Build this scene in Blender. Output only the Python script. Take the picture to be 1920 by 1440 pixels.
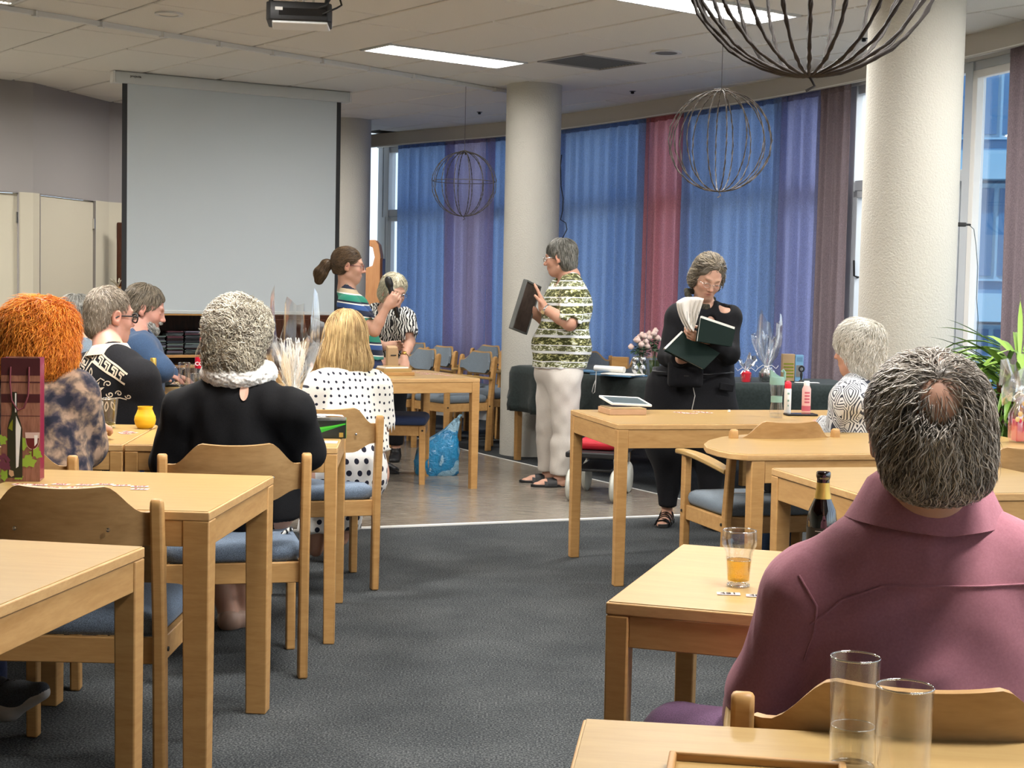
import bpy, bmesh, math, random
import numpy as np
from mathutils import Vector, Matrix, Euler
from mathutils.bvhtree import BVHTree
for o in list(bpy.data.objects): bpy.data.objects.remove(o)
S = bpy.context.scene
COL = S.collection
PI = math.pi
def R(d): return math.radians(d)
# ---------------------------------------------------------------- camera
CAM_H = 1.34; FPX = 2834.0; PITCH = 0.0633229; ROLL = 0.0207451; GRID = 0.655788
_fw = Vector((0, math.cos(PITCH), -math.sin(PITCH))); _rt0 = Vector((1, 0, 0)); _up0 = _rt0.cross(_fw)
_rt = math.cos(ROLL)*_rt0 + math.sin(ROLL)*_up0; _up = -math.sin(ROLL)*_rt0 + math.cos(ROLL)*_up0
cd = bpy.data.cameras.new('camera'); cam = bpy.data.objects.new('camera', cd); COL.objects.link(cam)
cd.sensor_width = 36; cd.lens = FPX/1920*36; cd.clip_start = 0.05; cd.clip_end = 200
cam.matrix_world = Matrix((( _rt.x, _up.x, -_fw.x, 0), (_rt.y, _up.y, -_fw.y, 0), (_rt.z, _up.z, -_fw.z, CAM_H), (0, 0, 0, 1)))
S.camera = cam
# ---------------------------------------------------------------- world, sun, exposure
S.view_settings.view_transform = 'Standard'; S.view_settings.look = 'None'; S.view_settings.gamma = 1
S.view_settings.use_curve_mapping = False; S.view_settings.exposure = 0.5
W = bpy.data.worlds.new('world'); S.world = W; W.use_nodes = True
_n = W.node_tree.nodes; _bg = _n['Background']
_sky = _n.new('ShaderNodeTexSky'); _sky.sky_type = 'HOSEK_WILKIE'; _sky.turbidity = 4; _sky.sun_direction = (0.5, -0.5, 0.7)
_hs = _n.new('ShaderNodeHueSaturation'); _hs.inputs['Saturation'].default_value = 0.75
W.node_tree.links.new(_sky.outputs[0], _hs.inputs['Color']); W.node_tree.links.new(_hs.outputs[0], _bg.inputs[0])
_bg.inputs[1].default_value = 5.5
_sd = bpy.data.lights.new('sun', 'SUN'); _sd.energy = 5.0; _sd.angle = R(1); _sd.color = (1, .95, .88)
_so = bpy.data.objects.new('sun', _sd); COL.objects.link(_so); _so.rotation_euler = Euler((R(12), R(-48), 0)); _so.location = (-20, 0, 20)
LAMP_W = 33.0            # watts of each ceiling fixture
# ---------------------------------------------------------------- placing helpers (a pixel of the photograph plus a real depth or height -> a point in the room)
def ray(x, y):
    x, y = float(x), float(y); return (x-960)*_rt - (y-720)*_up + FPX*_fw
def onz(x, y, z):
    d = ray(x, y); return d*((z-CAM_H)/d.z) + Vector((0, 0, CAM_H))
def at(x, y, Y):
    d = ray(x, y); return d*(float(Y)/d.y) + Vector((0, 0, CAM_H))
CEIL = CAM_H + 2.6958*0.6
DA = Vector((math.cos(GRID), math.sin(GRID), 0)); DB = Vector((-math.sin(GRID), math.cos(GRID), 0))
def grid(a, b, z=0): return DA*((a+6.2665)*0.6) + DB*(b*0.6) + Vector((0, 0, z))
# ---------------------------------------------------------------- materials
MATS = {}
def nodes(m): m.use_nodes = True; return m.node_tree.nodes, m.node_tree.links
def mat(name, col, rough=0.6, metal=0.0, spec=0.5, **k):
    m = bpy.data.materials.new(name); n, l = nodes(m); b = n['Principled BSDF']
    b.inputs['Base Color'].default_value = (*col, 1); b.inputs['Roughness'].default_value = rough
    b.inputs['Metallic'].default_value = metal; b.inputs['Specular IOR Level'].default_value = spec
    if 'sheen' in k: b.inputs['Sheen Weight'].default_value = k['sheen']
    if 'sss' in k:
        b.inputs['Subsurface Weight'].default_value = k['sss']; b.inputs['Subsurface Scale'].default_value = 0.01
        b.inputs['Subsurface Radius'].default_value = (1, .4, .2)
    if 'coat' in k: b.inputs['Coat Weight'].default_value = k['coat']
    MATS[name] = m; return m
def tex_coord(n, l, scale=(1, 1, 1), rot=(0, 0, 0), kind='Object'):
    tc = n.new('ShaderNodeTexCoord'); mp = n.new('ShaderNodeMapping')
    mp.inputs['Scale'].default_value = scale; mp.inputs['Rotation'].default_value = rot
    l.new(tc.outputs[kind], mp.inputs['Vector']); return mp.outputs[0]
def noise(n, l, vec, scale, detail=3, rough=0.5, dist=0):
    t = n.new('ShaderNodeTexNoise'); t.inputs['Scale'].default_value = scale; t.inputs['Detail'].default_value = detail
    t.inputs['Roughness'].default_value = rough; t.inputs['Distortion'].default_value = dist; l.new(vec, t.inputs['Vector']); return t.outputs['Fac']
def ramp(n, l, fac, stops, const=False):
    r = n.new('ShaderNodeValToRGB'); l.new(fac, r.inputs[0]); e = r.color_ramp.elements
    if const: r.color_ramp.interpolation = 'CONSTANT'
    while len(e) < len(stops): e.new(0.5)
    for i, (p, c) in enumerate(stops): e[i].position = p; e[i].color = (*c, 1)
    return r.outputs[0]
def bump(n, l, h, strength=0.3, dist=0.002):
    b = n.new('ShaderNodeBump'); b.inputs['Strength'].default_value = strength; b.inputs['Distance'].default_value = dist
    l.new(h, b.inputs['Height']); l.new(b.outputs[0], n['Principled BSDF'].inputs['Normal'])
def math_(n, l, op, a, b=None, c=None):
    t = n.new('ShaderNodeMath'); t.operation = op
    for i, v in enumerate((a, b, c)):
        if v is None: continue
        if isinstance(v, (int, float)): t.inputs[i].default_value = v
        else: l.new(v, t.inputs[i])
    return t.outputs[0]
def mixc(n, l, fac, a, b):
    t = n.new('ShaderNodeMix'); t.data_type = 'RGBA'
    for i, v in ((0, fac), (6, a), (7, b)):
        if isinstance(v, (int, float)): t.inputs[i].default_value = v
        elif isinstance(v, tuple): t.inputs[i].default_value = (*v, 1)
        else: l.new(v, t.inputs[i])
    return t.outputs[2]
def sepxyz(n, l, v):
    s = n.new('ShaderNodeSeparateXYZ'); l.new(v, s.inputs[0]); return s.outputs
def combxyz(n, l, x, y, z):
    s = n.new('ShaderNodeCombineXYZ')
    for i, v in enumerate((x, y, z)):
        if isinstance(v, (int, float)): s.inputs[i].default_value = v
        else: l.new(v, s.inputs[i])
    return s.outputs[0]
def wood(name, c1, c2, scale=(3, 22, 3), rough=0.42, rnd=True):
    m = mat(name, c1, rough, spec=.28); n, l = nodes(m); b = n['Principled BSDF']
    v = tex_coord(n, l, scale)
    if rnd:
        oi = n.new('ShaderNodeObjectInfo'); ad = n.new('ShaderNodeVectorMath'); ad.operation = 'ADD'
        mu = math_(n, l, 'MULTIPLY', oi.outputs['Random'], 37.0); l.new(v, ad.inputs[0]); l.new(combxyz(n, l, mu, mu, mu), ad.inputs[1]); v = ad.outputs[0]
    f = noise(n, l, v, 2.2, 5, 0.6, 0.4); f2 = noise(n, l, v, 9, 2, 0.5)
    ff = math_(n, l, 'ADD', math_(n, l, 'MULTIPLY', f, .75), math_(n, l, 'MULTIPLY', f2, .25))
    l.new(ramp(n, l, ff, [(0.3, c2), (0.62, c1)]), b.inputs['Base Color']); bump(n, l, f2, 0.08, 0.001); return m
def cloth(name, col, rough=0.9, sc=400, amp=0.25, vary=0.15, sheen=0.1, stretch=(1, 1, 1), fold=0.0):
    m = mat(name, col, rough, spec=0.2, sheen=sheen); n, l = nodes(m); b = n['Principled BSDF']
    v = tex_coord(n, l, stretch); f = noise(n, l, v, sc, 2); g = noise(n, l, v, 6, 3)
    lo = tuple(c*(1-vary) for c in col); hi = tuple(min(1, c*(1+vary)) for c in col)
    l.new(ramp(n, l, f, [(0.35, lo), (0.65, hi)]), b.inputs['Base Color'])
    h = math_(n, l, 'ADD', math_(n, l, 'MULTIPLY', f, amp), math_(n, l, 'MULTIPLY', g, fold*20)) if fold else f
    bump(n, l, h, 0.35 if not fold else 0.5, 0.0015); return m
def glass(name, col=(1, 1, 1), gloss=0.12, rough=0.02, tint=0.94):
    m = bpy.data.materials.new(name); n, l = nodes(m); n.clear()
    o = n.new('ShaderNodeOutputMaterial'); t = n.new('ShaderNodeBsdfTransparent'); g = n.new('ShaderNodeBsdfGlossy'); mx = n.new('ShaderNodeMixShader')
    lw = n.new('ShaderNodeLayerWeight'); lw.inputs['Blend'].default_value = 0.35
    t.inputs[0].default_value = (*[c*tint for c in col], 1); g.inputs['Roughness'].default_value = rough; g.inputs[0].default_value = (1, 1, 1, 1)
    f = math_(n, l, 'ADD', math_(n, l, 'MULTIPLY', lw.outputs['Facing'], 0.34), gloss*0.4)
    l.new(f, mx.inputs[0]); l.new(t.outputs[0], mx.inputs[1]); l.new(g.outputs[0], mx.inputs[2]); l.new(mx.outputs[0], o.inputs[0])
    MATS[name] = m; return m
# ---------------------------------------------------------------- mesh builder
class MB:
    def __init__(s): s.v = []; s.f = []; s.m = []
    def add(s, vs, fs, mi=0, M=None):
        b = len(s.v)
        s.v += [tuple(M @ Vector(v)) if M is not None else tuple(v) for v in vs]
        s.f += [tuple(b+i for i in f) for f in fs]; s.m += [mi]*len(fs); return s
    def box(s, c, d, M=None, mi=0, rot=None):
        x, y, z = d[0]/2, d[1]/2, d[2]/2
        vs = [Vector((sx*x, sy*y, sz*z)) for sz in (-1, 1) for sy in (-1, 1) for sx in (-1, 1)]
        if rot: q = Euler(rot).to_matrix(); vs = [q @ v for v in vs]
        vs = [v + Vector(c) for v in vs]
        return s.add(vs, [(0, 2, 3, 1), (4, 5, 7, 6), (0, 1, 5, 4), (2, 6, 7, 3), (0, 4, 6, 2), (1, 3, 7, 5)], mi, M)
    def hexa(s, p, mi=0, M=None):      # 8 points: bottom 4 (ccw), top 4
        return s.add(p, [(3, 2, 1, 0), (4, 5, 6, 7), (0, 1, 5, 4), (1, 2, 6, 5), (2, 3, 7, 6), (3, 0, 4, 7)], mi, M)
    def prism(s, poly, z0, z1, mi=0, M=None):
        n = len(poly); vs = [(x, y, z0) for x, y in poly] + [(x, y, z1) for x, y in poly]
        return s.add(vs, [tuple(range(n))[::-1], tuple(range(n, 2*n))] + [(i, (i+1) % n, n+(i+1) % n, n+i) for i in range(n)], mi, M)
    def tube(s, path, r, k=8, caps=True, mi=0, M=None, flat=1.0, closed=False):
        P = [Vector(p) for p in path]; n = len(P); rr = r if hasattr(r, '__len__') else [r]*n; vs = []
        T = []
        for i in range(n):
            if closed: t = P[(i+1) % n]-P[i-1]
            else: t = P[min(i+1, n-1)]-P[max(i-1, 0)]
            T.append(t.normalized() if t.length > 1e-9 else Vector((0, 0, 1)))
        a = Vector((0, 0, 1)) if abs(T[0].z) < 0.9 else Vector((1, 0, 0)); u = T[0].cross(a).normalized()
        for i in range(n):
            u = (u - T[i]*u.dot(T[i])); u = u.normalized() if u.length > 1e-6 else T[i].orthogonal().normalized()
            w = T[i].cross(u)
            for j in range(k):
                an = 2*PI*j/k; vs.append(P[i] + (u*math.cos(an) + w*math.sin(an)*flat)*rr[i])
        fs = [(i*k+j, i*k+(j+1) % k, (i+1)*k+(j+1) % k, (i+1)*k+j) for i in range(n-1) for j in range(k)]
        if closed: fs += [((n-1)*k+j, (n-1)*k+(j+1) % k, (j+1) % k, j) for j in range(k)]
        elif caps: fs += [tuple(range(k))[::-1], tuple((n-1)*k+j for j in range(k))]
        return s.add(vs, fs, mi, M)
    def lathe(s, prof, k=24, c=(0, 0, 0), mi=0, M=None, capb=True, capt=True, sx=1, sy=1):
        n = len(prof); vs = [(c[0]+r*math.cos(2*PI*j/k)*sx, c[1]+r*math.sin(2*PI*j/k)*sy, c[2]+z) for r, z in prof for j in range(k)]
        fs = [(i*k+j, i*k+(j+1) % k, (i+1)*k+(j+1) % k, (i+1)*k+j) for i in range(n-1) for j in range(k)]
        if capb: fs.append(tuple(range(k))[::-1])
        if capt: fs.append(tuple((n-1)*k+j for j in range(k)))
        return s.add(vs, fs, mi, M)
    def grid(s, P, mi=0, M=None, closed=False):  # P[i][j] points
        n, m = len(P), len(P[0]); vs = [p for r in P for p in r]
        return s.add(vs, [(i*m+j, i*m+j+1, (i+1)*m+j+1, (i+1)*m+j) for i in range(n-1) for j in range(m-1)], mi, M)
    def sheet(s, P, t, mi=0, M=None, nrm=None):   # grid with thickness t
        n, m = len(P), len(P[0]); A = [[Vector(p) for p in r] for r in P]
        def nn(i, j):
            a = A[min(i+1, n-1)][j]-A[max(i-1, 0)][j]; b = A[i][min(j+1, m-1)]-A[i][max(j-1, 0)]; c = a.cross(b)
            return c.normalized() if c.length > 1e-12 else Vector((0, 0, 1))
        B = [[A[i][j]+nn(i, j)*t for j in range(m)] for i in range(n)]
        vs = [p for r in A for p in r]+[p for r in B for p in r]; N = n*m
        q = lambda i, j: i*m+j
        fs = [(q(i, j), q(i+1, j), q(i+1, j+1), q(i, j+1)) for i in range(n-1) for j in range(m-1)]
        fs += [(N+q(i, j), N+q(i, j+1), N+q(i+1, j+1), N+q(i+1, j)) for i in range(n-1) for j in range(m-1)]
        for i in range(n-1):
            fs += [(q(i, 0), N+q(i, 0), N+q(i+1, 0), q(i+1, 0)), (q(i, m-1), q(i+1, m-1), N+q(i+1, m-1), N+q(i, m-1))]
        for j in range(m-1):
            fs += [(q(0, j), q(0, j+1), N+q(0, j+1), N+q(0, j)), (q(n-1, j), N+q(n-1, j), N+q(n-1, j+1), q(n-1, j+1))]
        return s.add(vs, fs, mi, M)
    def build(s, name, m, parent=None, smooth=None, bevel=0, seg=2, loc=None, rz=0, subsurf=0):
        me = bpy.data.meshes.new(name); me.from_pydata(s.v, [], s.f)
        ms = m if isinstance(m, (list, tuple)) else [m]
        for q in ms: me.materials.append(MATS[q] if isinstance(q, str) else q)
        if len(ms) > 1: me.polygons.foreach_set('material_index', s.m)
        me.validate(); me.update()
        if smooth is not None:
            me.polygons.foreach_set('use_smooth', [True]*len(me.polygons))
            if smooth < 180: me.set_sharp_from_angle(angle=R(smooth))
        o = bpy.data.objects.new(name, me); COL.objects.link(o)
        if parent: o.parent = parent
        if loc is not None: o.location = loc
        if rz: o.rotation_euler.z = rz
        if bevel:
            b = o.modifiers.new('bevel', 'BEVEL'); b.width = bevel; b.segments = seg; b.limit_method = 'ANGLE'; b.angle_limit = R(50)
            me.polygons.foreach_set('use_smooth', [True]*len(me.polygons)); me.set_sharp_from_angle(angle=R(60))
        if subsurf:
            b = o.modifiers.new('sub', 'SUBSURF'); b.levels = b.render_levels = subsurf
        return o
def tag(o, label=None, cat=None, group=None, kind=None):
    for k, v in (('label', label), ('category', cat), ('group', group), ('kind', kind)):
        if v: o[k] = v
    return o
def thing(name, label, cat, loc=(0, 0, 0), rz=0, group=None):
    o = bpy.data.objects.new(name, None); COL.objects.link(o); o.location = loc; o.rotation_euler = (0, 0, rz); o.empty_display_size = 0.1
    return tag(o, label, cat, group)
def dup(o, parent=None, loc=None, rz=None, label=None, group=None):
    c = o.copy(); COL.objects.link(c)
    if parent is not None: c.parent = parent
    if loc is not None: c.location = loc
    if rz is not None: c.rotation_euler = (0, 0, rz)
    if label: c['label'] = label
    if group: c['group'] = group
    for ch in list(o.children): dup(ch, c)
    return c
def text_mesh(body, size, m, name, parent, M, ext=0.0003, align='CENTER'):
    cu = bpy.data.curves.new('t', 'FONT'); cu.body = body; cu.size = size; cu.align_x = align; cu.align_y = 'CENTER'; cu.extrude = ext; cu.resolution_u = 2; cu.offset = size*.02
    t = bpy.data.objects.new('t', cu); COL.objects.link(t); dg = bpy.context.evaluated_depsgraph_get(); dg.update()
    me = bpy.data.meshes.new_from_object(t.evaluated_get(dg)); bpy.data.objects.remove(t); bpy.data.curves.remove(cu)
    me.transform(M); me.materials.clear(); me.materials.append(MATS[m]); o = bpy.data.objects.new(name, me); COL.objects.link(o)
    if parent: o.parent = parent
    return o
rng = random.Random(7); NR = np.random.default_rng(5)
# ================================================================ shared materials
wood('beech', (.50, .285, .105), (.40, .21, .07), (4, 4, 22))
wood('beech_x', (.56, .35, .155), (.43, .25, .10), (22, 4, 4))
wood('beech_rail', (.53, .31, .12), (.41, .22, .075), (3, 18, 18))
wood('beech_ply', (.46, .285, .125), (.32, .18, .07), (2.2, 9, 11), 0.38)
wood('laminate', (.43, .28, .105), (.38, .235, .083), (2, 14, 14), 0.34)
wood('laminate_pale', (.39, .265, .110), (.34, .22, .088), (2, 14, 14), 0.34)
wood('edge_band', (.60, .37, .16), (.49, .28, .11), (6, 10, 30), 0.4)
wood('dark_wood', (.085, .028, .012), (.035, .012, .006), (20, 20, 3), 0.35)
wood('shelf_wood', (.47, .26, .09), (.36, .18, .06), (3, 14, 14), 0.45)
wood('honey_wood', (.50, .25, .11), (.42, .19, .08), (12, 12, 2), 0.5)
cloth('blue_seat', (.135, .178, .24), 0.95, 500, vary=0.5)
cloth('grey_seat', (.15, .185, .22), 0.95, 500, vary=0.3)
cloth('navy_seat', (.035, .055, .13), 0.95, 500, vary=0.3)
mat('white_paint', (.62, .63, .62), 0.5); mat('cream_wall', (.52, .48, .37), 0.75); mat('grey_wall', (.29, .27, .26), 0.8)
mat('black', (.008, .008, .009), 0.5); mat('black_gloss', (.006, .006, .007), 0.15); mat('screen_grey', (.60, .66, .69), 0.85, spec=0.2)
mat('case_white', (.60, .63, .62), 0.4); mat('chrome', (.7, .7, .7), 0.2, 1.0); mat('dark_metal', (.03, .03, .03), 0.4, 0.6)
mat('paper', (.82, .80, .76), 0.8); mat('pink_paper', (.78, .55, .50), 0.8); mat('red', (.55, .015, .03), 0.5); mat('grid_metal', (.40, .38, .35), 0.5); mat('tile_grid', (.06, .055, .05), 0.8)
mat('ink', (.02, .02, .02), 0.8); mat('red_ink', (.30, .03, .04), 0.8)
mat('plastic_white', (.75, .75, .73), 0.4); mat('strip_white', (.80, .80, .77), 0.35); mat('window_frame', (.52, .56, .60), 0.4)
mat('valance', (.50, .47, .42), 0.7); mat('rubber', (.02, .02, .02), 0.8); mat('silver', (.6, .6, .6), 0.25, 1.0)
def _special():
    m = mat('ceiling_tile', (.70, .68, .63), 0.9, spec=0.1); n, l = nodes(m); v = tex_coord(n, l)
    f = noise(n, l, v, 260, 2); l.new(ramp(n, l, f, [(.35, (.65, .63, .58)), (.6, (.75, .73, .68))]), n['Principled BSDF'].inputs['Base Color'])
    m = mat('column_plaster', (.49, .475, .425), 0.85, spec=0.2); n, l = nodes(m); v = tex_coord(n, l); f = noise(n, l, v, 90, 4, .6); bump(n, l, f, 0.8, 0.006)
    m = mat('carpet', (.03, .034, .038), 0.95, spec=0.1); n, l = nodes(m); v = tex_coord(n, l)
    a = noise(n, l, v, 150, 2, .6); g = noise(n, l, v, 2.2, 4, .6); t = math_(n, l, 'ADD', math_(n, l, 'MULTIPLY', a, .8), math_(n, l, 'MULTIPLY', g, .2))
    l.new(ramp(n, l, t, [(.36, (.016, .0185, .0205)), (.5, (.044, .049, .052)), (.66, (.13, .135, .133))]), n['Principled BSDF'].inputs['Base Color']); bump(n, l, a, 0.6, 0.006)
    m = mat('vinyl', (.23, .20, .16), 0.22, spec=0.5); n, l = nodes(m); v = tex_coord(n, l, (2.2, 16, 1), (0, 0, R(-21)))
    f = noise(n, l, v, 3, 5, .6, .3); l.new(ramp(n, l, f, [(.3, (.15, .13, .105)), (.65, (.25, .22, .18))]), n['Principled BSDF'].inputs['Base Color'])
    l.new(math_(n, l, 'ADD', math_(n, l, 'MULTIPLY', f, .15), .17), n['Principled BSDF'].inputs['Roughness'])
    for nm, c, tr in (('curtain_blue', (.26, .37, .60), .58), ('curtain_mauve', (.42, .38, .56), .6), ('curtain_red', (.60, .27, .30), .55), ('curtain_taupe', (.22, .175, .19), .1), ('curtain_purple', (.26, .28, .48), .52)):
        m = bpy.data.materials.new(nm); MATS[nm] = m; n, l = nodes(m); n.clear(); o = n.new('ShaderNodeOutputMaterial')
        v = tex_coord(n, l, (30, 30, 300)); f = noise(n, l, v, 5, 3, .6); v2 = tex_coord(n, l, (300, 300, 30)); f2 = noise(n, l, v2, 3, 2)
        ff = math_(n, l, 'MULTIPLY', math_(n, l, 'ADD', f, f2), .5)
        cc = ramp(n, l, ff, [(.38, tuple(x*.62 for x in c)), (.6, tuple(min(1, x*1.45) for x in c))])
        d = n.new('ShaderNodeBsdfDiffuse'); t = n.new('ShaderNodeBsdfTranslucent'); mx = n.new('ShaderNodeMixShader'); mx.inputs[0].default_value = tr
        for q in (d, t): l.new(cc, q.inputs[0])
        l.new(d.outputs[0], mx.inputs[1]); l.new(t.outputs[0], mx.inputs[2]); l.new(mx.outputs[0], o.inputs[0])
_special()
glass('clear_glass', (1, 1, 1), .12, .02, .97); glass('pane_glass', (.96, .98, 1), .05, .01, .96); glass('cellophane', (1, 1, 1), .75, .10, .97)
glass('amber', (.97, .74, .13), .03, .05, .97); glass('brown_glass', (.10, .03, .012), .25, .05, .9); glass('water', (.97, .98, .97), .1, .02, .97); glass('green_glass', (.75, .85, .35), .1, .02, .8)
# ================================================================ the room
def struct(name, mb, m, **k):
    o = mb.build(name, m, **k); o['kind'] = 'structure'; return o
WALLP = [(-1.62, 16.45), (-1.1, 15.88), (-.71, 15.5), (-.09, 14.88), (.41, 14.17), (.92, 13.38), (1.36, 12.62), (1.75, 11.95), (2.1, 11.25), (2.4, 10.5), (2.66, 9.8), (2.92, 9.05), (3.14, 8.2), (3.32, 7.2), (3.45, 6), (3.52, 4.5), (3.55, 2.5), (3.55, 0), (3.55, -3.2)]
def resample(P, step):
    P = [Vector((*p, 0)) for p in P]; L = [0]
    for a, b in zip(P, P[1:]): L.append(L[-1]+(b-a).length)
    n = int(L[-1]/step); out = []
    for i in range(n+1):
        t = L[-1]*i/n; k = max(j for j in range(len(L)) if L[j] <= t+1e-9); k = min(k, len(P)-2)
        out.append(P[k].lerp(P[k+1], (t-L[k])/(L[k+1]-L[k])))
    return out
WP = resample(WALLP, 0.05)
for _ in range(45): WP = [WP[0]]+[(WP[i-1]+WP[i]*2+WP[i+1])/4 for i in range(1, len(WP)-1)]+[WP[-1]]
def wnorm(i):
    t = (WP[min(i+1, len(WP)-1)]-WP[max(i-1, 0)]).normalized(); return Vector((t.y, -t.x, 0))*-1   # outward is +
def woff(d): return [WP[i]+wnorm(i)*d for i in range(len(WP))]
# outward check: outward should point away from the room centre (-1,6)
_sg = 1 if (WP[20]+wnorm(20)-Vector((-1, 6, 0))).length > (WP[20]-Vector((-1, 6, 0))).length else -1
def wpt(i, d):
    i = max(0, min(len(WP)-1, i)); return WP[i]+wnorm(i)*d*_sg
def strip(mb, i0, i1, d0, d1, z0, z1, step=1):
    ids = list(range(i0, i1, step))+[i1]
    for a, b in zip(ids, ids[1:]):
        p = [wpt(a, d0), wpt(b, d0), wpt(b, d1), wpt(a, d1)]
        mb.hexa([(q.x, q.y, z0) for q in p]+[(q.x, q.y, z1) for q in p])
NW = len(WP)-1
# floor
m = MB(); _pl = [tuple(wpt(i, .28).xy) for i in range(0, NW+1, 6)]+[(3.8, -3.4), (-6.7, -3.4), (-6.7, 10.3), (-4.2, 12.8), (-3.9, 14.0)]
m.prism(_pl, -.1, 0); floor = struct('floor', m, 'carpet')
m = MB(); V1 = Vector((-.96, 8.21)); V2 = Vector((1.07, 9.0)); dv = (V2-V1).normalized(); Lp = V1-dv*3.6; Rp = V1+dv*2.42
poly = [tuple(Lp), tuple(Rp), (1.14, 9.62), (.21, 11.28), (-.23, 12.1), (-1.35, 14.3), (-4.6, 14.6), (-4.6, 10)]
m.prism(poly, 0.0, 0.004); o = m.build('vinyl_floor', 'vinyl', floor)
m = MB(); nv = Vector((-dv.y, dv.x))
pl = [Lp-nv*.017, Rp-nv*.017, Rp+nv*.017, Lp+nv*.017]; m.prism([tuple(p) for p in pl], 0, .008); struct('trim_1', m, 'strip_white')
m = MB(); q = [Rp, Vector((1.14, 9.62)), Vector((.21, 11.28)), Vector((-.23, 12.1)), Vector((-1.35, 14.3))]
for a, b in zip(q, q[1:]):
    d = (b-a).normalized(); nn = Vector((-d.y, d.x))*.007; m.prism([tuple(a-nn), tuple(b-nn), tuple(b+nn), tuple(a+nn)], 0, .007)
struct('trim_2', m, 'strip_white')
# ceiling: grid backing plus every tile in view as its own piece
m = MB(); _pl = [tuple(wpt(i, .28).xy) for i in range(0, NW+1, 6)]+[(3.8, -3.4), (-6.7, -3.4), (-6.7, 10.3), (-4.2, 12.8), (-3.9, 14.0)]
m.prism(_pl, CEIL+.022, CEIL+.12); ceiling = struct('ceiling', m, 'tile_grid')
JO = {-3: 0, -2: 1, -1: 0.5, 0: 0, 1: 1, 2: 1.5, 3: .5, 4: .5, 5: 1.5, 6: .8, 7: 1.8, 8: .5, 9: 1.5}
def inview(p):
    d = p-Vector((0, 0, CAM_H)); z = d.dot(_fw)
    if z < 1: return False
    x = 960+FPX*d.dot(_rt)/z; y = 720-FPX*d.dot(_up)/z; return -80 < x < 2000 and -80 < y
LIGHTS = [(3, 14.75), (3, 10.44), (3, 19.1)]
tile_cache = {}; nt = 0
rotc = Matrix.Rotation(GRID, 3, 'Z')
def tile(a0, a1, b0, b1, mt='ceiling_tile', name='ceiling_tile', dz=0):
    key = (round(a1-a0, 2), round(b1-b0, 2), mt)
    if key not in tile_cache:
        w, d = (a1-a0)*.6-.022, (b1-b0)*.6-.014; t = MB(); e = .006
        t.add([(-w/2+e, -d/2+e, 0), (w/2-e, -d/2+e, 0), (w/2-e, d/2-e, 0), (-w/2+e, d/2-e, 0), (-w/2, -d/2, .006), (w/2, -d/2, .006), (w/2, d/2, .006), (-w/2, d/2, .006), (-w/2, -d/2, .03), (w/2, -d/2, .03), (w/2, d/2, .03), (-w/2, d/2, .03)],
              [(3, 2, 1, 0), (0, 1, 5, 4), (1, 2, 6, 5), (2, 3, 7, 6), (3, 0, 4, 7), (4, 5, 9, 8), (5, 6, 10, 9), (6, 7, 11, 10), (7, 4, 8, 11), (8, 9, 10, 11)])
        o = t.build(name, mt, ceiling); tile_cache[key] = o
    else:
        o = tile_cache[key].copy(); COL.objects.link(o); o.parent = ceiling
    c = grid((a0+a1)/2, (b0+b1)/2, CEIL+dz); o.location = c; o.rotation_euler = (0, 0, GRID); return o
def inside(p):
    if p.x < -5 or p.y > 16.2: return False
    j = min(range(len(WP)), key=lambda i: (WP[i]-Vector((p.x, p.y, 0))).length)
    return (Vector((p.x, p.y, 0))-WP[j]).dot(wnorm(j)*_sg) < .5
for a in range(-4, 12):
    off = JO.get(a, (a % 2)*1.0)
    for kb in range(-2, 14):
        b0 = off+2*kb; b1 = b0+2
        c = grid(a+.5, b0+1, CEIL)
        if not any(inview(grid(a+u, b0+v, CEIL)) for u in (0, .5, 1) for v in (0, .5, 1, 1.5, 2)) or not inside(c): continue
        segs = [(b0, b1)]
        cuts = [(bc-.33, bc+.33) for (la, bc) in LIGHTS if la <= a < la+2]
        if a == 5: cuts.append((13.45, 14.3))
        for (c0, c1) in cuts:
            ns = []
            for s0, s1 in segs:
                if c1 <= s0 or c0 >= s1: ns.append((s0, s1)); continue
                if c0-s0 > .08: ns.append((s0, c0))
                if s1-c1 > .08: ns.append((c1, s1))
            segs = ns
        for s0, s1 in segs: tile(a, a+1, s0, s1, dz=rng.uniform(-.001, .001)); nt += 1
# the rest of the ceiling, behind and beside the camera: one joined part
FIX = [(3, 6.1), (3, 1.8), (-3, 10.4), (-3, 6.1), (9, 6.1), (9, 1.8), (-3, 1.8), (8, 10.4), (-3, 14.75), (-3, 19.1), (9, -2.4), (3, -2.4)]
rest = MB()
for a in range(-9, 17):
    off = JO.get(a, (a % 2)*1.0)
    for kb in range(-9, 14):
        b0 = off+2*kb; c = grid(a+.5, b0+1, 0)
        if any(inview(grid(a+u, b0+v, CEIL)) for u in (0, .5, 1) for v in (0, .5, 1, 1.5, 2)) and -4 <= a < 12 and -2 <= kb < 14: continue
        if c.x < -6.3 or c.y < -3.1: continue
        j = min(range(0, len(WP), 4), key=lambda i: (WP[i]-c).length)
        if (c-WP[j]).dot(wnorm(j)*_sg) > .0: continue
        if c.x < -3.9 and (c-Vector((-6.5, 10.4, 0))).dot(Vector((-2.26, 2.48, 0))) > -.6: continue
        segs = [(b0, b0+2)]
        for la, bc in FIX+LIGHTS:
            if not la <= a < la+2: continue
            ns = []
            for s0, s1 in segs:
                if bc+.33 <= s0 or bc-.33 >= s1: ns.append((s0, s1)); continue
                if bc-.33-s0 > .08: ns.append((s0, bc-.33))
                if s1-bc-.33 > .08: ns.append((bc+.33, s1))
            segs = ns
        for s0, s1 in segs: cc_ = grid(a+.5, (s0+s1)/2, CEIL+.012); rest.box((0, 0, 0), (.578, (s1-s0)*.6-.014, .024), Matrix.Translation(cc_) @ Matrix.Rotation(GRID, 4, 'Z'))
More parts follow.
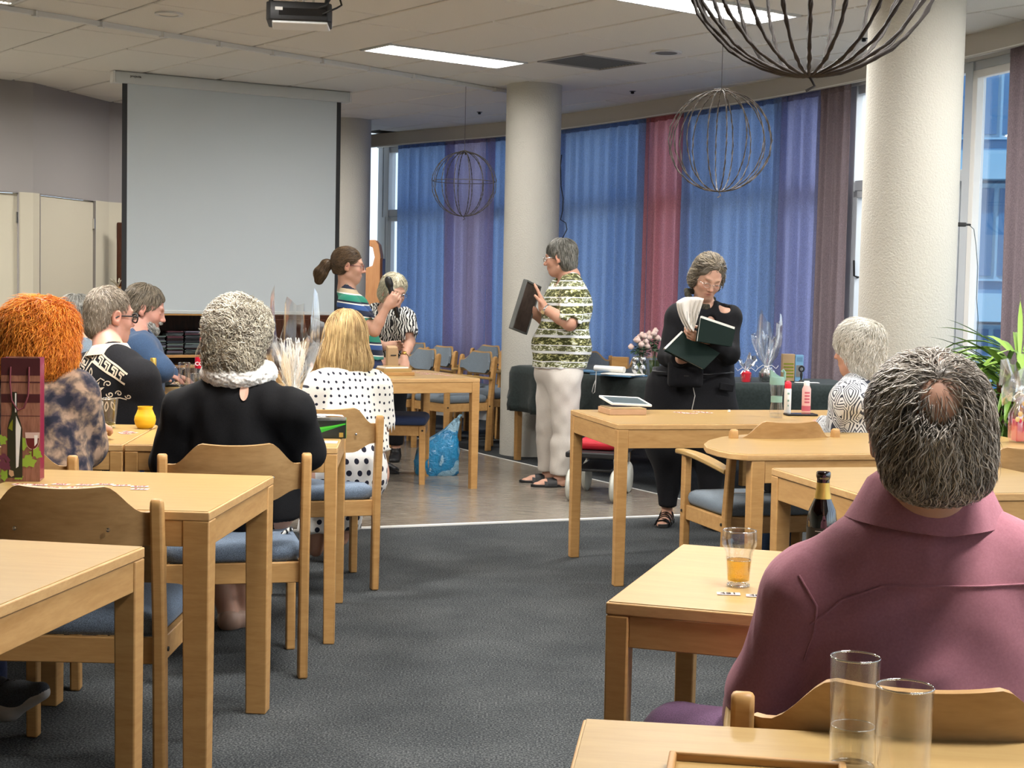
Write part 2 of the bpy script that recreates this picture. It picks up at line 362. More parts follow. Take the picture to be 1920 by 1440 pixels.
o = rest.build('ceiling_tiles', 'ceiling_tile', ceiling); o['kind'] = 'stuff'
# ceiling light fixtures: those in view and the ones further back in the room
m = mat('diffuser', (1, 1, 1), 0.5); n_, l_ = nodes(m); n_['Principled BSDF'].inputs['Emission Color'].default_value = (1, .98, .92, 1); n_['Principled BSDF'].inputs['Emission Strength'].default_value = 2.2
fm = MB(); fr = .02
for sx in (-1, 1): fm.box((sx*(.58), 0, .014), (.02, .36, .028))
for sy in (-1, 1): fm.box((0, sy*.175, .014), (1.18, .02, .028))
def fixture(a, b, label, first=None):
    c = grid(a+1, b, CEIL-.006)
    t = thing('ceiling_light', label, 'light', c, GRID, 'recessed ceiling lights')
    if first:
        for ch in first.children: x = ch.copy(); COL.objects.link(x); x.parent = t
    else:
        fm.build('frame', 'white_paint', t); d = MB(); d.box((0, 0, .016), (1.14, .33, .008)); d.build('diffuser', 'diffuser', t)
        v = MB()
        for k in range(11): v.box((-.52+k*.104, 0, .005), (.004, .33, .010))
        v.build('louvre', 'plastic_white', t)
    ld = bpy.data.lights.new('lamp', 'AREA'); ld.shape = 'RECTANGLE'; ld.size = 1.1; ld.size_y = .3; ld.energy = LAMP_W*(1.6 if a < 0 else .82 if b < 7 else 1.0); ld.color = (1, .965, .92)
    lo = bpy.data.objects.new('lamp', ld); COL.objects.link(lo); lo.parent = t; lo.location = (0, 0, .0115)
    return t
f1 = fixture(3, 14.75, 'recessed ceiling light nearest the middle of the ceiling, left of the round column')
fixture(3, 10.44, 'recessed ceiling light cut by the top edge, behind the largest wire globe', f1)
fixture(3, 19.1, 'recessed ceiling light hidden behind the top of the projection screen', f1)
for a, b in FIX:
    fixture(a, b, 'recessed ceiling light outside the frame of the photograph', f1)
# ventilation grille and round ceiling speakers
g = thing('ceiling_vent', 'grey perforated square ceiling vent right of the ceiling light', 'vent', grid(5.5, 13.87, CEIL-.004), GRID)
m = MB(); 
for sx in (-1, 1): m.box((sx*.285, 0, .012), (.02, .5, .024))
for sy in (-1, 1): m.box((0, sy*.243, .012), (.59, .02, .024))
m.build('frame', 'grid_metal', g); mat('vent_grey', (.16, .16, .155), .7)
m = MB(); m.box((0, 0, .016), (.55, .47, .006))
m.build('plate', 'vent_grey', g); m = MB()
for k in range(14): m.box((0, -.22+k*.034, .010), (.55, .006, .006))
o = m.build('slats', 'vent_grey', g); o['kind'] = 'stuff'
for (a, b, r, lb) in ((5.57, 12.66, .105, 'round white ceiling speaker right of the grey vent'), (.35, 14.4, .085, 'round white ceiling speaker left of the projector')):
    t = thing('ceiling_speaker', lb, 'speaker', grid(a, b, CEIL-.012), 0, 'ceiling speakers')
    m = MB(); m.lathe([(r*.72, .002), (r, 0), (r, .012)], 32, capb=False); m.build('rim', 'white_paint', t, smooth=40)
    m = MB(); m.lathe([(r*.73, .004), (r*.73, .01)], 32); m.build('mesh_cover', 'vent_grey' if r > .1 else 'ceiling_tile', t, smooth=40)
for (px, py) in ((1186, 171), (899, 210), (1620, 72)):
    c = onz(px, py, CEIL); t = MB(); t.lathe([(.008, -.022), (.016, -.016), (.012, -.008), (.030, 0)], 16); o = t.build('sprinkler', 'dark_metal', smooth=50, loc=c)
    tag(o, {1186: 'small dark sprinkler head on the ceiling above the pink curtain', 899: 'small dark sprinkler head on the ceiling left of the middle column', 1620: 'small sprinkler head on the ceiling beside the large near column'}[px], 'sprinkler', 'ceiling sprinklers')
# long curtain rail on the ceiling
p0, p1 = grid(-2.6, 14.86, CEIL-.018), grid(6.42, 16.6, CEIL-.018)
t = thing('ceiling_rail', 'long thin white curtain rail crossing the ceiling to the middle column', 'rail', p0)
m = MB(); d = p1-p0; u = d.normalized(); w = Vector((-u.y, u.x, 0))*.016
m.hexa([tuple(x+Vector((0, 0, -.014))) for x in (-w, d-w, d+w, w)]+[tuple(x+Vector((0, 0, .017))) for x in (-w, d-w, d+w, w)]); m.build('track', 'white_paint', t, bevel=.004)
for k in range(12): c = d*(k+.5)/12; m = MB(); m.box((c.x, c.y, -.002), (.03, .05, .036)); m.build('bracket', 'white_paint', t)
# left walls
W0 = Vector((-6.5, 10.4, 0)); W1 = Vector((-4.02, 12.66, 0)); W2 = Vector((-3.72, 13.9, 0)); W3 = Vector((-1.62, 16.45, 0))
def wallseg(name, a, b, holes, t=.12):
    d = (b-a); L = d.length; u = d.normalized(); nrm = Vector((-u.y, u.x, 0))
    M = Matrix((( u.x, nrm.x, 0, a.x), (u.y, nrm.y, 0, a.y), (0, 0, 1, 0), (0, 0, 0, 1)))
    lo, hi = MB(), MB(); x = 0
    for h0, h1 in holes+[(L, L)]:
        if h0 > x: lo.box(((x+h0)/2, t/2, 1.025), (h0-x, t, 2.05), M)
        x = h1
    hi.box((L/2, t/2, (2.05+CEIL+.05)/2), (L, t, CEIL+.05-2.05), M)
    w = struct(name, lo, 'cream_wall'); hi.build('upper_band', 'grey_wall', w); return M, L
def door(M, x0, x1, name, hinge=True, handle_side=1):
    m = MB(); m.box(((x0+x1)/2, .04, 1.02), (x1-x0-.012, .04, 2.035), M); o = struct(name, m, 'cream_wall', bevel=.002)
    m = MB(); m.box((x0+.004, .02, 1.02), (.006, .05, 2.05), M); m.box((x1-.004, .02, 1.02), (.006, .05, 2.05), M); m.box(((x0+x1)/2, .02, 2.045), (x1-x0, .05, .006), M)
    m.build('door_frame', 'grey_wall', o)
    m = MB()
    for z in (.3, 1.1, 1.84): m.box((x1-.012, .012, z), (.018, .03, .09), M)
    m.build('hinge', 'chrome', o)
    m = MB(); hx = x0+.07; m.tube([M @ Vector((hx, .02, 1.05)), M @ Vector((hx, -.04, 1.05)), M @ Vector((hx+.11, -.045, 1.05))], .009, 8); m.build('door_handle', 'chrome', o, smooth=60)
u01 = (W1-W0).length
M1, L1 = wallseg('wall_left', W0, W1, [(u01-1.02, u01-.125)]); door(M1, u01-1.02, u01-.125, 'door_1')
M2, L2 = wallseg('wall_far_left', W1, W2, [(.1, 1.03)]); door(M2, .1, 1.03, 'door_2')
M3, L3 = wallseg('wall_back', W2, W3, [])
m = MB(); m.box((-6.5, 3.5, 1.5), (.1, 14, 3.2)); struct('wall_far_side', m, 'cream_wall')
m = MB(); m.box((-1.5, -3.3, 1.5), (10.4, .1, 3.2)); struct('wall_rear', m, 'cream_wall')
# window wall: parapet, sill, frames, panes, valance
m = MB(); strip(m, 0, NW, .14, .26, 0, .55, 6); struct('wall_right', m, 'white_paint')
m = MB(); strip(m, 0, NW, .095, .26, .55, .58, 6); struct('trim_3', m, 'white_paint')
m = MB(); strip(m, 0, NW, .14, .26, CEIL-.13, CEIL+.02, 6); struct('wall_lintel', m, 'white_paint')
m = MB(); strip(m, 1, NW, -.012, .012, CEIL-.135, CEIL, 3); strip(m, 1, NW, -.02, .0, CEIL-.142, CEIL-.128, 3); val = struct('trim_4', m, 'valance')
m = MB(); strip(m, 1, NW, -.022, -.013, CEIL-.138, CEIL-.130, 3); m.build('edge_strip', 'strip_white', val)
m = MB(); strip(m, 1, NW, .012, .14, CEIL-.03, CEIL, 6); struct('trim_5', m, 'valance')
# index helper: nearest path index to a pixel column of the photograph
def widx(px):
    best = 0; bd = 1e9
    for i in range(len(WP)):
        p = wpt(i, .2); d = Vector((p.x, p.y, 1.6))-Vector((0, 0, CAM_H)); z = d.dot(_fw)
        if z < 1: continue
        x = 960+FPX*d.dot(_rt)/z
        if abs(x-px) < bd: bd = abs(x-px); best = i
    return best
mull = sorted(set([1, widx(728), widx(900), widx(1075), widx(1240), widx(1345), widx(1478), widx(1598), widx(1815)]))
k = mull[-1]
while k+28 < NW: k += 28; mull.append(k)
wn = 0
for a, b in zip(mull, mull[1:]):
    wn += 1; pa, pb = wpt(a, .2), wpt(b, .2); d = (pb-pa); L = d.length; u = d.normalized(); nn = Vector((-u.y, u.x, 0))
    M = Matrix((( u.x, nn.x, 0, pa.x), (u.y, nn.y, 0, pa.y), (0, 0, 1, 0), (0, 0, 0, 1)))
    f = MB(); zt = CEIL-.13
    f.box((0, 0, (zt+.58)/2), (.085, .10, zt-.58), M)
    f.box((L/2, 0, .62), (L, .07, .08), M); f.box((L/2, 0, zt-.03), (L, .07, .06), M)
    big = a >= widx(1800)
    if not big: f.box((L/2, 0, 2.12), (L, .08, .075), M)
    w = struct('window_%d' % wn, f, 'window_frame', bevel=.004)
    g = MB(); g.box((L/2, 0, (zt+.6)/2), (L-.08, .006, zt-.66), M); g.build('pane', 'pane_glass', w)
    s_ = MB()                                                   # inner sash frame
    z1 = zt-.06 if big else 2.08
    for x in (.075, L-.075): s_.box((x, -.03 if nn.dot(wnorm(a)*_sg) > 0 else .03, (z1+.66)/2), (.05, .05, z1-.66), M)
    for z in (.685, z1-.025): s_.box((L/2, -.03 if nn.dot(wnorm(a)*_sg) > 0 else .03, z), (L-.1, .05, .05), M)
    s_.build('sash', 'plastic_white' if big else 'window_frame', w, bevel=.004)
# curtains
def curtain(px0, px1, m_, label, z0=.12, d=.055, amp=.036, wl=.15, seed=1, i0=None, i1=None, name='curtain'):
    a = widx(px0) if i0 is None else i0; b = min(NW, widx(px1)+3) if i1 is None else i1; d = d+.012*(seed % 2)
    r = random.Random(seed); pts = [wpt(i, d) for i in range(a, b+1)]; n = 5*(b-a)+1; cols = []; ph = 0
    amps = [r.uniform(.5, 1.35) for _ in range(500)]
    for j in range(n):
        t = j/5; i = min(int(t), b-a-1); fr = t-i; p = pts[i].lerp(pts[i+1], fr); nn = wnorm(a+i)*_sg
        ph += (.05/5)/wl*2*PI*r.uniform(.7, 1.3); A = amp*amps[int(ph/(2*PI)) % 500]
        col = []
        for kz in range(9):
            z = z0+(CEIL-.10-z0)*kz/8; s = .55+.45*(1-kz/8) if kz < 8 else .45
            w = math.sin(ph+.25*math.sin(kz*.7+ph*.05))*A*s+.3*A*math.sin(2*ph+1)
            col.append((p.x+nn.x*w, p.y+nn.y*w, z))
        cols.append(col)
    t = thing(name, label, 'curtain', (pts[0].x, pts[0].y, 0), 0, 'window curtains'); o0 = Vector(t.location)
    cols = [[tuple(Vector(c)-o0) for c in col] for col in cols]
    mb = MB(); mb.grid(cols); mb.build('fabric', m_, t, smooth=180)
    hb = MB(); hb.sheet([[c[-1] for c in cols], [(c[-1][0], c[-1][1], c[-1][2]-.07) for c in cols]], .002); hb.build('heading_tape', m_, t, smooth=180)
curtain(758, 850, 'curtain_blue', 'blue curtain at the far left end of the window wall', seed=1)
curtain(850, 925, 'curtain_mauve', 'pale mauve curtain behind the smallest hanging wire globe', seed=2)
curtain(925, 1060, 'curtain_blue', 'blue curtain partly hidden by the middle column', seed=3)
curtain(1060, 1218, 'curtain_blue', 'blue curtain between the middle column and the pink curtain', seed=4)
curtain(1218, 1288, 'curtain_red', 'dusty pink curtain hanging between two blue curtains', seed=5)
curtain(1288, 1475, 'curtain_blue', 'blue curtain behind the medium wire globe, right of the pink one', seed=6)
curtain(1475, 1556, 'curtain_purple', 'purplish blue curtain left of the gathered taupe curtain', seed=7)
curtain(1556, 1592, 'curtain_taupe', 'gathered taupe curtain beside the open window and near column', seed=8, amp=.034, wl=.10)
curtain(1908, 1990, 'curtain_taupe', 'taupe curtain at the right edge behind the green plant', seed=9, amp=.03, wl=.10)
# window handle on the sash seen between taupe curtain and column
i_ = widx(1606); p = at(1606, 520, wpt(i_, .1).y); t = thing('window_handle', 'grey lever handle on the open window beside the near column', 'handle', (p.x, p.y, p.z)) 
m = MB(); m.box((0, 0, -.02), (.03, .02, .14)); m.build('back_plate', 'dark_metal', t, bevel=.006)
m = MB(); m.tube([(0, 0, 0), (-.0, -.05, 0), (-.03, -.055, .01), (-.035, -.055, .12)], .008, 8); m.build('lever', 'dark_metal', t, smooth=60)
# columns
def column(x, y, r, label):
    m = MB(); m.lathe([(r, 0), (r, CEIL*.33), (r, CEIL*.66), (r, CEIL+.01)], 64); o = m.build('column', 'column_plaster', smooth=60, loc=(x, y, 0)); tag(o, label, 'column', 'round columns')
column(.13, 12.2, .221, 'round cream column in the middle, left of the person holding a dark panel')
column(2.1, 8.1, .25, 'largest and nearest cream column, right of the open window')
c = at(650, 400, 15.0); column(c.x, 15.0, .23, 'round grey-shaded column behind the right edge of the screen')
# white door frame and lectern-like wooden stand between column and window
t = thing('wooden_stand', 'tall orange-brown wooden stand with a rounded top beside the far column', 'stand', at(700, 560, 14.2)*1)
t.location.z = 0; m = MB(); w_ = .16
pr = [(-.06, 0), (.075, 0), (.075, 1.62), (.055, 1.72), (.02, 1.76), (-.03, 1.76), (-.03, 1.70), (.0, 1.69), (.02, 1.6), (0, 1.52), (-.06, 1.50)]
m.add([(x, -.15, z) for x, z in pr]+[(x, .15, z) for x, z in pr], [tuple(range(len(pr))), tuple(range(len(pr), 2*len(pr)))[::-1]]+[(i, len(pr)+i, len(pr)+(i+1) % len(pr), (i+1) % len(pr)) for i in range(len(pr))]); m.build('side_panel', 'honey_wood', t, bevel=.006)
m = MB(); m.box((.085, 0, .8), (.018, .32, 1.58)); m.build('edge_board', 'dark_wood', t)
# key box and brass clock-like things on the far wall
p = M3 @ Vector((.14, -.03, 1.80)); t = thing('key_box', 'small grey metal key box on the wall left of the screen', 'box', p, math.atan2(M3[1][0], M3[0][0]))
m = MB(); m.box((0, 0, 0), (.11, .06, .10)); m.build('case', 'grid_metal', t, bevel=.006); m = MB(); m.box((.03, -.033, 0), (.05, .006, .06)); m.build('front_plate', 'plastic_white', t); m = MB(); m.box((.05, -.04, -.05), (.012, .004, .06)); mat('yellow_tag', (.6, .5, .02), .5); m.build('tag', 'yellow_tag', t)
p = at(219, 500, 13.75); t = thing('wall_panel', 'narrow dark wood panel almost hidden behind the left edge of the screen', 'panel', (p.x+.02, p.y, 1.18)); m = MB(); m.box((.03, 0, .28), (.10, .03, .80)); m.build('board', 'dark_wood', t, bevel=.01)
m = MB(); m.tube([(-.01, -.03, -.16), (-.005, -.03, .1)], [.02, .032], 10); m.build('wooden_holder', 'shelf_wood', t, smooth=60)
m = MB()
for k in range(7):
    a = k*.9; m.tube([(0, -.03, .1), (.03*math.cos(a)-.01, -.05, .14), (.05*math.cos(a)-.02, -.05+.02*math.sin(a), .16+.015*math.sin(a*2))], .006, 6)
m.build('dried_flowers', 'cream_wall', t, smooth=60)
# bookcase with the stacks of discs under the screen
bx = thing('media_shelf', 'open wooden shelf unit full of disc cases below the screen', 'shelf', (-2.78, 13.35, 0), GRID-.1)
m = MB(); Wd = 1.02; 
for x in (-Wd/2, Wd/2): m = MB(); m.box((x, 0, .53), (.025, .36, 1.06)); m.build('side_panel', 'shelf_wood', bx, bevel=.002)
for z in (.045, .36, .60, .69, 1.055): 
    m = MB(); m.box((0, 0, z), (Wd-.026, .36, .022)); m.build('shelf_board', 'shelf_wood', bx, bevel=.002)
m = MB(); m.box((0, .18, .53), (Wd, .01, 1.05)); m.build('back_panel', 'dark_wood', bx)
t = thing('dark_cabinet', 'dark reddish-brown wooden cabinet to the right of the disc shelf', 'cabinet', (-1.93, 13.75, 0), GRID-.1)
m = MB(); m.box((0, 0, .53), (.78, .36, 1.06)); m.build('body', 'dark_wood', t, bevel=.004)
for s_ in (-1, 1):
    m = MB(); m.box((s_*.19, -.187, .53), (.365, .016, .98)); d_ = m.build('door', 'dark_wood', t, bevel=.003); m = MB(); m.lathe([(.006, 0), (.012, .012), (.010, .02)], 12, M=Matrix.Translation((s_*.03, -.195, .6)) @ Matrix.Rotation(R(90), 4, 'X')); m.build('knob', 'chrome', d_, smooth=60)
# disc cases, one by one
cc = [(.02, .02, .025), (.06, .07, .09), (.10, .12, .13), (.16, .15, .20), (.04, .05, .04), (.12, .16, .15), (.08, .03, .04), (.03, .03, .035)]
for i, c in enumerate(cc): mat('disc_%d' % i, c, .25)
case_me = []
for i in range(len(cc)):
    m = MB(); m.box((0, 0, .005), (.142, .125, .0095)); o = m.build('disc_case', 'disc_%d' % i); case_me.append(o.data); bpy.data.objects.remove(o)
Mb = Matrix.Translation(bx.location) @ Matrix.Rotation(GRID-.1, 4, 'Z')
def discs(x, z, n, where, seed):
    r = random.Random(seed)
    for k in range(n):
        o = bpy.data.objects.new('disc_case', r.choice(case_me)); COL.objects.link(o)
        o.location = Mb @ Vector((x+r.uniform(-.006, .006), -.08+r.uniform(-.008, .008), z+k*.0103)); o.rotation_euler.z = GRID-.1+r.uniform(-.05, .05)
        tag(o, where, 'disc case', 'disc cases in the shelf unit')
for i, (x, n) in enumerate(((-.42, 16), (-.26, 20), (-.10, 20), (.06, 22), (.215, 17), (.37, 15))):
    discs(x, .7025, n, 'disc case in the %s stack from the left, upper shelf below the screen' % ('first', 'second', 'third', 'fourth', 'fifth', 'sixth')[i], i)
for i, (x, n) in enumerate(((-.3, 8), (-.1, 9), (.1, 10), (.3, 8))):
    discs(x, .373, n, 'disc case in the %s stack from the left, lower shelf below the screen' % ('first', 'second', 'third', 'fourth')[i], 20+i)
# projection screen
a_, b_ = at(213, 146, 11.83), at(652, 182, 12.86)
ang = math.atan2(b_.y-a_.y, b_.x-a_.x); Ls = (Vector((b_.x, b_.y))-Vector((a_.x, a_.y))).length; mid = (a_+b_)/2
t = thing('projection_screen', 'large pull-down projection screen with white housing and black side borders', 'screen', (mid.x, mid.y, 0), ang)
zt = mid.z
m = MB(); pr = [(-.04, -.045), (.04, -.045), (.045, -.03), (.045, .04), (.03, .045), (-.035, .045), (-.045, .03), (-.045, -.035)]
m.add([(-Ls/2, y, z+zt) for y, z in pr]+[(Ls/2, y, z+zt) for y, z in pr], [tuple(range(8)), tuple(range(8, 16))[::-1]]+[(i, 8+i, 8+(i+1) % 8, (i+1) % 8) for i in range(8)]); m.build('housing', 'case_white', t, bevel=.004)
for s_ in (-1, 1):
    m = MB(); m.box((s_*(Ls/2+.008), 0, zt), (.018, .095, .094)); m.build('end_cap', 'plastic_white', t, bevel=.006)
    m = MB(); m.box((s_*Ls*.26, .01, zt+.062), (.10, .05, .03)); m.box((s_*Ls*.26, .01, (zt+CEIL)/2+.03), (.03, .03, CEIL-zt-.02)); m.build('mounting_bracket', 'plastic_white', t)
zb = at(430, 586, 12.35).z; ws = Ls-.13
m = MB(); m.box((0, -.01, (zt+zb)/2-.01), (ws, .002, zt-zb-.02)); m.build('screen_border', 'black', t)
m = MB(); m.box((0, -.0125, (zt+zb)/2-.01), (ws-.08, .0015, zt-zb-.02)); m.build('screen_fabric', 'screen_grey', t)
m = MB(); m.box((0, -.01, zb), (ws-.05, .022, .028)); m.build('bottom_bar', 'case_white', t, bevel=.006)
text_mesh('projecta', .026, 'ink', 'lettering', t, Matrix.Translation((-Ls/2+.16, -.0465, zt+.012)) @ Matrix.Rotation(R(90), 4, 'X'))
# projector
c = at(562, 30, 7.9); t = thing('projector', 'black projector hanging from the ceiling above the screen', 'projector', c, R(6))
m = MB(); w, dp, hh = .165, .13, .062
body = [(-w, -dp), (w, -dp), (w+.0, dp), (-w, dp)]
m.prism([(-w+.02, -dp), (w-.02, -dp), (w, -dp+.03), (w, dp-.02), (w-.03, dp), (-w+.03, dp), (-w, dp-.02), (-w, -dp+.03)], -.045, .05); m.build('body', 'black', t, bevel=.006)
m = MB(); m.prism([(-w+.03, -dp+.01), (w-.02, -dp+.01), (w-.01, dp-.03), (-w+.02, dp-.03)], -.058, -.044); m.build('bottom_shell', 'plastic_white', t, bevel=.008)
m = MB(); m.box((-.10, -dp-.002, .012), (.038, .003, .016)); m.build('label_plate', 'paper', t)
m = MB(); m.box((.02, -dp-.001, -.002), (.24, .004, .036)); m.build('port_panel', 'black_gloss', t)
m = MB()
for x in (-.02, .02, .07): m.box((x, 0, .075), (.012, .03, .06))
m.box((.03, 0, .10), (.16, .10, .012)); m.tube([(.03, 0, .1), (.03, 0, CEIL-c.z)], .02, 12); m.build('ceiling_mount', 'silver', t)
for x in (-.14, .14):
    m = MB(); m.lathe([(.012, 0), (.009, .02)], 10, (x, -dp+.02, .05)); m.build('foot', 'black', t)
m = MB(); m.tube([(.12, -dp-.01, -.01), (.15, -dp-.03, .0), (.19, -dp-.02, .02), (.215, -.1, .045), (.20, -.08, .1), (.17, -.05, .2), (.05, 0, CEIL-c.z)], .005, 6); m.tube([(.1, -dp-.01, .02), (.14, -dp-.03, .03), (.17, -dp, .09), (.16, 0, .3), (.04, .01, CEIL-c.z)], .005, 6); m.build('cable', 'black', t, smooth=80)
# wire globes
mat('wire', (.05, .042, .038), .7); mat('wire_pale', (.20, .17, .15), .7)
def globe(px, py, Y, R_, n, label, r=.0027, flat=1.0, seed=0, tie=True):
    c = at(px, py, Y); t = thing('wire_globe', label, 'decoration', c, 0, 'hanging wire globes'); rr = random.Random(seed)
    for k in range(n):
        a = PI*2*k/n+rr.uniform(-.06, .06); m = MB(); pa, pb = [], []
        for j in range(25):
            th = PI*j/24; rad = R_*math.sin(th)*rr.uniform(.985, 1.015); z = R_*math.cos(th)*flat
            tw = .0022*math.sin(j*2.4); tv = .0022*math.cos(j*2.4)
            dx, dy = math.cos(a), math.sin(a)
            pa.append((dx*(rad+tw)-dy*tv, dy*(rad+tw)+dx*tv, z)); pb.append((dx*(rad-tw)+dy*tv, dy*(rad-tw)-dx*tv, z))
        m.tube(pa, r, 5, mi=0); m.tube(pb, r*.8, 5, mi=1); m.build('wire_rib', ['wire', 'wire_pale' if seed == 2 else 'wire'], t, smooth=80)
    m = MB(); m.tube([(0, 0, R_*flat), (0, 0, CEIL-c.z)], .0018, 5); m.build('hanging_wire', 'wire', t)
    m = MB()
    for k in range(14):
        a = rr.uniform(0, 6.28); q = rr.uniform(.01, .05); s_ = rr.choice((1, 1, -1)) if not tie else 1
        m.tube([(0, 0, R_*flat*s_+.01), (q*math.cos(a), q*math.sin(a), R_*flat*s_-.01+rr.uniform(-.01, .02)), (q*1.8*math.cos(a), q*1.8*math.sin(a), R_*flat*s_-.02)], .0035, 5)
    m.tube([(0, 0, -R_*flat), (.012, 0, -R_*flat-.02), (-.005, 0, -R_*flat-.03)], .003, 5)
    m.build('knot', 'wire_pale' if seed == 2 else 'wire', t, smooth=80)
    if seed == 1:
        m = MB(); m.tube([(R_*.97*math.cos(x*PI/12), R_*.97*math.sin(x*PI/12), .02) for x in range(24)], .003, 5, closed=True); m.build('middle_ring', 'wire', t, smooth=80)
globe(870, 345, 12.1, .256, 14, 'smallest hanging wire globe, in front of the mauve curtain', seed=1)
globe(1350, 265, 7.8, .264, 16, 'medium hanging wire globe in front of the blue curtain, beside the pink one', seed=2, flat=.97)
globe(1525, -108, 3.05, .262, 22, 'largest hanging wire globe, cut off by the top edge', r=.0036, seed=3)
# outside: pale apartment building seen through the right-hand windows
for nm, c, r in (('facade_pale', (.16, .34, .52), .6), ('facade_blue', (.025, .12, .28), .3), ('facade_mid', (.06, .20, .38), .5)): mat(nm, c, r)
ob = Vector((8.2, 22.5, 0)); t = thing('apartment_building', 'blue-tinted apartment building seen through the windows on the right', 'building', ob, R(-12))
m = MB(); m.box((0, 3, 5), (15, 6, 14)); m.build('wall', 'facade_mid', t)
for fl in range(4):
    z = -.9+fl*2.1
    m = MB(); m.box((0, -.18, z), (15, .36, .42)); m.build('balcony_band', 'facade_pale', t)
    for k in range(8):
        x = -6.6+k*1.85; m = MB(); m.box((x, -.03, z+1.12), (1.3, .08, 1.45)); w = m.build('window', 'facade_pale', t)
        m = MB()
        for q in (-.31, .31): m.box((x+q, -.08, z+1.12), (.54, .03, 1.3))
        m.build('pane', 'facade_blue', w)
for k in range(4):
    m = MB(); m.box((-7.5+k*3.7, -.25, 4), (.35, .5, 12)); m.build('pier', 'facade_pale', t)
mat('paving', (.5, .49, .46), .9)
m = MB(); m.box((30, 8, -.2), (52, 70, .1)); o = m.build('ground', 'paving'); o['kind'] = 'structure'
# ================================================================ furniture
def make_table(label, w=.78, dpt=.78, leg=.05, h=.74, top='laminate', outline=None, apron=.07, legs=None, group='square wooden tables'):
    t = thing('table', label, 'table', (0, 0, 0), 0, group); th = .026
    m = MB(); ol = outline or [(0, 0), (w, 0), (w, dpt), (0, dpt)]
    m.prism(ol, h-th, h-.002); m.build('table_edge', 'edge_band', t, bevel=.003)
    c = Vector((sum(p[0] for p in ol)/len(ol), sum(p[1] for p in ol)/len(ol)))
    ins = [tuple(c+(Vector(p)-c)*(1-.006/(Vector(p)-c).length)) for p in ol]
    m = MB(); m.prism(ins, h-.004, h); m.build('table_top', top, t, bevel=.001)
    lg = legs or [(leg/2, leg/2), (w-leg/2, leg/2), (w-leg/2, dpt-leg/2), (leg/2, dpt-leg/2)]
    for x, y in lg:
        m = MB(); m.hexa([(x-leg*.44, y-leg*.44, 0), (x+leg*.44, y-leg*.44, 0), (x+leg*.44, y+leg*.44, 0), (x-leg*.44, y+leg*.44, 0),
                          (x-leg/2, y-leg/2, h-th), (x+leg/2, y-leg/2, h-th), (x+leg/2, y+leg/2, h-th), (x-leg/2, y+leg/2, h-th)]); m.build('leg', 'beech', t, bevel=.004)
    for i in range(4):
        a, b = Vector(lg[i]), Vector(lg[(i+1) % 4]); d = (b-a); L = d.length-leg; u = d.normalized(); mid = (a+b)/2; nn = Vector((u.y, -u.x))*(leg/2-.014)
        m = MB(); m.box((0, 0, h-th-apron/2), (L, .02, apron)); o = m.build('apron', 'beech_rail', t, bevel=.002); o.location = (mid.x+nn.x, mid.y+nn.y, 0); o.rotation_euler.z = math.atan2(u.y, u.x)
    return t
def place_table(corner, ang, **k):
    t = make_table(**k); t.location = (corner[0], corner[1], 0); t.rotation_euler.z = R(ang); return t
# local origin = front-left corner, +x along the front edge
def at_fr(corner, ang, w): a = R(ang); return (corner[0]-w*math.cos(a), corner[1]-w*math.sin(a))
T1 = place_table(at_fr((-.95+.005, 2.66), -9.5, .8), -9.5, label='nearest table at the lower left, cut off by the left edge', w=.8, dpt=.74, leg=.052, top='laminate')
T2 = place_table(at_fr((-.785, 3.925), -3.5, .735), -3.5, label='square table carrying the wine gift bag, with thick square legs', w=.735, dpt=.77, leg=.072, top='laminate')
T3R = place_table(at_fr((-.64, 5.56), 4, .775), 4, label='table under the green box, right in front of the woman in black', w=.775, dpt=.78, leg=.048)
T3L = place_table(at_fr((-1.42, 5.505), 4, .8), 4, label='table with the yellow vase and the large drinking glass', w=.8, dpt=.78, leg=.048)
T10 = place_table((-1.62, 7.12), 6, label='table hidden behind the blonde woman in the dotted blouse', w=.8, dpt=.78, leg=.05)
T11 = place_table((-2.03, 8.12), 6, label='table where the bearded man in blue rests his hands', w=1.15, dpt=.9, leg=.05)
T4 = place_table((-1.24, 9.52), 24.5, label='table with the wooden boxes, in front of the stored chairs', w=1.13, dpt=.95, leg=.055, h=.74)
T5 = place_table((.48, 6.77), 13.5, label='long table with the bottles, in front of the person in black', w=1.4, dpt=.79, leg=.052, top='laminate', apron=.085)
ol6 = [(0, 0), (1.45, 0), (1.45, .82), (.62, .82), (.44, .80), (.28, .74), (.15, .65), (.05, .53), (-.02, .40), (-.06, .27), (-.065, .15), (-.05, .06)]
T6 = place_table((.885, 5.61), 14, label='table with a rounded end, in front of the armchair on the right', w=1.45, dpt=.82, leg=.055, outline=ol6, legs=[(.045, .03), (1.42, .03), (1.42, .79), (.32, .68)], apron=.085)
T7 = place_table((1.06, 4.53), 13.5, label='table directly behind the grey-haired man, beyond the brown beer bottle', w=.86, dpt=.68, leg=.055, top='laminate_pale', apron=.08)
T8 = place_table((.19, 2.89), -18, label='table holding the half-full beer glass', w=.95, dpt=.72, leg=.046, top='laminate_pale', apron=.062)
T9 = place_table((.02, 1.36), -7, label='nearest table at the lower right, with two tall glasses', w=1.1, dpt=.735, leg=.05, top='laminate_pale')
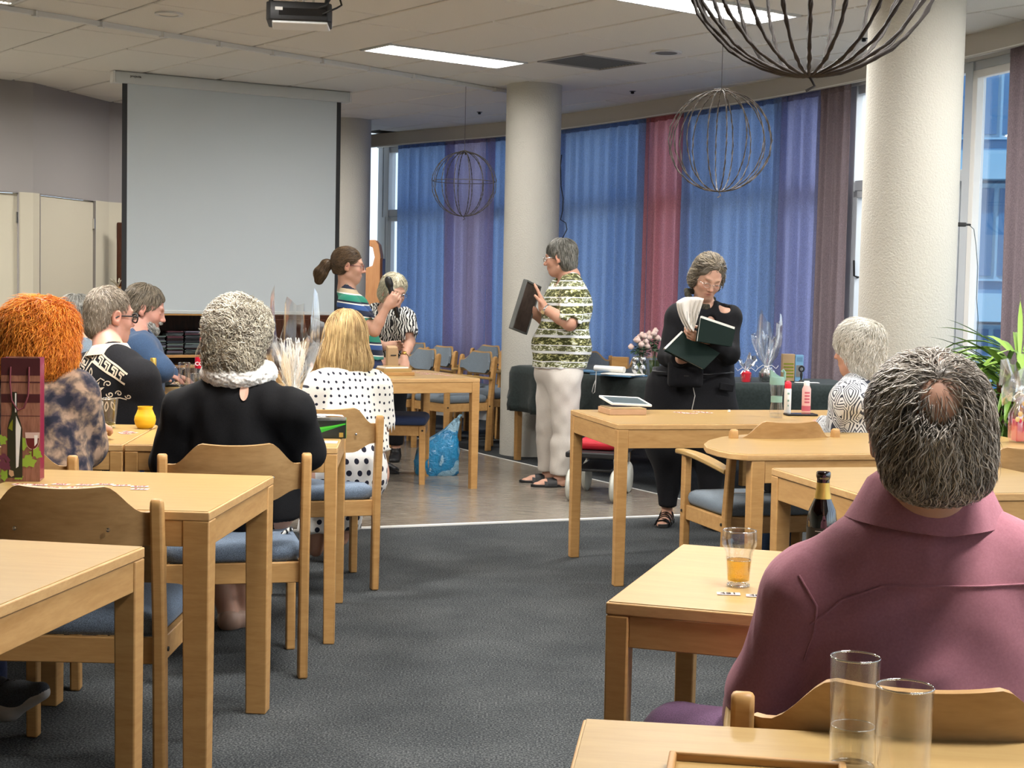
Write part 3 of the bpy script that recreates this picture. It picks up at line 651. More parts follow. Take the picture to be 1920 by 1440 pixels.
# ---- chairs
def back_profile(x, top=True):   # |x| 0..1
    s = min(1, max(0, (abs(x)-.50)/.42)); s = s*s*(3-2*s)
    return (.812-.006*(1-min(1, abs(x)/.5)**2)-.072*s) if top else (.618+.035*s)
def make_chair(label, arms=False, seatm='blue_seat', pad=None, group='wooden chairs'):
    t = thing('chair', label, 'chair', (0, 0, 0), 0, group)
    hw = .235
    for s in (-1, 1):
        # rear post, leaning back, rounded top
        m = MB(); x0 = s*hw; w = .0165; pr = [(-.19, 0), (-.205, .40), (-.25, .74), (-.256, .768), (-.27, .779), (-.285, .774), (-.29, .755), (-.253, .42), (-.238, 0)]
        n = len(pr); m.add([(x0-w, y, z) for y, z in pr]+[(x0+w, y, z) for y, z in pr], [tuple(range(n)), tuple(range(n, 2*n))[::-1]]+[(i, n+i, n+(i+1) % n, (i+1) % n) for i in range(n)])
        m.build('rear_post', 'beech', t, bevel=.007)
        m = MB(); m.hexa([(x0-w, .185, 0), (x0+w, .185, 0), (x0+w, .225, 0), (x0-w, .225, 0), (x0-w, .18, .63 if arms else .40), (x0+w, .18, .63 if arms else .40), (x0+w, .225, .63 if arms else .40), (x0-w, .225, .63 if arms else .40)]); m.build('front_leg', 'beech', t, bevel=.005)
        m = MB(); m.box((x0-s*.004, -.01, .365), (.022, .38, .065)); r = m.build('side_rail', 'beech_rail', t, bevel=.003)
        m = MB(); m.lathe([(.007, 0), (.006, .004)], 10, M=Matrix.Translation((x0+s*(w), -.212, .37)) @ Matrix.Rotation(s*R(90), 4, 'Y')); m.lathe([(.007, 0), (.006, .004)], 10, M=Matrix.Translation((x0+s*(w), .203, .37)) @ Matrix.Rotation(s*R(90), 4, 'Y'))
        b = m.build('bolt', 'dark_metal', t); b['kind'] = 'stuff'
        if arms:
            P = []
            for i in range(9):
                f = i/8; y = -.235+.52*f; z = .615+.035*math.sin(f*1.9); wd = .022+.008*math.sin(f*3); P.append([(x0-wd, y, z-.01), (x0+wd, y, z-.01)])
            m = MB(); m.sheet(P, .022); m.build('armrest', 'laminate', t, bevel=.006)
    for y, z in ((-.213, .365), (.205, .365)):
        m = MB(); m.box((0, y, z), (.45, .022, .07)); m.build('seat_rail', 'beech_rail', t, bevel=.003)
    # plywood back
    def bk(off, th, sh=1.0, z0=0, z1=0):
        P = []
        for j in range(17):
            col = []
            for i in range(33):
                x = -1+2*i/32; zt = back_profile(x)-z1; zb = back_profile(x, False)+z0; z = zb+(zt-zb)*j/16
                y = -.205-.012-.055*(1-x*x)-(z-.4)*.15+off+.012*(abs(x)**6)
                col.append((x*.222*sh, y, z))
            P.append(col)
        m = MB(); m.sheet(P, th); return m
    bk(0, .013).build('backrest', 'beech_ply', t, smooth=50)
    bk(.0135, .018, .94, .012, .012).build('back_pad', pad or seatm, t, smooth=60)
    m = MB()
    for x in (-.12, .12):
        m.lathe([(.006, 0), (.005, .004), (.001, .005)], 10, M=Matrix.Translation((x, -.313 + .0, .70)) @ Matrix.Rotation(R(90), 4, 'X'))
    b = m.build('screws', 'silver', t); b['kind'] = 'stuff'
    # seat cushion, soft edged
    P = []; n = 12
    m = MB(); vs = []; rings = [(.225, .212, .402), (.232, .22, .412), (.236, .225, .43), (.232, .22, .45), (.21, .20, .462), (.15, .14, .467), (.0, .0, .468)]
    for (a, b, z) in rings[:-1]:
        for k in range(48):
            an = 2*PI*k/48; c_, s_ = math.cos(an), math.sin(an); e = .22; vs.append((a*math.copysign(abs(c_)**e, c_), b*math.copysign(abs(s_)**e, s_)+.005, z))
    vs.append((0, 0, .466)); fs = [(i*48+k, i*48+(k+1) % 48, (i+1)*48+(k+1) % 48, (i+1)*48+k) for i in range(5) for k in range(48)]+[(5*48+k, 5*48+(k+1) % 48, 6*48) for k in range(48)]+[tuple(range(48))[::-1]]
    m.add(vs, fs); m.build('seat_cushion', seatm, t, smooth=70)
    return t
def put(t, x, y, deg): t.location = (x, y, 0); t.rotation_euler = (0, 0, R(deg)); return t
def put_rr(t, x, y, deg, side=1):      # by the foot of its right (side=1) or left rear post
    a = R(deg); ox, oy = side*.235, -.214; return put(t, x-(ox*math.cos(a)-oy*math.sin(a)), y-(ox*math.sin(a)+oy*math.cos(a)), deg)
C1 = make_chair('empty chair with its wooden back in front of the wine bag table'); put_rr(C1, -.912, 3.94, 0)
def chair(x, y, deg, label, side=1, src=None, group='wooden chairs'):
    c = dup(src or C1, label=label, group=group); return put_rr(c, x, y, deg, side)
chair(-.695, 5.08, 14, 'chair on which the curly-haired woman in black sits')
chair(-.59, 6.6, 19, 'chair on which the blonde woman in the dotted blouse sits')
chair(-1.405, 4.87, 4, 'chair of the orange-haired woman, behind the wine bag')
CA = make_chair('armchair with a black bag on its seat, left of the rounded table', arms=True, seatm='grey_seat'); put_rr(CA, .904, 6.28, 17, -1)
c12 = chair(.345, 2.165, -9, 'armchair of the grey-haired man in the burgundy shirt, at the lower right', -1, CA)
chair(1.62, 5.42, 10, 'chair back visible at the right edge beyond the grey-haired man', -1)
chair(1.62, 6.35, 60, 'chair on which the white-haired woman sits, beside the near column', -1)
chair(-1.92, 6.35, -50, 'grey chair of the man in the black and cream shirt', -1)
chair(-2.45, 7.8, -70, 'chair of the bearded man in the blue shirt', -1)
cs = make_chair('chair with a dark navy seat pushed under the table with the wooden boxes', seatm='navy_seat'); put(cs, -.80, 10.38, -90)
# stored chairs by the curtain, facing the lower left
SG = 'stored chairs in front of the curtains'
sc = make_chair('stored grey-blue chair nearest the middle column, just behind the box table', arms=True, seatm='grey_seat', group=SG); put(sc, -.50, 12.42, 127)
spots = [(-.98, 12.75, 127, 'stored chair next to the bending woman, second from the middle column'), (-.15, 13.05, 127, 'stored chair partly hidden by the left side of the middle column'),
         (-.86, 13.35, 127, 'stored chair in the second row, left of the ones beside the column'), (-.45, 13.75, 127, 'stored chair in the row furthest back, close to the mauve curtain'),
         (-1.15, 14.1, 127, 'stored chair at the far left end of the back row'), (-.02, 13.6, 127, 'stored chair behind the left edge of the middle column, second row'), (-1.45, 13.2, 127, 'stored chair behind the bending woman in the zebra print')]
for x, y, a, lb in spots: put(dup(sc, label=lb, group=SG), x, y, a)
for x, y, a, lb in ((.72, 12.72, 200, 'chair behind the dark-clothed table, between column and flower vase'), (1.25, 11.95, 215, 'chair behind the dark-clothed table, beside the glass vase')): put(dup(sc, label=lb, group=SG), x, y, a)
# ---- the tables under dark cloths
cloth('dark_cloth', (.016, .024, .023), .75, 60, vary=.2, fold=.02)
def cloth_table(x, y, deg, w, d, label, drops, seed, corner=False):
    t = make_table('plain table under the dark cloth of '+label.split(' behind')[0], w=w-.02, dpt=d-.02, leg=.05, h=.735, group='tables under the dark cloths'); t.location = (x, y, 0); t.rotation_euler.z = R(deg)
    r = random.Random(seed); P = []; nx, ny = 48, 26
    f0, b0, l0, r0 = drops; n_ = lambda a, b: .006*math.sin(a*9+seed)+.004*math.sin(b*23+a*5)
    us = np.linspace(-l0, w+r0, nx); vs_ = np.linspace(-f0, d+b0, ny)
    for v in vs_:
        row = []
        for u in us:
            xx, yy, z = min(max(u, -.012), w+.0), min(max(v, -.012), d), .742
            ex = max(0, -u, u-w); ey = max(0, -v, v-d); e = max(ex, ey)
            if e > .012:
                z = .742-(e-.01); 
                fl = .022*(e/.35)*math.sin((u if ey >= ex else v)*19+seed)+.01*math.sin((u+v)*41)*(e/.35)
                if ey >= ex: yy += (-1 if v < 0 else 1)*(.02+abs(fl)+fl)
                if ex > .012 and ex >= ey*.4: xx += (-1 if u < 0 else 1)*(.02+abs(fl)+fl)
            row.append((xx, yy, z+n_(u, v)*.2))
        P.append(row)
    m = MB(); m.sheet(P, .0015); o = m.build('tablecloth', 'dark_cloth', smooth=180); o.location = (x, y, 0); o.rotation_euler.z = R(deg)
    tag(o, 'dark green-black cloth draped over '+label, 'tablecloth', 'dark tablecloths')
cloth_table(.02, 11.76, -59, 1.98, .75, 'the angled gift table behind the person in the striped shirt', (.36, .1, .16, .0), 1)
cloth_table(1.06, 10.0, 1, 1.22, .72, 'the gift table behind the person in black', (.40, .1, .0, .1), 2)
# black shopping trolley / cart with white wheels under the table
t = thing('trolley', 'low black trolley with white wheels and a red cover under the dark table', 'trolley', (.585, 9.75, 0), R(-14))
m = MB(); m.box((0, 0, .30), (.34, .62, .035)); m.box((0, 0, .20), (.24, .5, .02)); m.build('frame', 'black', t, bevel=.008)
m = MB(); m.box((0, .0, .355), (.24, .36, .07)); m.build('cover', 'red', t, bevel=.03, seg=3)
mat('wheel_white', (.55, .56, .50), .4)
for sx in (-1, 1):
    for sy in (-1, 1):
        m = MB(); M_ = Matrix.Translation((sx*.14, sy*.26, .105)) @ Matrix.Rotation(R(90), 4, 'Y'); m.lathe([(.02, -.02), (.085, -.02), (.104, -.008), (.104, .008), (.085, .02), (.02, .02)], 28, M=M_); m.build('wheel', 'wheel_white', t, smooth=50)
        m = MB(); m.tube([(sx*.14, sy*.26, .105), (sx*.14, sy*.26, .29)], .01, 8); m.build('fork', 'silver', t)
# ================================================================ bodies, hair and clothes: smooth implicit surfaces turned into one continuous mesh each
V3 = lambda p: np.array(p, float)
def rc(a, b, r1, r2, k=.03, op='u'): return dict(t='rc', a=V3(a), b=V3(b), r1=r1, r2=r2, k=k, op=op)
def el(c, r, M=None, k=.03, op='u'): return dict(t='el', c=V3(c), r=V3(r), M=np.eye(3) if M is None else np.array(M), k=k, op=op)
def rb(c, hf, rad, M=None, k=.01, op='u'): return dict(t='rb', c=V3(c), h=V3(hf), rad=rad, M=np.eye(3) if M is None else np.array(M), k=k, op=op)
def cut(p, n, k=.006): n = V3(n); return dict(t='pl', p=V3(p), n=n/np.linalg.norm(n), k=k, op='cut')     # removes the side n points to
def infl(pr, d, k=None):
    out = []
    for q in pr:
        q = dict(q)
        if q['op'] == 'u':
            if q['t'] == 'rc': q['r1'] += d; q['r2'] += d
            elif q['t'] == 'el': q['r'] = q['r']+d
            else: q['rad'] += d
        if k: q['k'] = k
        out.append(q)
    return out
def pbox(q, m):
    if q['t'] == 'rc': r = max(q['r1'], q['r2'])+m; return np.minimum(q['a'], q['b'])-r, np.maximum(q['a'], q['b'])+r
    if q['t'] == 'el': e = np.sqrt(((q['M']*q['r'])**2).sum(1))+m; return q['c']-e, q['c']+e
    if q['t'] == 'rb': e = (np.abs(q['M'])*(q['h'])).sum(1)+q['rad']+m; return q['c']-e, q['c']+e
    return V3((-1e9,)*3), V3((1e9,)*3)
def pdist(q, X, Y, Z):
    if q['t'] == 'pl': return (X-q['p'][0])*q['n'][0]+(Y-q['p'][1])*q['n'][1]+(Z-q['p'][2])*q['n'][2]
    if q['t'] == 'rc':
        a, b = q['a'], q['b']; ba = b-a; l2 = ba@ba+1e-12; px, py, pz = X-a[0], Y-a[1], Z-a[2]
        h = np.clip((px*ba[0]+py*ba[1]+pz*ba[2])/l2, 0, 1)
        return np.sqrt((px-ba[0]*h)**2+(py-ba[1]*h)**2+(pz-ba[2]*h)**2)-(q['r1']+(q['r2']-q['r1'])*h)
    c, M = q['c'], q['M']; px, py, pz = X-c[0], Y-c[1], Z-c[2]
    u = px*M[0, 0]+py*M[1, 0]+pz*M[2, 0]; v = px*M[0, 1]+py*M[1, 1]+pz*M[2, 1]; w = px*M[0, 2]+py*M[1, 2]+pz*M[2, 2]
    if q['t'] == 'el':
        r = q['r']; k0 = np.sqrt((u/r[0])**2+(v/r[1])**2+(w/r[2])**2)+1e-9; k1 = np.sqrt((u/r[0]**2)**2+(v/r[1]**2)**2+(w/r[2]**2)**2)+1e-9
        return k0*(k0-1)/k1
    h = q['h']; qx, qy, qz = np.abs(u)-h[0], np.abs(v)-h[1], np.abs(w)-h[2]
    return np.sqrt(np.maximum(qx, 0)**2+np.maximum(qy, 0)**2+np.maximum(qz, 0)**2)+np.minimum(np.maximum(qx, np.maximum(qy, qz)), 0)-q['rad']
def smin(a, b, k):
    h = np.maximum(k-np.abs(a-b), 0)/k; return np.minimum(a, b)-h*h*k*.25
def combine(D, d, q):
    if q['op'] == 'u': return smin(D, d, q['k'])
    if q['op'] == 's': return -smin(-D, d, q['k'])
    return -smin(-D, -d, q['k'])
def evalp(prims, P, disp=None):
    D = np.full(len(P), 1.0)
    for q in prims: D = combine(D, pdist(q, P[:, 0], P[:, 1], P[:, 2]), q)
    if disp is not None: D = D+disp(P[:, 0], P[:, 1], P[:, 2])
    return D
def axis(lo, hi, h, fines):
    out = [lo]
    while out[-1] < hi:
        x = out[-1]; st = h
        for a, b, f in fines:
            if a-h <= x <= b: st = min(st, f)
        out.append(x+st)
    return np.array(out)
def sdf_arrays(prims, h=.011, fine=(), disp=None, pad=.03, lo=None, hi=None):
    us = [q for q in prims if q['op'] == 'u']; bs = [pbox(q, pad) for q in us]
    L = np.min([b[0] for b in bs], 0); H = np.max([b[1] for b in bs], 0)
    if lo is not None: L = np.maximum(L, lo)
    if hi is not None: H = np.minimum(H, hi)
    ax = [axis(L[i], H[i], h, [(c[i]-r, c[i]+r, f) for c, r, f in fine]) for i in range(3)]
    D = np.full([len(a) for a in ax], .25)
    for q in prims:
        b0, b1 = pbox(q, q['k']+.06); sl = []
        for i in range(3):
            s0 = max(0, np.searchsorted(ax[i], b0[i])-1); s1 = min(len(ax[i]), np.searchsorted(ax[i], b1[i])+1); sl.append(slice(s0, s1))
        if any(s.stop <= s.start for s in sl): continue
        X, Y, Z = ax[0][sl[0]][:, None, None], ax[1][sl[1]][None, :, None], ax[2][sl[2]][None, None, :]
        D[tuple(sl)] = combine(D[tuple(sl)], pdist(q, X, Y, Z), q)
    if disp is not None: D = D+disp(ax[0][:, None, None], ax[1][None, :, None], ax[2][None, None, :])*(np.abs(D) < .08)
    D[0] = D[-1] = .1; D[:, 0] = D[:, -1] = .1; D[:, :, 0] = D[:, :, -1] = .1
    s = D < 0; nx, ny, nz = s.shape
    cnt = sum(s[i:nx-1+i, j:ny-1+j, k:nz-1+k].astype(np.int8) for i in (0, 1) for j in (0, 1) for k in (0, 1))
    act = (cnt > 0) & (cnt < 8); I, J, K = np.nonzero(act); N = len(I); idx = np.full(act.shape, -1, int); idx[I, J, K] = np.arange(N)
    acc = np.zeros((N, 3)); n = np.zeros(N); co = [(i, j, k) for i in (0, 1) for j in (0, 1) for k in (0, 1)]
    pos = lambda i, j, k: np.stack([ax[0][I+i], ax[1][J+j], ax[2][K+k]], 1)
    for c in co:
        for d in range(3):
            if c[d] == 0:
                e = list(c); e[d] = 1; a = D[I+c[0], J+c[1], K+c[2]]; b = D[I+e[0], J+e[1], K+e[2]]; m = (a < 0) != (b < 0)
                t = np.where(m, a/(a-b+1e-15), 0)[:, None]; p = pos(*c)*(1-t)+pos(*e)*t; acc += p*m[:, None]; n += m
    P = acc/np.maximum(n, 1)[:, None]; F = []
    for d in range(3):
        e = [0, 0, 0]; e[d] = 1; a = s[:nx-e[0], :ny-e[1], :nz-e[2]]; b = s[e[0]:, e[1]:, e[2]:]; m = a != b
        A, B, C = np.nonzero(m); u, v = [(1, 2), (2, 0), (0, 1)][d]
        ok = ([A, B, C][u] > 0) & ([A, B, C][v] > 0); A, B, C = A[ok], B[ok], C[ok]; q = [A, B, C]; fl = a[A, B, C]
        def g(du, dv):
            w = [A.copy(), B.copy(), C.copy()]; w[u] = w[u]-du; w[v] = w[v]-dv; return idx[w[0], w[1], w[2]]
        f = np.stack([g(1, 1), g(0, 1), g(0, 0), g(1, 0)], 1); f[~fl] = f[~fl][:, ::-1]; F.append(f)
    F = np.concatenate(F); F = F[(F >= 0).all(1)]; return P, F
def mesh_np(name, P, F, m, parent, attrs=None, origin=None):
    o = V3(parent.location) if parent is not None else V3((0, 0, 0)) if origin is None else V3(origin)
    me = bpy.data.meshes.new(name); P = P-o
    k = F.shape[1]; me.vertices.add(len(P)); me.vertices.foreach_set('co', P.astype(np.float32).ravel()); me.loops.add(F.size); me.loops.foreach_set('vertex_index', F.astype(np.int32).ravel())
    me.polygons.add(len(F)); me.polygons.foreach_set('loop_start', np.arange(0, F.size, k, dtype=np.int32)); me.polygons.foreach_set('use_smooth', np.ones(len(F), bool))
    if attrs is not None:
        c = me.color_attributes.new('Col', 'FLOAT_COLOR', 'POINT'); a = np.ones((len(P), 4), np.float32); a[:, :3] = attrs; c.data.foreach_set('color', a.ravel())
    me.update(calc_edges=True); me.validate(); me.materials.append(MATS[m]); ob = bpy.data.objects.new(name, me); COL.objects.link(ob)
    if parent is not None: ob.parent = parent
    return ob
def waves(amp, f, seed, n=5, st=(1, 1, 1)):
    r = np.random.default_rng(seed); K = r.normal(size=(n, 3))*f*np.array(st); ph = r.uniform(0, 6.28, n)
    return lambda X, Y, Z: amp*sum(np.sin(K[i, 0]*X+K[i, 1]*Y+K[i, 2]*Z+ph[i]) for i in range(n))/n**.5
# ---- head
def hframe(yaw, pitch=0, roll=0):      # yaw: 0 looks away from the camera (+y), 90 looks right (+x), 180 towards the camera; pitch down; roll to its right
    f = Matrix.Rotation(-R(yaw), 3, 'Z') @ Matrix.Rotation(-R(pitch), 3, 'X') @ Matrix.Rotation(R(roll), 3, 'Y'); return np.array(f)
def head_prims(c, M, s=1.0, fem=False, open_=0.0):
    g = lambda x, y, z: V3(c)+M@(V3((x, y, z))*s); E = lambda p, r, k=.02, op='u', Q=None: el(g(*p), V3(r)*s, M if Q is None else M@Q, k*s, op)
    C = lambda a, b, r1, r2, k=.01, op='u': rc(g(*a), g(*b), r1*s, r2*s, k*s, op)
    jw = .028 if fem else .033
    pr = [E((0, -.012, .038), (.074, .094, .082)), E((0, .028, -.02), (.062, .064, .085), .03), E((0, .052, -.085), (jw, .030, .028), .035),
          C((-.045, .0, -.065), (-.018, .05, -.095), .020, .017, .03), C((.045, .0, -.065), (.018, .05, -.095), .020, .017, .03),
          E((-.036, .056, -.028), (.022, .020, .022), .02), E((.036, .056, -.028), (.022, .020, .022), .02),
          C((-.034, .078, .026), (-.012, .086, .022), .010, .009, .012), C((.034, .078, .026), (.012, .086, .022), .010, .009, .012),
          E((-.031, .092, .004), (.017, .013, .011), .012, 's'), E((.031, .092, .004), (.017, .013, .011), .012, 's'),
          E((-.031, .076, .002), (.0145, .011, .0095), .006), E((.031, .076, .002), (.0145, .011, .0095), .006),
          C((0, .088, .012), (0, .104, -.024), .007, .010, .012), E((0, .108, -.030), (.011, .010, .009), .008), E((-.011, .096, -.034), (.007, .009, .007), .006), E((.011, .096, -.034), (.007, .009, .007), .006),
          C((-.019, .077, -.057), (.019, .077, -.057), .0075, .0075, .008), C((-.012, .088, -.056), (.012, .088, -.056), .0055, .0055, .006), C((-.013, .086, -.067), (.013, .086, -.067), .0065, .0065, .006),
          C((-.022, .094, -.0615-open_*.3), (.022, .094, -.0615-open_*.3), .0022+open_, .0022+open_, .003, 's')]
    for q in (-1, 1):
        Q = np.array(Matrix.Rotation(q*R(-22), 3, 'Z') @ Matrix.Rotation(R(-12), 3, 'X'))
        pr += [E((q*.078, -.012, -.004), (.009, .020, .032), .008, 'u', Q), E((q*.086, -.009, .002), (.006, .011, .018), .006, 's', Q), E((q*.080, -.004, -.030), (.006, .009, .009), .006)]
    return pr
def face_colors(P, c, M, s, skin, lip=(.50, .16, .13), brow=None):
    L = ((P-V3(c))@M)/s; x, y, z = L[:, 0], L[:, 1], L[:, 2]; col = np.tile(V3(skin), (len(P), 1))
    def mixin(w, cc): col[:] = col*(1-w[:, None])+V3(cc)*w[:, None]
    bl = lambda a, b, cx, cz, lim: np.clip(1.4-np.sqrt(((np.abs(x)-cx)/a)**2+((z-cz)/b)**2), 0, 1)*(y > lim)
    mixin(bl(.024, .018, .036, -.022, .03)*.35, V3(skin)*V3((1.12, .72, .68))); mixin(bl(.013, .010, 0, -.030, .09)*.3, V3(skin)*V3((1.1, .7, .65)))
    mixin(bl(.020, .008, 0, -.0615, .07)*.8, lip); mixin(bl(.020, .0028, 0, -.0615, .07)*.8, (.12, .03, .03))
    mixin(bl(.019, .004, .031, .026, .06)*.75, brow or V3(skin)*.45); mixin(bl(.015, .0025, .031, -.001, .06)*.8, V3(skin)*.25); mixin(bl(.017, .007, .031, .009, .06)*.3, V3(skin)*.6)
    mixin(np.clip(1.4-np.sqrt(((np.abs(x)-.084)/.012)**2+((z+.004)/.03)**2+((y+.01)/.03)**2), 0, 1)*.35, V3(skin)*V3((1.1, .65, .6)))
    return col
def hand_prims(w, f, n, side, curl=.5, s=1.0, spread=.0, thumb=.6):
    """w wrist, f direction of the fingers, n normal out of the palm (towards what is held), side +1: thumb on the side f x n"""
    w, f, n = V3(w), V3(f), V3(n); f = f/np.linalg.norm(f); n = n-f*(n@f); n = n/np.linalg.norm(n); t = np.cross(f, n)*side
    M = np.stack([t, f, n], 1); pr = [el(w+f*.048*s, V3((.040, .052, .017))*s, M, .02), rc(w, w+f*.03*s, .026*s, .024*s, .02)]
    for i, (o, L) in enumerate(((.030, .072), (.010, .080), (-.010, .075), (-.029, .060))):
        p = w+f*(.086-.004*abs(i-1))*s+t*o*s; d = f+t*o*spread*8; d = d/np.linalg.norm(d); ang = 0; r = (.0090, .0092, .0088, .0078)[i]*s
        for j, fr in enumerate((.45, .31, .24)):
            ang += curl*(.55, 1.0, .7)[j]; q = p+(d*math.cos(ang)+n*math.sin(ang))*L*fr*s; pr.append(rc(p, q, r*(1-.06*j), r*(.94-.06*j), .005)); p = q
    p = w+f*.022*s+t*.030*s; q = p+(t*.55+f*.75+n*.25)*.036*s; u = q+(t*(.35-.4*thumb)+f*.75+n*.5*thumb)*.030*s; v = u+(t*(.1-.5*thumb)+f*.8+n*.6*thumb)*.024*s
    pr += [rc(p, q, .014*s, .011*s, .012), rc(q, u, .011*s, .0098*s, .005), rc(u, v, .0098*s, .0085*s, .005)]; return pr
def nrm(v): v = V3(v); return v/np.linalg.norm(v)
def torso_frame(shL, shR, pel, neck):
    up = nrm(V3(neck)-V3(pel)); x = V3(shR)-V3(shL); x = nrm(x-up*(x@up)); return np.stack([x, np.cross(up, x), up], 1)
def torso_prims(J, B):
    M = torso_frame(J['shL'], J['shR'], J['pelvis'], J['neck']); s = B.get('s', 1); n, p = V3(J['neck']), V3(J['pelvis']); mid = (V3(J['shL'])+V3(J['shR']))/2
    ch = n*.55+mid*.1+p*.35; be = n*.22+p*.78
    cw, cdp = B.get('chest', (.155, .105)); bw, bd = B.get('belly', (.14, .10)); hw, hd = B.get('hips', (.165, .115))
    ch = V3(J.get('chest', ch)); be = V3(J.get('belly', be))
    mm = (ch+p)/2; return [el(ch, (cw, cdp, .17), M, .05), el(mm, ((cw+hw)*.47, (cdp+hd)*.47, np.linalg.norm(ch-p)*.5+.09), M, .05), el(be+M[:, 1]*B.get('bf', 0), (bw, bd, .15), M, .06), el(p, (hw, hd, .12), M, .06),
            rc(J['shL'], ch+M[:, 2]*.10-M[:, 0]*.05, .052, .075, .05), rc(J['shR'], ch+M[:, 2]*.10+M[:, 0]*.05, .052, .075, .05),
            rc(J['shL'], n-M[:, 0]*.025, .045, .045, .04), rc(J['shR'], n+M[:, 0]*.025, .045, .045, .04)], M
def arm_prims(J, sd, r=(.050, .041, .040, .027), upto=1.0):
    s_, e_, w_ = V3(J['sh'+sd]), V3(J['el'+sd]), V3(J['wr'+sd]); return [rc(s_, e_, r[0], r[1], .02), rc(e_, e_*.65+w_*.35, r[2], r[2]*.95, .02), rc(e_*.65+w_*.35, w_, r[2]*.95, r[3], .02)]
def leg_prims(J, sd, r=(.088, .058, .055, .036)):
    h_, k_, a_ = V3(J['hip'+sd]), V3(J['kn'+sd]), V3(J['an'+sd]); return [rc(h_, k_, r[0], r[1], .04), rc(k_, k_*.65+a_*.35, r[2], r[2]*.98, .02), rc(k_*.65+a_*.35, a_, r[2]*.98, r[3], .02)]
def foot_prims(a, toe, s=1.0):
    a = V3(a); f = V3(toe)-a; f[2] = 0; f = nrm(f); z = V3((0, 0, 1)); g = lambda x, y, zz: a+f*x*s+np.cross(z, f)*y*s+V3((0, 0, zz-a[2]))
    return [rc(g(-.02, 0, .035), a, .032*s, .034*s, .02), rc(g(-.01, 0, .035), g(.10, 0, .028), .030*s, .026*s, .03), rc(g(.05, -.015, .026), g(.15, -.02, .016), .025*s, .014*s, .02), rc(g(.05, .015, .026), g(.14, .022, .014), .024*s, .012*s, .02), rc(g(.08, 0, .024), g(.155, 0, .014), .022*s, .013*s, .02)]
# ---- strands of hair following a surface
def strands(name, surf, seedP, flow, n, L, rad, m, parent, seg=7, seed=0, off=.004, curl=0, cf=60, lift=0, jit=.15, two=None, Lvar=.4, k=3):
    r = np.random.default_rng(seed); i = r.integers(0, len(seedP), n); p = seedP[i]+r.normal(size=(n, 3))*.002; path = [p]; e = 1e-3
    LL = L*(1-Lvar*r.uniform(size=(n, 1))); jd = r.normal(size=(n, 3))*jit; ph = r.uniform(0, 6.28, (n, 1)); o_ = off*r.uniform(.3, 1.6, n)
    def grad(p):
        b = evalp(surf, p); g = np.stack([evalp(surf, p+np.eye(3)[a]*e)-b for a in range(3)], 1)/e; return b, g/(np.linalg.norm(g, axis=1, keepdims=True)+1e-9)
    for sgi in range(seg):
        d, g = grad(p); f = flow(p)+jd; f = f-g*(f*g).sum(1, keepdims=True); f /= np.linalg.norm(f, axis=1, keepdims=True)+1e-9
        if curl: sd_ = np.cross(f, g); f = f+sd_*curl*np.sin(ph+sgi*cf/10)+g*curl*.6*np.cos(ph+sgi*cf/10)
        p = p+f*LL/seg; d, g = grad(p); t = (sgi+1)/seg; p = p-g*(d-(o_+lift*t*t))[:, None]*(.8 if not curl else .45); path.append(p)
    path = np.stack(path, 1); S_ = seg+1; T = np.gradient(path, axis=1); T /= np.linalg.norm(T, axis=2, keepdims=True)+1e-9
    a = np.cross(T, V3((.3, .5, .81))); a /= np.linalg.norm(a, axis=2, keepdims=True)+1e-9; b = np.cross(T, a); tp = np.interp(np.linspace(0, 1, S_), [0, .25, .7, 1], [.5, 1, .85, .12])*rad
    tp = tp[None, :, None]*(0.6+.8*r.uniform(size=(n, 1, 1)))
    rings = [path+(a*math.cos(2*PI*j/k)+b*math.sin(2*PI*j/k))*tp for j in range(k)]; P = np.stack(rings, 2).reshape(-1, 3)
    base = (np.arange(n)[:, None]*S_+np.arange(seg)[None])[..., None]*k; j = np.arange(k); j2 = (j+1) % k
    F = np.stack([base+j, base+j2, base+k+j2, base+k+j], -1).reshape(-1, 4)
    c0 = r.uniform(size=n); col = np.repeat(c0, S_*k)[:, None]*np.ones((1, 3)); return mesh_np(name, P, F, m, parent, col)
def hairmat(name, c1, c2, rough=.45, nz=0.0):
    m = mat(name, c1, rough, spec=.35); n, l = nodes(m); at_ = n.new('ShaderNodeVertexColor'); at_.layer_name = 'Col'
    s_ = n.new('ShaderNodeSeparateColor'); l.new(at_.outputs[0], s_.inputs[0]); f = s_.outputs[0]
    v = tex_coord(n, l, (1, 1, 1)); g = noise(n, l, v, 14, 3, .6); f = math_(n, l, 'ADD', math_(n, l, 'MULTIPLY', f, .6), math_(n, l, 'MULTIPLY', g, .55))
    l.new(ramp(n, l, f, [(.25, c1), (.85, c2)]), n['Principled BSDF'].inputs['Base Color'])
def skinmat():
    m = mat('skin', (.5, .3, .2), .5, spec=.35, sss=.12); n, l = nodes(m); at_ = n.new('ShaderNodeVertexColor'); at_.layer_name = 'Col'; v = tex_coord(n, l); f = noise(n, l, v, 45, 4, .65)
    l.new(mixc(n, l, math_(n, l, 'MULTIPLY', f, .35), at_.outputs[0], (.42, .17, .11)), n['Principled BSDF'].inputs['Base Color']); bump(n, l, noise(n, l, v, 160, 3), .12, .001)
skinmat(); mat('eye_white', (.65, .62, .58), .2); mat('iris', (.03, .035, .04), .2); mat('lens', (.5, .5, .5), .1); glass('lens_glass', (1, 1, 1), .1, .02, .97)
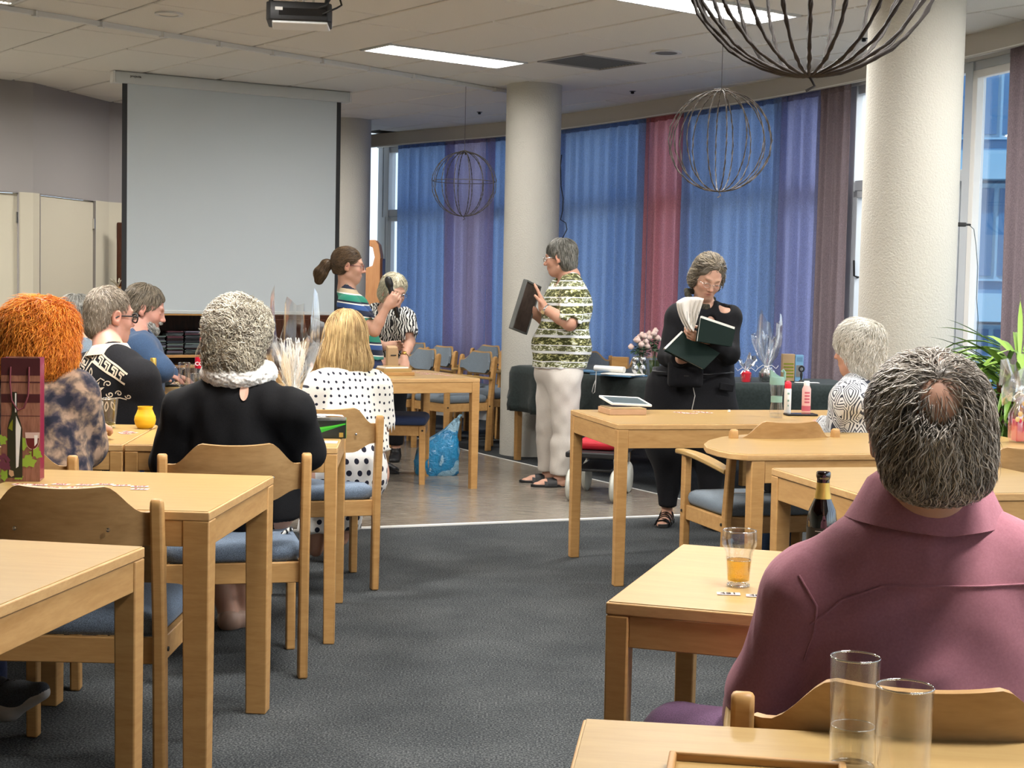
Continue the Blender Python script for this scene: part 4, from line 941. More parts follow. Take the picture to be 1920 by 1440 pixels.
def eyes(t, c, M, s, closed=False):
    if closed: return
    for q in (-1, 1):
        g = lambda x, y, z: V3(c)+M@(V3((x, y, z))*s)-V3(t.location); m = MB(); Mm = Matrix(M.tolist()).to_4x4(); Mm.translation = Vector(g(q*.031, .0785, .002))
        m.lathe([(.0001, .0112*s), (.0045*s, .0102*s), (.008*s, .0075*s), (.0105*s, .003*s), (.0108*s, 0)], 12, M=Mm @ Matrix.Rotation(R(-90), 4, 'X'), mi=0, capb=False)
        m.m = [1 if i < 12 else 0 for i in range(len(m.f))]; m.build('eye', ['eye_white', 'iris'], t, smooth=80)
def glasses(t, c, M, s, m_='dark_metal', r=.0016, w=.024, h=.018, z=.0):
    g = lambda x, y, zz: Vector(V3(c)+M@(V3((x, y, zz+z))*s)-V3(t.location)); m = MB()
    for q in (-1, 1):
        m.tube([g(q*(.032+w*math.cos(a)), .104-.006*abs(math.cos(a)), h*math.sin(a)) for a in np.linspace(0, 2*PI, 18)[:-1]], r, 5, closed=True)
        m.tube([g(q*.056, .098, .006), g(q*.078, .06, .006), g(q*.081, 0, .004), g(q*.080, -.018, -.006)], r, 5)
    m.tube([g(-.009, .107, .005), g(0, .109, .008), g(.009, .107, .005)], r, 5); o = m.build('glasses', m_, t, smooth=80)
    m = MB()
    for q in (-1, 1): m.add([g(q*(.032+w*math.cos(a)), .102, h*math.sin(a)) for a in np.linspace(0, 2*PI, 18)[:-1]], [tuple(range(17))])
    m.build('lens', 'lens_glass', o); return o
# ================================================================ people
mat('pale_shoe', (.42, .27, .20), .5); SK = (.56, .33, .235); A_ = lambda x, y, d: V3(at(x, y, d))
def trim(p, d, r=.062, k=.004):
    d = nrm(d); a = nrm(np.cross(d, (.31, .7, .2))); return rb(V3(p)+d*.055, (r, r, .045), .005, np.stack([a, np.cross(d, a), d], 1), k, 's')
class Person:
    def __init__(s, label, J, B=None, head=None, yaw=0, pitch=0, roll=0, hs=1.0, fem=False, skin=SK, hands=(), feet=(), legs=True, hfine=.0055, open_=0, brow=None, lip=(.50, .18, .15), shoes='black', group=None):
        B = B or {}; s.J = J; s.B = B; p = J['pelvis']; s.t = thing('person', label, 'person', (float(p[0]), float(p[1]), 0.0), 0, group)
        s.hc = V3(J['head']); s.HM = hframe(yaw, pitch, roll); s.hs = hs; s.tor, s.TM = torso_prims(J, B)
        hp = head_prims(s.hc, s.HM, hs, fem, open_); nk = V3(J['neck'])
        g = s.g; nr = B.get('neck', .050)
        s.neckp = [rc(g(0, -.025, -.05), nk, nr, nr*1.12, .02), rc(nk, nk-s.TM[:, 2]*.08, nr*1.1, nr*1.3, .05)]
        pr = hp+s.neckp+infl(s.tor, -.008)
        s.arms = {q: arm_prims(J, q, B.get('arm', (.050, .041, .040, .027))) for q in 'LR' if 'el'+q in J}
        for q in s.arms: pr += s.arms[q]
        for h in hands: pr += hand_prims(**h)
        s.legs = {q: leg_prims(J, q, B.get('leg', (.088, .058, .055, .036))) for q in 'LR' if legs and 'kn'+q in J}
        for q in s.legs: pr += s.legs[q]
        for f in feet: pr += foot_prims(*f)
        fine = [(s.hc, .15*hs, hfine)]+[(V3(h['w'])+nrm(h['f'])*.07, .10, .0045) for h in hands]
        P, F = sdf_arrays(pr, .014, fine); col = face_colors(P, s.hc, s.HM, hs, skin, lip, brow); s.P = P
        s.body = mesh_np('body', P, F, 'skin', s.t, col)
        if feet and shoes:
            P2_, F2_ = sdf_arrays([q for f in feet for q in infl(foot_prims(*f), .007)], .010); mesh_np('shoes', P2_, F2_, shoes, s.t)
    def g(s, x, y, z): return s.hc+s.HM@(V3((x, y, z))*s.hs)
    def E(s, p, r, k=.02, op='u', Q=None): return el(s.g(*p), V3(r)*s.hs, s.HM if Q is None else s.HM@Q, k*s.hs, op)
    def garment(s, name, pr, m, h=.011, disp=None, fine=(), col=None):
        P, F = sdf_arrays(pr, h, fine, disp); o = mesh_np(name, P, F, m, s.t, col); s.last = P; return o
    def shirt(s, m, off=.014, sleeve=1.0, hem=None, neck=(.066, .07), disp=None, sl_off=.018, h=.011, extra=(), name='shirt', sides='LR', neckz=.0, k=None):
        pr = infl(s.tor, off, k)
        for q in sides:
            if q not in s.arms: continue
            a, e, w = V3(s.J['sh'+q]), V3(s.J['el'+q]), V3(s.J['wr'+q]); L1 = np.linalg.norm(e-a)
            if sleeve <= 1: e2 = a+(e-a)*sleeve; pr += [rc(a, a+(e-a)*min(1, sleeve+.1), .052+sl_off, .046+sl_off, .03)]; tp, td = e2, nrm(e-a)
            else: f = sleeve-1; w2 = e+(w-e)*f; pr += [rc(a, e, .052+sl_off, .043+sl_off, .03), rc(e, e+(w-e)*min(1, f+.1), .043+sl_off, .030+sl_off, .02)]; tp, td = w2, nrm(w-e)
            pr += [trim(tp, td)]
        pr += list(extra)
        if neck: pr += [el(V3(s.J['neck'])+s.TM[:, 2]*(.03+neckz)+s.TM[:, 1]*.012, (neck[0], neck[1], .05), s.TM, .01, 's')]
        if hem is not None: pr += [cut((0, 0, hem), (0, 0, -1))]
        return s.garment(name, pr, m, h, disp)
    def hair(s, prims, m, n, flow, L, rad, disp=None, h=.006, base=None, **k):
        P, F = sdf_arrays(prims, h, (), disp, pad=.02); c = np.full((len(P), 3), .25); o = mesh_np('hair', P, F, base or m, s.t, c)
        L_ = (P-s.hc)@s.HM/s.hs; sp = P[(L_[:, 1] < .045) | (L_[:, 2] > .095)] if k.pop('back', False) else P
        if n: strands('hair_strands', prims, sp, flow, n, L, rad, m, o_parent(o, s.t), **k)
        return o
def o_parent(o, t): return t
def seat_legs(J, pelvis, fwd, lat, up=.56, knee=.42, foot=.40, w=.09, drop=.10, z=None):
    p = V3(pelvis); f = nrm(fwd); l = nrm(lat)
    for q, sg in (('L', -1), ('R', 1)):
        J['hip'+q] = p+l*sg*w-V3((0, 0, .02)); J['kn'+q] = J['hip'+q]+f*knee+l*sg*.03; J['kn'+q][2] = .50; J['an'+q] = J['kn'+q]+f*.05; J['an'+q][2] = .09
    return J
hairmat('hair_grey_dark', (.10, .083, .068), (.64, .58, .51)); hairmat('hair_curly', (.16, .13, .10), (.80, .74, .60)); hairmat('hair_orange', (.50, .10, .008), (1.0, .40, .05)); hairmat('hair_blonde', (.22, .12, .04), (.80, .58, .28))
hairmat('hair_white', (.52, .48, .40), (.90, .87, .80)); hairmat('hair_brown', (.035, .022, .012), (.17, .105, .055)); hairmat('hair_brown_grey', (.05, .04, .03), (.30, .25, .18)); hairmat('hair_short', (.16, .13, .10), (.50, .43, .34)); hairmat('hair_grey_mid', (.06, .06, .05), (.28, .27, .24)); hairmat('hair_pale_blonde', (.42, .38, .27), (.85, .80, .62)); hairmat('beard_grey', (.13, .13, .12), (.45, .45, .42))
def radial_flow(c, down=(0, 0, -1), wt=.6, swirl=0.0):
    c = V3(c); d = V3(down)
    def f(p):
        v = p-c; v = v/(np.linalg.norm(v, axis=1, keepdims=True)+1e-9); o = v+d*wt
        if swirl: o = o+np.cross(v, V3((0, 0, 1)))*swirl
        return o
    return f
# ---------------- materials of the clothes
def cl_nodes(name, col=(.5, .5, .5), rough=.9):
    m = mat(name, col, rough, spec=.2, sheen=.1); n, l = nodes(m); return m, n, l, n['Principled BSDF']
def clothes_mats():
    m, n, l, b = cl_nodes('burgundy_twill', (.16, .05, .085)); v = tex_coord(n, l, (700, 700, 700), (0, R(35), 0))
    w = n.new('ShaderNodeTexWave'); w.inputs['Scale'].default_value = .35; w.inputs['Distortion'].default_value = .6; l.new(v, w.inputs[0]); g = noise(n, l, tex_coord(n, l), 260, 2)
    f = math_(n, l, 'ADD', math_(n, l, 'MULTIPLY', w.outputs['Fac'], .6), math_(n, l, 'MULTIPLY', g, .4)); l.new(ramp(n, l, f, [(.25, (.27, .10, .13)), (.75, (.52, .225, .275))]), b.inputs['Base Color']); bump(n, l, math_(n, l, 'ADD', math_(n, l, 'MULTIPLY', f, .05), noise(n, l, tex_coord(n, l, (1, 1, .6), (0, R(35), 0)), 7, 2, .45, 1.5)), .55, .02)
    cloth('black_knit', (.006, .006, .007), .85, 500, vary=.4, sheen=0); cloth('black_cotton', (.009, .009, .011), .9, 300, vary=.3, sheen=0.02); cloth('white_crochet', (.74, .72, .68), .95, 160, vary=.25); cloth('blue_shirt', (.040, .075, .145), .85, 400, vary=.25); cloth('white_trousers', (.58, .54, .49), .85, 300, vary=.06); cloth('jeans_navy', (.015, .025, .07), .9, 400, vary=.3); cloth('cream_cloth', (.66, .55, .42), .85, 400, vary=.08); cloth('scarf_olive', (.045, .042, .030), .9, 120, vary=.5)
    cloth('lilac_trousers', (.13, .065, .13), .9, 400, vary=.2); cloth('grey_shoe', (.04, .043, .05), .8, 300, vary=.3)
    for nm, sc, rad, bg in (('polka_small', 30, .26, (.74, .71, .64)), ('polka_large', 20, .36, (.72, .70, .66))):
        m, n, l, b = cl_nodes(nm, bg); tc = tex_coord(n, l); x, y, z = sepxyz(n, l, tc); u = math_(n, l, 'ADD', x, math_(n, l, 'MULTIPLY', y, .6))
        vo = n.new('ShaderNodeTexVoronoi'); vo.voronoi_dimensions = '2D'; vo.inputs['Scale'].default_value = sc; vo.inputs['Randomness'].default_value = .35
        l.new(combxyz(n, l, u, z, 0.0), vo.inputs['Vector']); l.new(ramp(n, l, vo.outputs['Distance'], [(0, (.015, .016, .03)), (rad*.72, bg)], True), b.inputs['Base Color'])
    m, n, l, b = cl_nodes('tie_dye'); v = tex_coord(n, l); f = noise(n, l, v, 21, 3, .5, .25); g = noise(n, l, v, 60, 2)
    l.new(ramp(n, l, math_(n, l, 'ADD', math_(n, l, 'MULTIPLY', f, .85), math_(n, l, 'MULTIPLY', g, .15)), [(.38, (.020, .021, .035)), (.46, (.07, .055, .065)), (.53, (.17, .12, .09)), (.62, (.38, .25, .17))]), b.inputs['Base Color'])
    m, n, l, b = cl_nodes('zebra'); v = tex_coord(n, l); w = n.new('ShaderNodeTexWave'); w.inputs['Scale'].default_value = 16; w.inputs['Distortion'].default_value = 9; w.inputs['Detail'].default_value = 1.5; w.inputs['Detail Scale'].default_value = 1.2; l.new(v, w.inputs[0])
    l.new(ramp(n, l, w.outputs['Fac'], [(.0, (.02, .02, .022)), (.5, (.70, .70, .66))], True), b.inputs['Base Color'])
    m, n, l, b = cl_nodes('diamond_rings'); tc = tex_coord(n, l, (15, 15, 10)); vo = n.new('ShaderNodeTexVoronoi'); vo.distance = 'MANHATTAN'; vo.inputs['Scale'].default_value = 1; vo.inputs['Randomness'].default_value = .45; l.new(tc, vo.inputs['Vector'])
    s_ = math_(n, l, 'SINE', math_(n, l, 'MULTIPLY', vo.outputs['Distance'], 30)); l.new(ramp(n, l, math_(n, l, 'MULTIPLY_ADD', s_, .5, .5), [(0, (.05, .055, .075)), (.33, (.72, .73, .74))], True), b.inputs['Base Color'])
    # striped tops
    m, n, l, b = cl_nodes('stripes_green'); tc = tex_coord(n, l); x, y, z = sepxyz(n, l, tc); zz = math_(n, l, 'FRACT', math_(n, l, 'MULTIPLY', math_(n, l, 'ADD', z, math_(n, l, 'MULTIPLY', x, .12)), 3.7))
    G, N_, Wh, Be, Bl, Te = (.02, .20, .13), (.012, .016, .035), (.68, .68, .62), (.42, .34, .22), (.03, .075, .22), (.06, .27, .22)
    l.new(ramp(n, l, zz, [(0, Te), (.13, Wh), (.16, N_), (.30, Bl), (.42, Wh), (.45, N_), (.50, G), (.66, Wh), (.69, Be), (.80, N_), (.90, Be)], True), b.inputs['Base Color'])
    m, n, l, b = cl_nodes('stripes_olive'); tc = tex_coord(n, l); x, y, z = sepxyz(n, l, tc); wv = noise(n, l, tc, 3, 2); zz = math_(n, l, 'FRACT', math_(n, l, 'MULTIPLY', math_(n, l, 'ADD', z, math_(n, l, 'MULTIPLY', wv, .03)), 9.2))
    f = noise(n, l, tex_coord(n, l, (1, 1, 2.2)), 26, 3, .6, 1.2); lf = ramp(n, l, f, [(.40, (.045, .05, .015)), (.50, (.16, .16, .06)), (.56, (.50, .50, .20)), (.62, (.72, .74, .62))], True); lf2 = ramp(n, l, f, [(.42, (.10, .11, .05)), (.50, (.40, .42, .18)), (.55, (.74, .76, .70))], True)
    sel = ramp(n, l, zz, [(0, (0, 0, 0)), (.46, (1, 1, 1)), (.62, (0, 0, 0)), (.94, (1, 1, 1))], True); par = math_(n, l, 'GREATER_THAN', zz, .5)
    l.new(mixc(n, l, sel, mixc(n, l, par, lf, lf2), (.76, .78, .80)), b.inputs['Base Color'])
clothes_mats()
LW = lambda a, s: waves(a, s, 3, 6)
def sole(t, a, toe, s, m_, h=.018):
    a = V3(a); f = V3(toe)-a; f[2] = 0; f = nrm(f); r = np.cross(f, (0, 0, 1)); o = V3(t.location); m = MB(); pts = []
    for k in range(28):
        an = 2*PI*k/28; x = math.cos(an); y = math.sin(an); xx = .055+.118*x; w = (.040+.010*x)*(1 if abs(x) < .95 else .9); p = a+f*xx*s+r*w*y*s; pts.append((p[0]-o[0], p[1]-o[1]))
    m.prism(pts, .001, h); m.build('shoe_sole', m_, t, bevel=.003)
# ======== 1. grey-haired man in the burgundy shirt (nearest)
d = 2.42; J = dict(head=A_(1735, 812, 2.40), neck=A_(1738, 994, 2.44), shL=A_(1518, 1108, 2.46), shR=A_(1962, 1100, 2.40), pelvis=A_(1750, 1560, 2.42))
J['pelvis'][2] = .56; J['elL'] = A_(1435, 1290, 2.52); J['wrL'] = A_(1400, 1400, 2.78); J['elR'] = A_(2040, 1290, 2.5); J['wrR'] = A_(1980, 1330, 2.78); J['chest'] = A_(1742, 1180, 2.43)
seat_legs(J, J['pelvis'], (-.25, 1, 0), (1, .1, 0)); J['knL'] = A_(1275, 1395, 2.85)
p = Person('grey-haired man seated with his back to the camera in a burgundy shirt', J, dict(chest=(.175, .115), belly=(.175, .125), hips=(.18, .13), neck=.058, arm=(.058, .047, .044, .03)), yaw=-4, pitch=3, hs=1.05, hfine=.006, feet=((J['anL'], J['anL']+V3((0, .3, 0))), (J['anR'], J['anR']+V3((0, .3, 0)))), hands=[dict(w=J['wrL'], f=(.3, .9, -.1), n=(0, 0, -1), side=1, curl=.5), dict(w=J['wrR'], f=(-.3, .9, -.1), n=(0, 0, -1), side=-1, curl=.5)])
def fold1(X, Y, Z):
    u = (X-J['neck'][0]); s1 = np.sin(38*(-u*.75+Z*.95)+1.6*np.sin(7*Z+3*u)); return -.006*np.clip(s1, .2, 1)**2*np.clip((.13-np.abs(u+.10))*14, 0, 1)*np.clip((1.06-Z)*5, 0, 1)-.004*np.clip(np.sin(70*u+5*np.sin(4*Z)), 0, 1)**2*np.clip((1.02-Z)*9, 0, 1)*np.clip((Z-.86)*9, 0, 1)+.003*np.sin(31*Z+12*X+2*np.sin(9*X))+.0025*np.sin(25*X-11*Z+1)
sh = p.shirt('burgundy_twill', off=.016, sleeve=1.9, neck=None, disp=fold1, sl_off=.020, h=.008)
p.garment('trousers', infl(p.legs['L']+p.legs['R'], .02)+infl(p.tor[3:4], .008)+[cut((0, 0, .14), (0, 0, -1))], 'lilac_trousers', .014)
# collar, yoke seam, sleeve seam on the shirt surface
def on_mesh(bvh, pt, dr): h = bvh.ray_cast(Vector(pt), Vector(dr)); return h[0], h[1]
def bvh_of(o): M = o.matrix_basis; pl = V3(o.parent.location) if o.parent else V3((0, 0, 0)); vs = [tuple(V3(v.co)+pl) for v in o.data.vertices]; return BVHTree.FromPolygons(vs, [tuple(q.vertices) for q in o.data.polygons])
bv = bvh_of(sh); o_ = Vector(p.t.location)
def seam(pts, r=.0016, dr=(0, 1, 0), back=1.0, name='seam', m_='burgundy_twill', sub=14):
    m = MB(); out = []
    for a, b in zip(pts, pts[1:]):
        for k in range(sub):
            q = Vector(a).lerp(Vector(b), k/sub); q = q-Vector(dr)*back; h, nn = on_mesh(bv, q, dr)
            if h is not None: out.append(h+nn*.0006-o_)
    if len(out) > 2: m.tube(out, r, 5); return m.build(name, m_, p.t, smooth=80)
seam([A_(1515, 1165, 2.4), A_(1570, 1115, 2.4), A_(1640, 1085, 2.4), A_(1740, 1080, 2.4), A_(1900, 1078, 2.4), A_(1990, 1100, 2.4)], .0022, name='yoke_seam')
seam([A_(1497, 1078, 2.4), A_(1525, 1130, 2.4), A_(1522, 1180, 2.4), A_(1512, 1250, 2.4)], .0022, name='sleeve_seam')
col_ = []
nk = V3(p.J['neck'])
for j, (rr, z) in enumerate(((.069, .088), (.075, .092), (.088, .070), (.106, .032), (.120, .006))):
    row = []
    for k in range(41):
        an = 2*PI*k/40; x, y = math.cos(an), math.sin(an); zz = z-(.030 if y > 0 else 0)*y+.012*abs(x)*(j > 1); row.append(tuple(nk-V3(p.t.location)+V3((x*rr*1.08, y*rr*.98+.012, zz))))
    col_.append(row)
m = MB(); m.sheet(col_, .0025); m.build('collar', 'burgundy_twill', p.t, smooth=70)
E_ = p.E
hb = [E_((0, -.014, .036), (.082, .102, .084)), E_((0, -.050, -.022), (.080, .058, .062), .03), E_((0, -.066, -.062), (.066, .032, .030), .03),
      E_((0, .10, -.02), (.075, .075, .09), .01, 's'), E_((-.020, -.118, .052), (.044, .032, .050), .02, 's')]
crown = p.g(-.018, -.095, .062)
def fl1(q):
    v = q-crown; v[:, 2] *= .6; v = v/(np.linalg.norm(v, axis=1, keepdims=True)+1e-9); return v+V3((0, 0, -.75))
hw = waves(.004, 45, 4, 6, (1, 1, .5))
ho = p.hair(hb, 'hair_grey_dark', 6000, fl1, .078, .0011, disp=hw, seed=3, off=.006, curl=.55, cf=10, lift=.007, jit=.28, seg=9)
rs = np.random.default_rng(4); cp = p.P[(np.linalg.norm(p.P-p.g(-.02, -.10, .052), axis=1) < .066)]
if len(cp): strands('hair_strands', head_prims(p.hc, p.HM, p.hs)[:2], cp, fl1, 260, .05, .0007, 'hair_grey_dark', p.t, seed=8, off=.003, jit=.5)
m = MB(); q_ = V3(p.t.location); kx = A_(1262, 1342, 2.62)-q_
# ======== 2. curly-haired woman in black
J = dict(head=A_(448, 632, 5.36), neck=A_(447, 722, 5.34), shL=A_(345, 772, 5.36), shR=A_(550, 772, 5.30), pelvis=A_(450, 950, 5.42), elL=A_(318, 868, 5.40), elR=A_(572, 850, 5.36), wrL=A_(360, 850, 5.72), wrR=A_(560, 842, 5.70))
seat_legs(J, J['pelvis'], (-.2, 1, 0), (1, .2, 0)); J['anL'] = A_(432, 1165, 5.80); J['anR'] = A_(452, 1172, 5.86); J['knL'] = A_(395, 1010, 5.85); J['knR'] = A_(470, 1010, 5.85)
p = Person('curly grey-haired woman in a black top with a white fluffy collar, seen from behind', J, dict(chest=(.165, .12), belly=(.20, .145), hips=(.215, .15), arm=(.062, .052, .045, .03)), yaw=16, pitch=3, fem=True, hfine=.008, shoes='pale_shoe', feet=((J['anL'], J['anL']+V3((.1, .3, 0))), (J['anR'], J['anR']+V3((-.1, .3, 0)))), hands=[dict(w=J['wrL'], f=(.4, .9, 0), n=(0, 0, -1), side=1), dict(w=J['wrR'], f=(-.4, .9, 0), n=(0, 0, -1), side=-1)])
sb = p.shirt('black_knit', off=.018, sleeve=1.9, neck=(.09, .09), disp=LW(.004, 26), sl_off=.028, h=.011, hem=.50)
bv2 = bvh_of(sb); m = MB(); pts = []; o_ = Vector(p.t.location)
for k in range(20):
    a = 2*PI*k/20; w_ = 8.5*abs(math.sin(a))**1.0; x = 433+w_*math.copysign(1, math.sin(a)); y = 744-18*math.cos(a); h, nn = on_mesh(bv2, Vector(A_(x, y, 5.0)), (0, 1, 0))
    if h is not None: pts.append(h+nn*.005-o_)
if len(pts) > 5: m.add(pts, [tuple(range(len(pts)))[::-1]]); o = m.build('keyhole_skin', mat('skin_patch', (.56, .33, .235), .5), p.t)
nk = V3(J['neck']); pr = [q for k in range(24) for q in [rc(nk+V3((math.cos(k*PI/12)*.100, math.sin(k*PI/12)*.085+.01, .044+.014*math.sin(k*PI/12))), nk+V3((math.cos((k+1)*PI/12)*.100, math.sin((k+1)*PI/12)*.085+.01, .044+.014*math.sin((k+1)*PI/12))), .030, .030, .02)]]
p.garment('fluffy_collar', pr, 'white_crochet', .006, waves(.0035, 260, 9, 10))
sk = [rc(J['pelvis']+V3((0, 0, .03)), J['knL'], .17, .09, .08), rc(J['pelvis']+V3((0, 0, .03)), J['knR'], .17, .09, .08), rc(J['knL'], J['knL']-V3((0, 0, .10)), .09, .085, .06), rc(J['knR'], J['knR']-V3((0, 0, .1)), .09, .085, .06)]
p.garment('skirt', sk, 'black_cotton', .014, LW(.004, 22))
m = MB(); m.tube([Vector(A_(x, y, 5.26))-o_ for x, y in ((400, 1012), (440, 1016), (490, 1014), (520, 1008), (548, 990))], .016, 8, flat=.5); m.build('blouse_hem', 'zebra', p.t, smooth=80)
E_ = p.E; hb = [E_((0, -.012, .035), (.112, .118, .108), .03), E_((0, -.045, -.045), (.100, .080, .095), .04), E_((0, -.05, -.10), (.078, .055, .055), .04), E_((0, .115, -.04), (.075, .08, .11), .01, 's')]
p.hair(hb, 'hair_curly', 5200, lambda q: waves_dir(q), .05, .0017, disp=waves(.006, 95, 6, 10), seed=5, off=.004, curl=1.3, cf=26, lift=.010, jit=.9, seg=8) if False else None
def rflow(seed, f=30):
    a, b, c = waves(1, f, seed), waves(1, f, seed+1), waves(1, f, seed+2)
    return lambda q: np.stack([a(*q.T), b(*q.T), c(*q.T)-.3], 1)
p.hair(hb, 'hair_curly', 5200, rflow(11, 22), .075, .0021, disp=waves(.009, 62, 6, 10), seed=5, off=.005, curl=1.0, cf=17, lift=.016, jit=.4, seg=9)
# ======== 3. blonde woman in the dotted blouse
J = dict(head=A_(650, 632, 6.98), neck=A_(652, 708, 6.93), shL=A_(605, 728, 6.86), shR=A_(700, 728, 6.96), pelvis=A_(655, 885, 6.86), elL=A_(592, 800, 6.85), elR=A_(713, 798, 6.98), wrL=A_(597, 885, 6.92), wrR=A_(697, 845, 7.12))
seat_legs(J, J['pelvis'], (-.3, 1, 0), (1, .3, 0)); J['knL'] = A_(600, 930, 7.25); J['knR'] = A_(665, 900, 7.3); J['anL'] = A_(592, 1030, 7.28); J['anR'] = A_(640, 1010, 7.4)
p = Person('blonde woman with shoulder-length hair in a white dotted blouse, seen from behind', J, dict(chest=(.150, .11), belly=(.165, .12), hips=(.18, .13), arm=(.05, .042, .038, .026)), yaw=6, pitch=4, fem=True, hfine=.008, hands=[dict(w=J['wrL'], f=(.5, .6, -.3), n=(0, 0, -1), side=1), dict(w=J['wrR'], f=(-.5, .8, 0), n=(0, 0, -1), side=-1)])
p.shirt('polka_small', off=.022, sleeve=.95, neck=(.085, .08), disp=LW(.004, 24), sl_off=.03, hem=.58)
sk = [rc(J['pelvis'], J['knL'], .155, .085, .08), rc(J['pelvis'], J['knR'], .155, .085, .08), rc(J['knL'], J['anL'], .085, .10, .06), rc(J['knR'], J['anR'], .08, .08, .06), rc(J['pelvis'], J['pelvis']+V3((0, 0, .12)), .15, .13, .05), cut((0, 0, .14), (0, 0, -1))]
p.garment('dotted_skirt', sk, 'polka_large', .012, LW(.004, 25))
E_ = p.E; hb = [E_((0, -.012, .035), (.090, .105, .095), .03), E_((0, -.035, -.045), (.100, .075, .10), .05), E_((0, -.045, -.115), (.132, .064, .075), .05), E_((0, .115, -.06), (.062, .075, .13), .01, 's'), cut(p.g(0, 0, -.178), -p.HM[:, 2])]
pc = p.g(0, -.01, .13)
p.hair(hb, 'hair_blonde', 3600, radial_flow(pc, (0, 0, -1), 1.1), .20, .0019, disp=waves(.0035, 60, 6, 8, (1, 1, .12)), seed=6, off=.003, lift=.006, jit=.08, seg=9)
# ======== 4. orange-haired woman
J = dict(head=A_(78, 632, 5.28), neck=A_(75, 705, 5.26), shL=A_(0, 742, 5.30), shR=A_(142, 742, 5.22), pelvis=A_(70, 960, 5.18), elL=A_(-35, 850, 5.3), elR=A_(160, 838, 5.30), wrL=A_(20, 850, 5.6), wrR=A_(178, 800, 5.60))
seat_legs(J, J['pelvis'], (0, 1, 0), (1, 0, 0))
p = Person('woman with bushy bright orange hair in a dark tie-dyed blouse', J, dict(chest=(.155, .11), belly=(.16, .12), hips=(.18, .13)), yaw=25, pitch=3, fem=True, hfine=.009, hands=[dict(w=J['wrL'], f=(.4, .9, 0), n=(0, 0, -1), side=1), dict(w=J['wrR'], f=(-.2, .9, -.1), n=(0, 0, -1), side=-1)], feet=((J['anL'], J['anL']+V3((0, .3, 0))), (J['anR'], J['anR']+V3((0, .3, 0)))))
p.shirt('tie_dye', off=.02, sleeve=1.55, neck=(.07, .07), disp=LW(.005, 25), sl_off=.032, hem=.5)
p.garment('trousers', infl(p.legs['L']+p.legs['R'], .02)+infl(p.tor[3:4], .012)+[cut((0, 0, .14), (0, 0, -1))], 'black_cotton', .014)
E_ = p.E; hb = [E_((0, -.015, .035), (.120, .120, .105), .04), E_((0, -.03, -.045), (.138, .100, .095), .05), E_((-.05, -.04, -.09), (.08, .07, .06), .05), E_((.05, -.04, -.09), (.08, .07, .06), .05), E_((0, .13, -.04), (.07, .085, .12), .01, 's')]
p.hair(hb, 'hair_orange', 5200, radial_flow(p.g(0, -.02, .10), (0, 0, -1), .6), .12, .0013, disp=waves(.007, 60, 6, 8), seed=7, off=.007, curl=.7, cf=15, lift=.030, jit=.45, seg=8)
# ======== 5. man with black glasses, patterned shirt
J = dict(head=A_(206, 593, 6.72), neck=A_(206, 668, 6.62), shL=A_(160, 700, 6.72), shR=A_(263, 712, 6.50), pelvis=A_(225, 850, 6.60), elL=A_(150, 770, 6.9), elR=A_(286, 772, 6.66), wrL=A_(250, 770, 7.1), wrR=A_(310, 770, 6.95)); J['chest'] = A_(215, 740, 6.60)
seat_legs(J, J['pelvis'], (.6, .8, 0), (.8, -.6, 0))
p = Person('man with short grey hair and black glasses in a black and cream patterned shirt', J, dict(chest=(.17, .12), belly=(.17, .135), hips=(.17, .13), neck=.058, arm=(.055, .045, .04, .03)), yaw=46, pitch=4, hs=1.06, skin=(.58, .31, .23), hfine=.0055, hands=[dict(w=J['wrL'], f=(.6, .6, 0), n=(0, 0, -1), side=1), dict(w=J['wrR'], f=(.5, .8, 0), n=(0, 0, -1), side=-1)], feet=((J['anL'], J['anL']+V3((.2, .3, 0))), (J['anR'], J['anR']+V3((.2, .3, 0)))))
ps = p.shirt('black_cotton', off=.02, sleeve=1.0, neck=(.062, .06), disp=LW(.003, 22), sl_off=.03, hem=.5, neckz=.01)
p.garment('trousers', infl(p.legs['L']+p.legs['R'], .02)+infl(p.tor[3:4], .012)+[cut((0, 0, .14), (0, 0, -1))], 'jeans_navy', .014)
bv = bvh_of(ps); o_ = Vector(p.t.location); bk = V3((.12, 1, 0)); bk = bk/np.linalg.norm(bk)
def printed(lines, w, name, m_='cream_cloth', d0=6.6, closed=False, fill=False):
    """flat print laid on the back of the shirt; points given on the flat pattern, projected straight onto the cloth"""
    m = MB()
    for ln in lines:
        pp = [Vector(A_(x, y, d0)) for x, y in ln]
        if fill:
            hs_ = [bv.ray_cast(q-Vector(bk)*.8, Vector(bk)) for q in pp]
            if all(h[0] is not None for h in hs_): c_ = sum((h[0] for h in hs_), Vector())/len(hs_); hc = bv.ray_cast(c_-Vector(bk)*.8, Vector(bk)); m.add([h[0]+h[1]*.0025-o_ for h in hs_]+[hc[0]+hc[1]*.003-o_], [(i, (i+1) % len(hs_), len(hs_)) for i in range(len(hs_))])
            continue
        dense = []
        for a, b in zip(pp, pp[1:]): k = max(2, int((b-a).length/.012)); dense += [a.lerp(b, i/k) for i in range(k)]
        dense.append(pp[-1]); L, Rr = [], []
        for i, q in enumerate(dense):
            tg = (dense[min(i+1, len(dense)-1)]-dense[max(i-1, 0)]).normalized(); sd = tg.cross(Vector(bk)).normalized()*w/2
            h1, h2 = bv.ray_cast(q+sd-Vector(bk)*.8, Vector(bk)), bv.ray_cast(q-sd-Vector(bk)*.8, Vector(bk))
            if h1[0] is not None and h2[0] is not None: L.append(h1[0]+h1[1]*.002-o_); Rr.append(h2[0]+h2[1]*.002-o_)
        if len(L) > 1: m.grid([L, Rr])
    return m.build(name, m_, p.t)
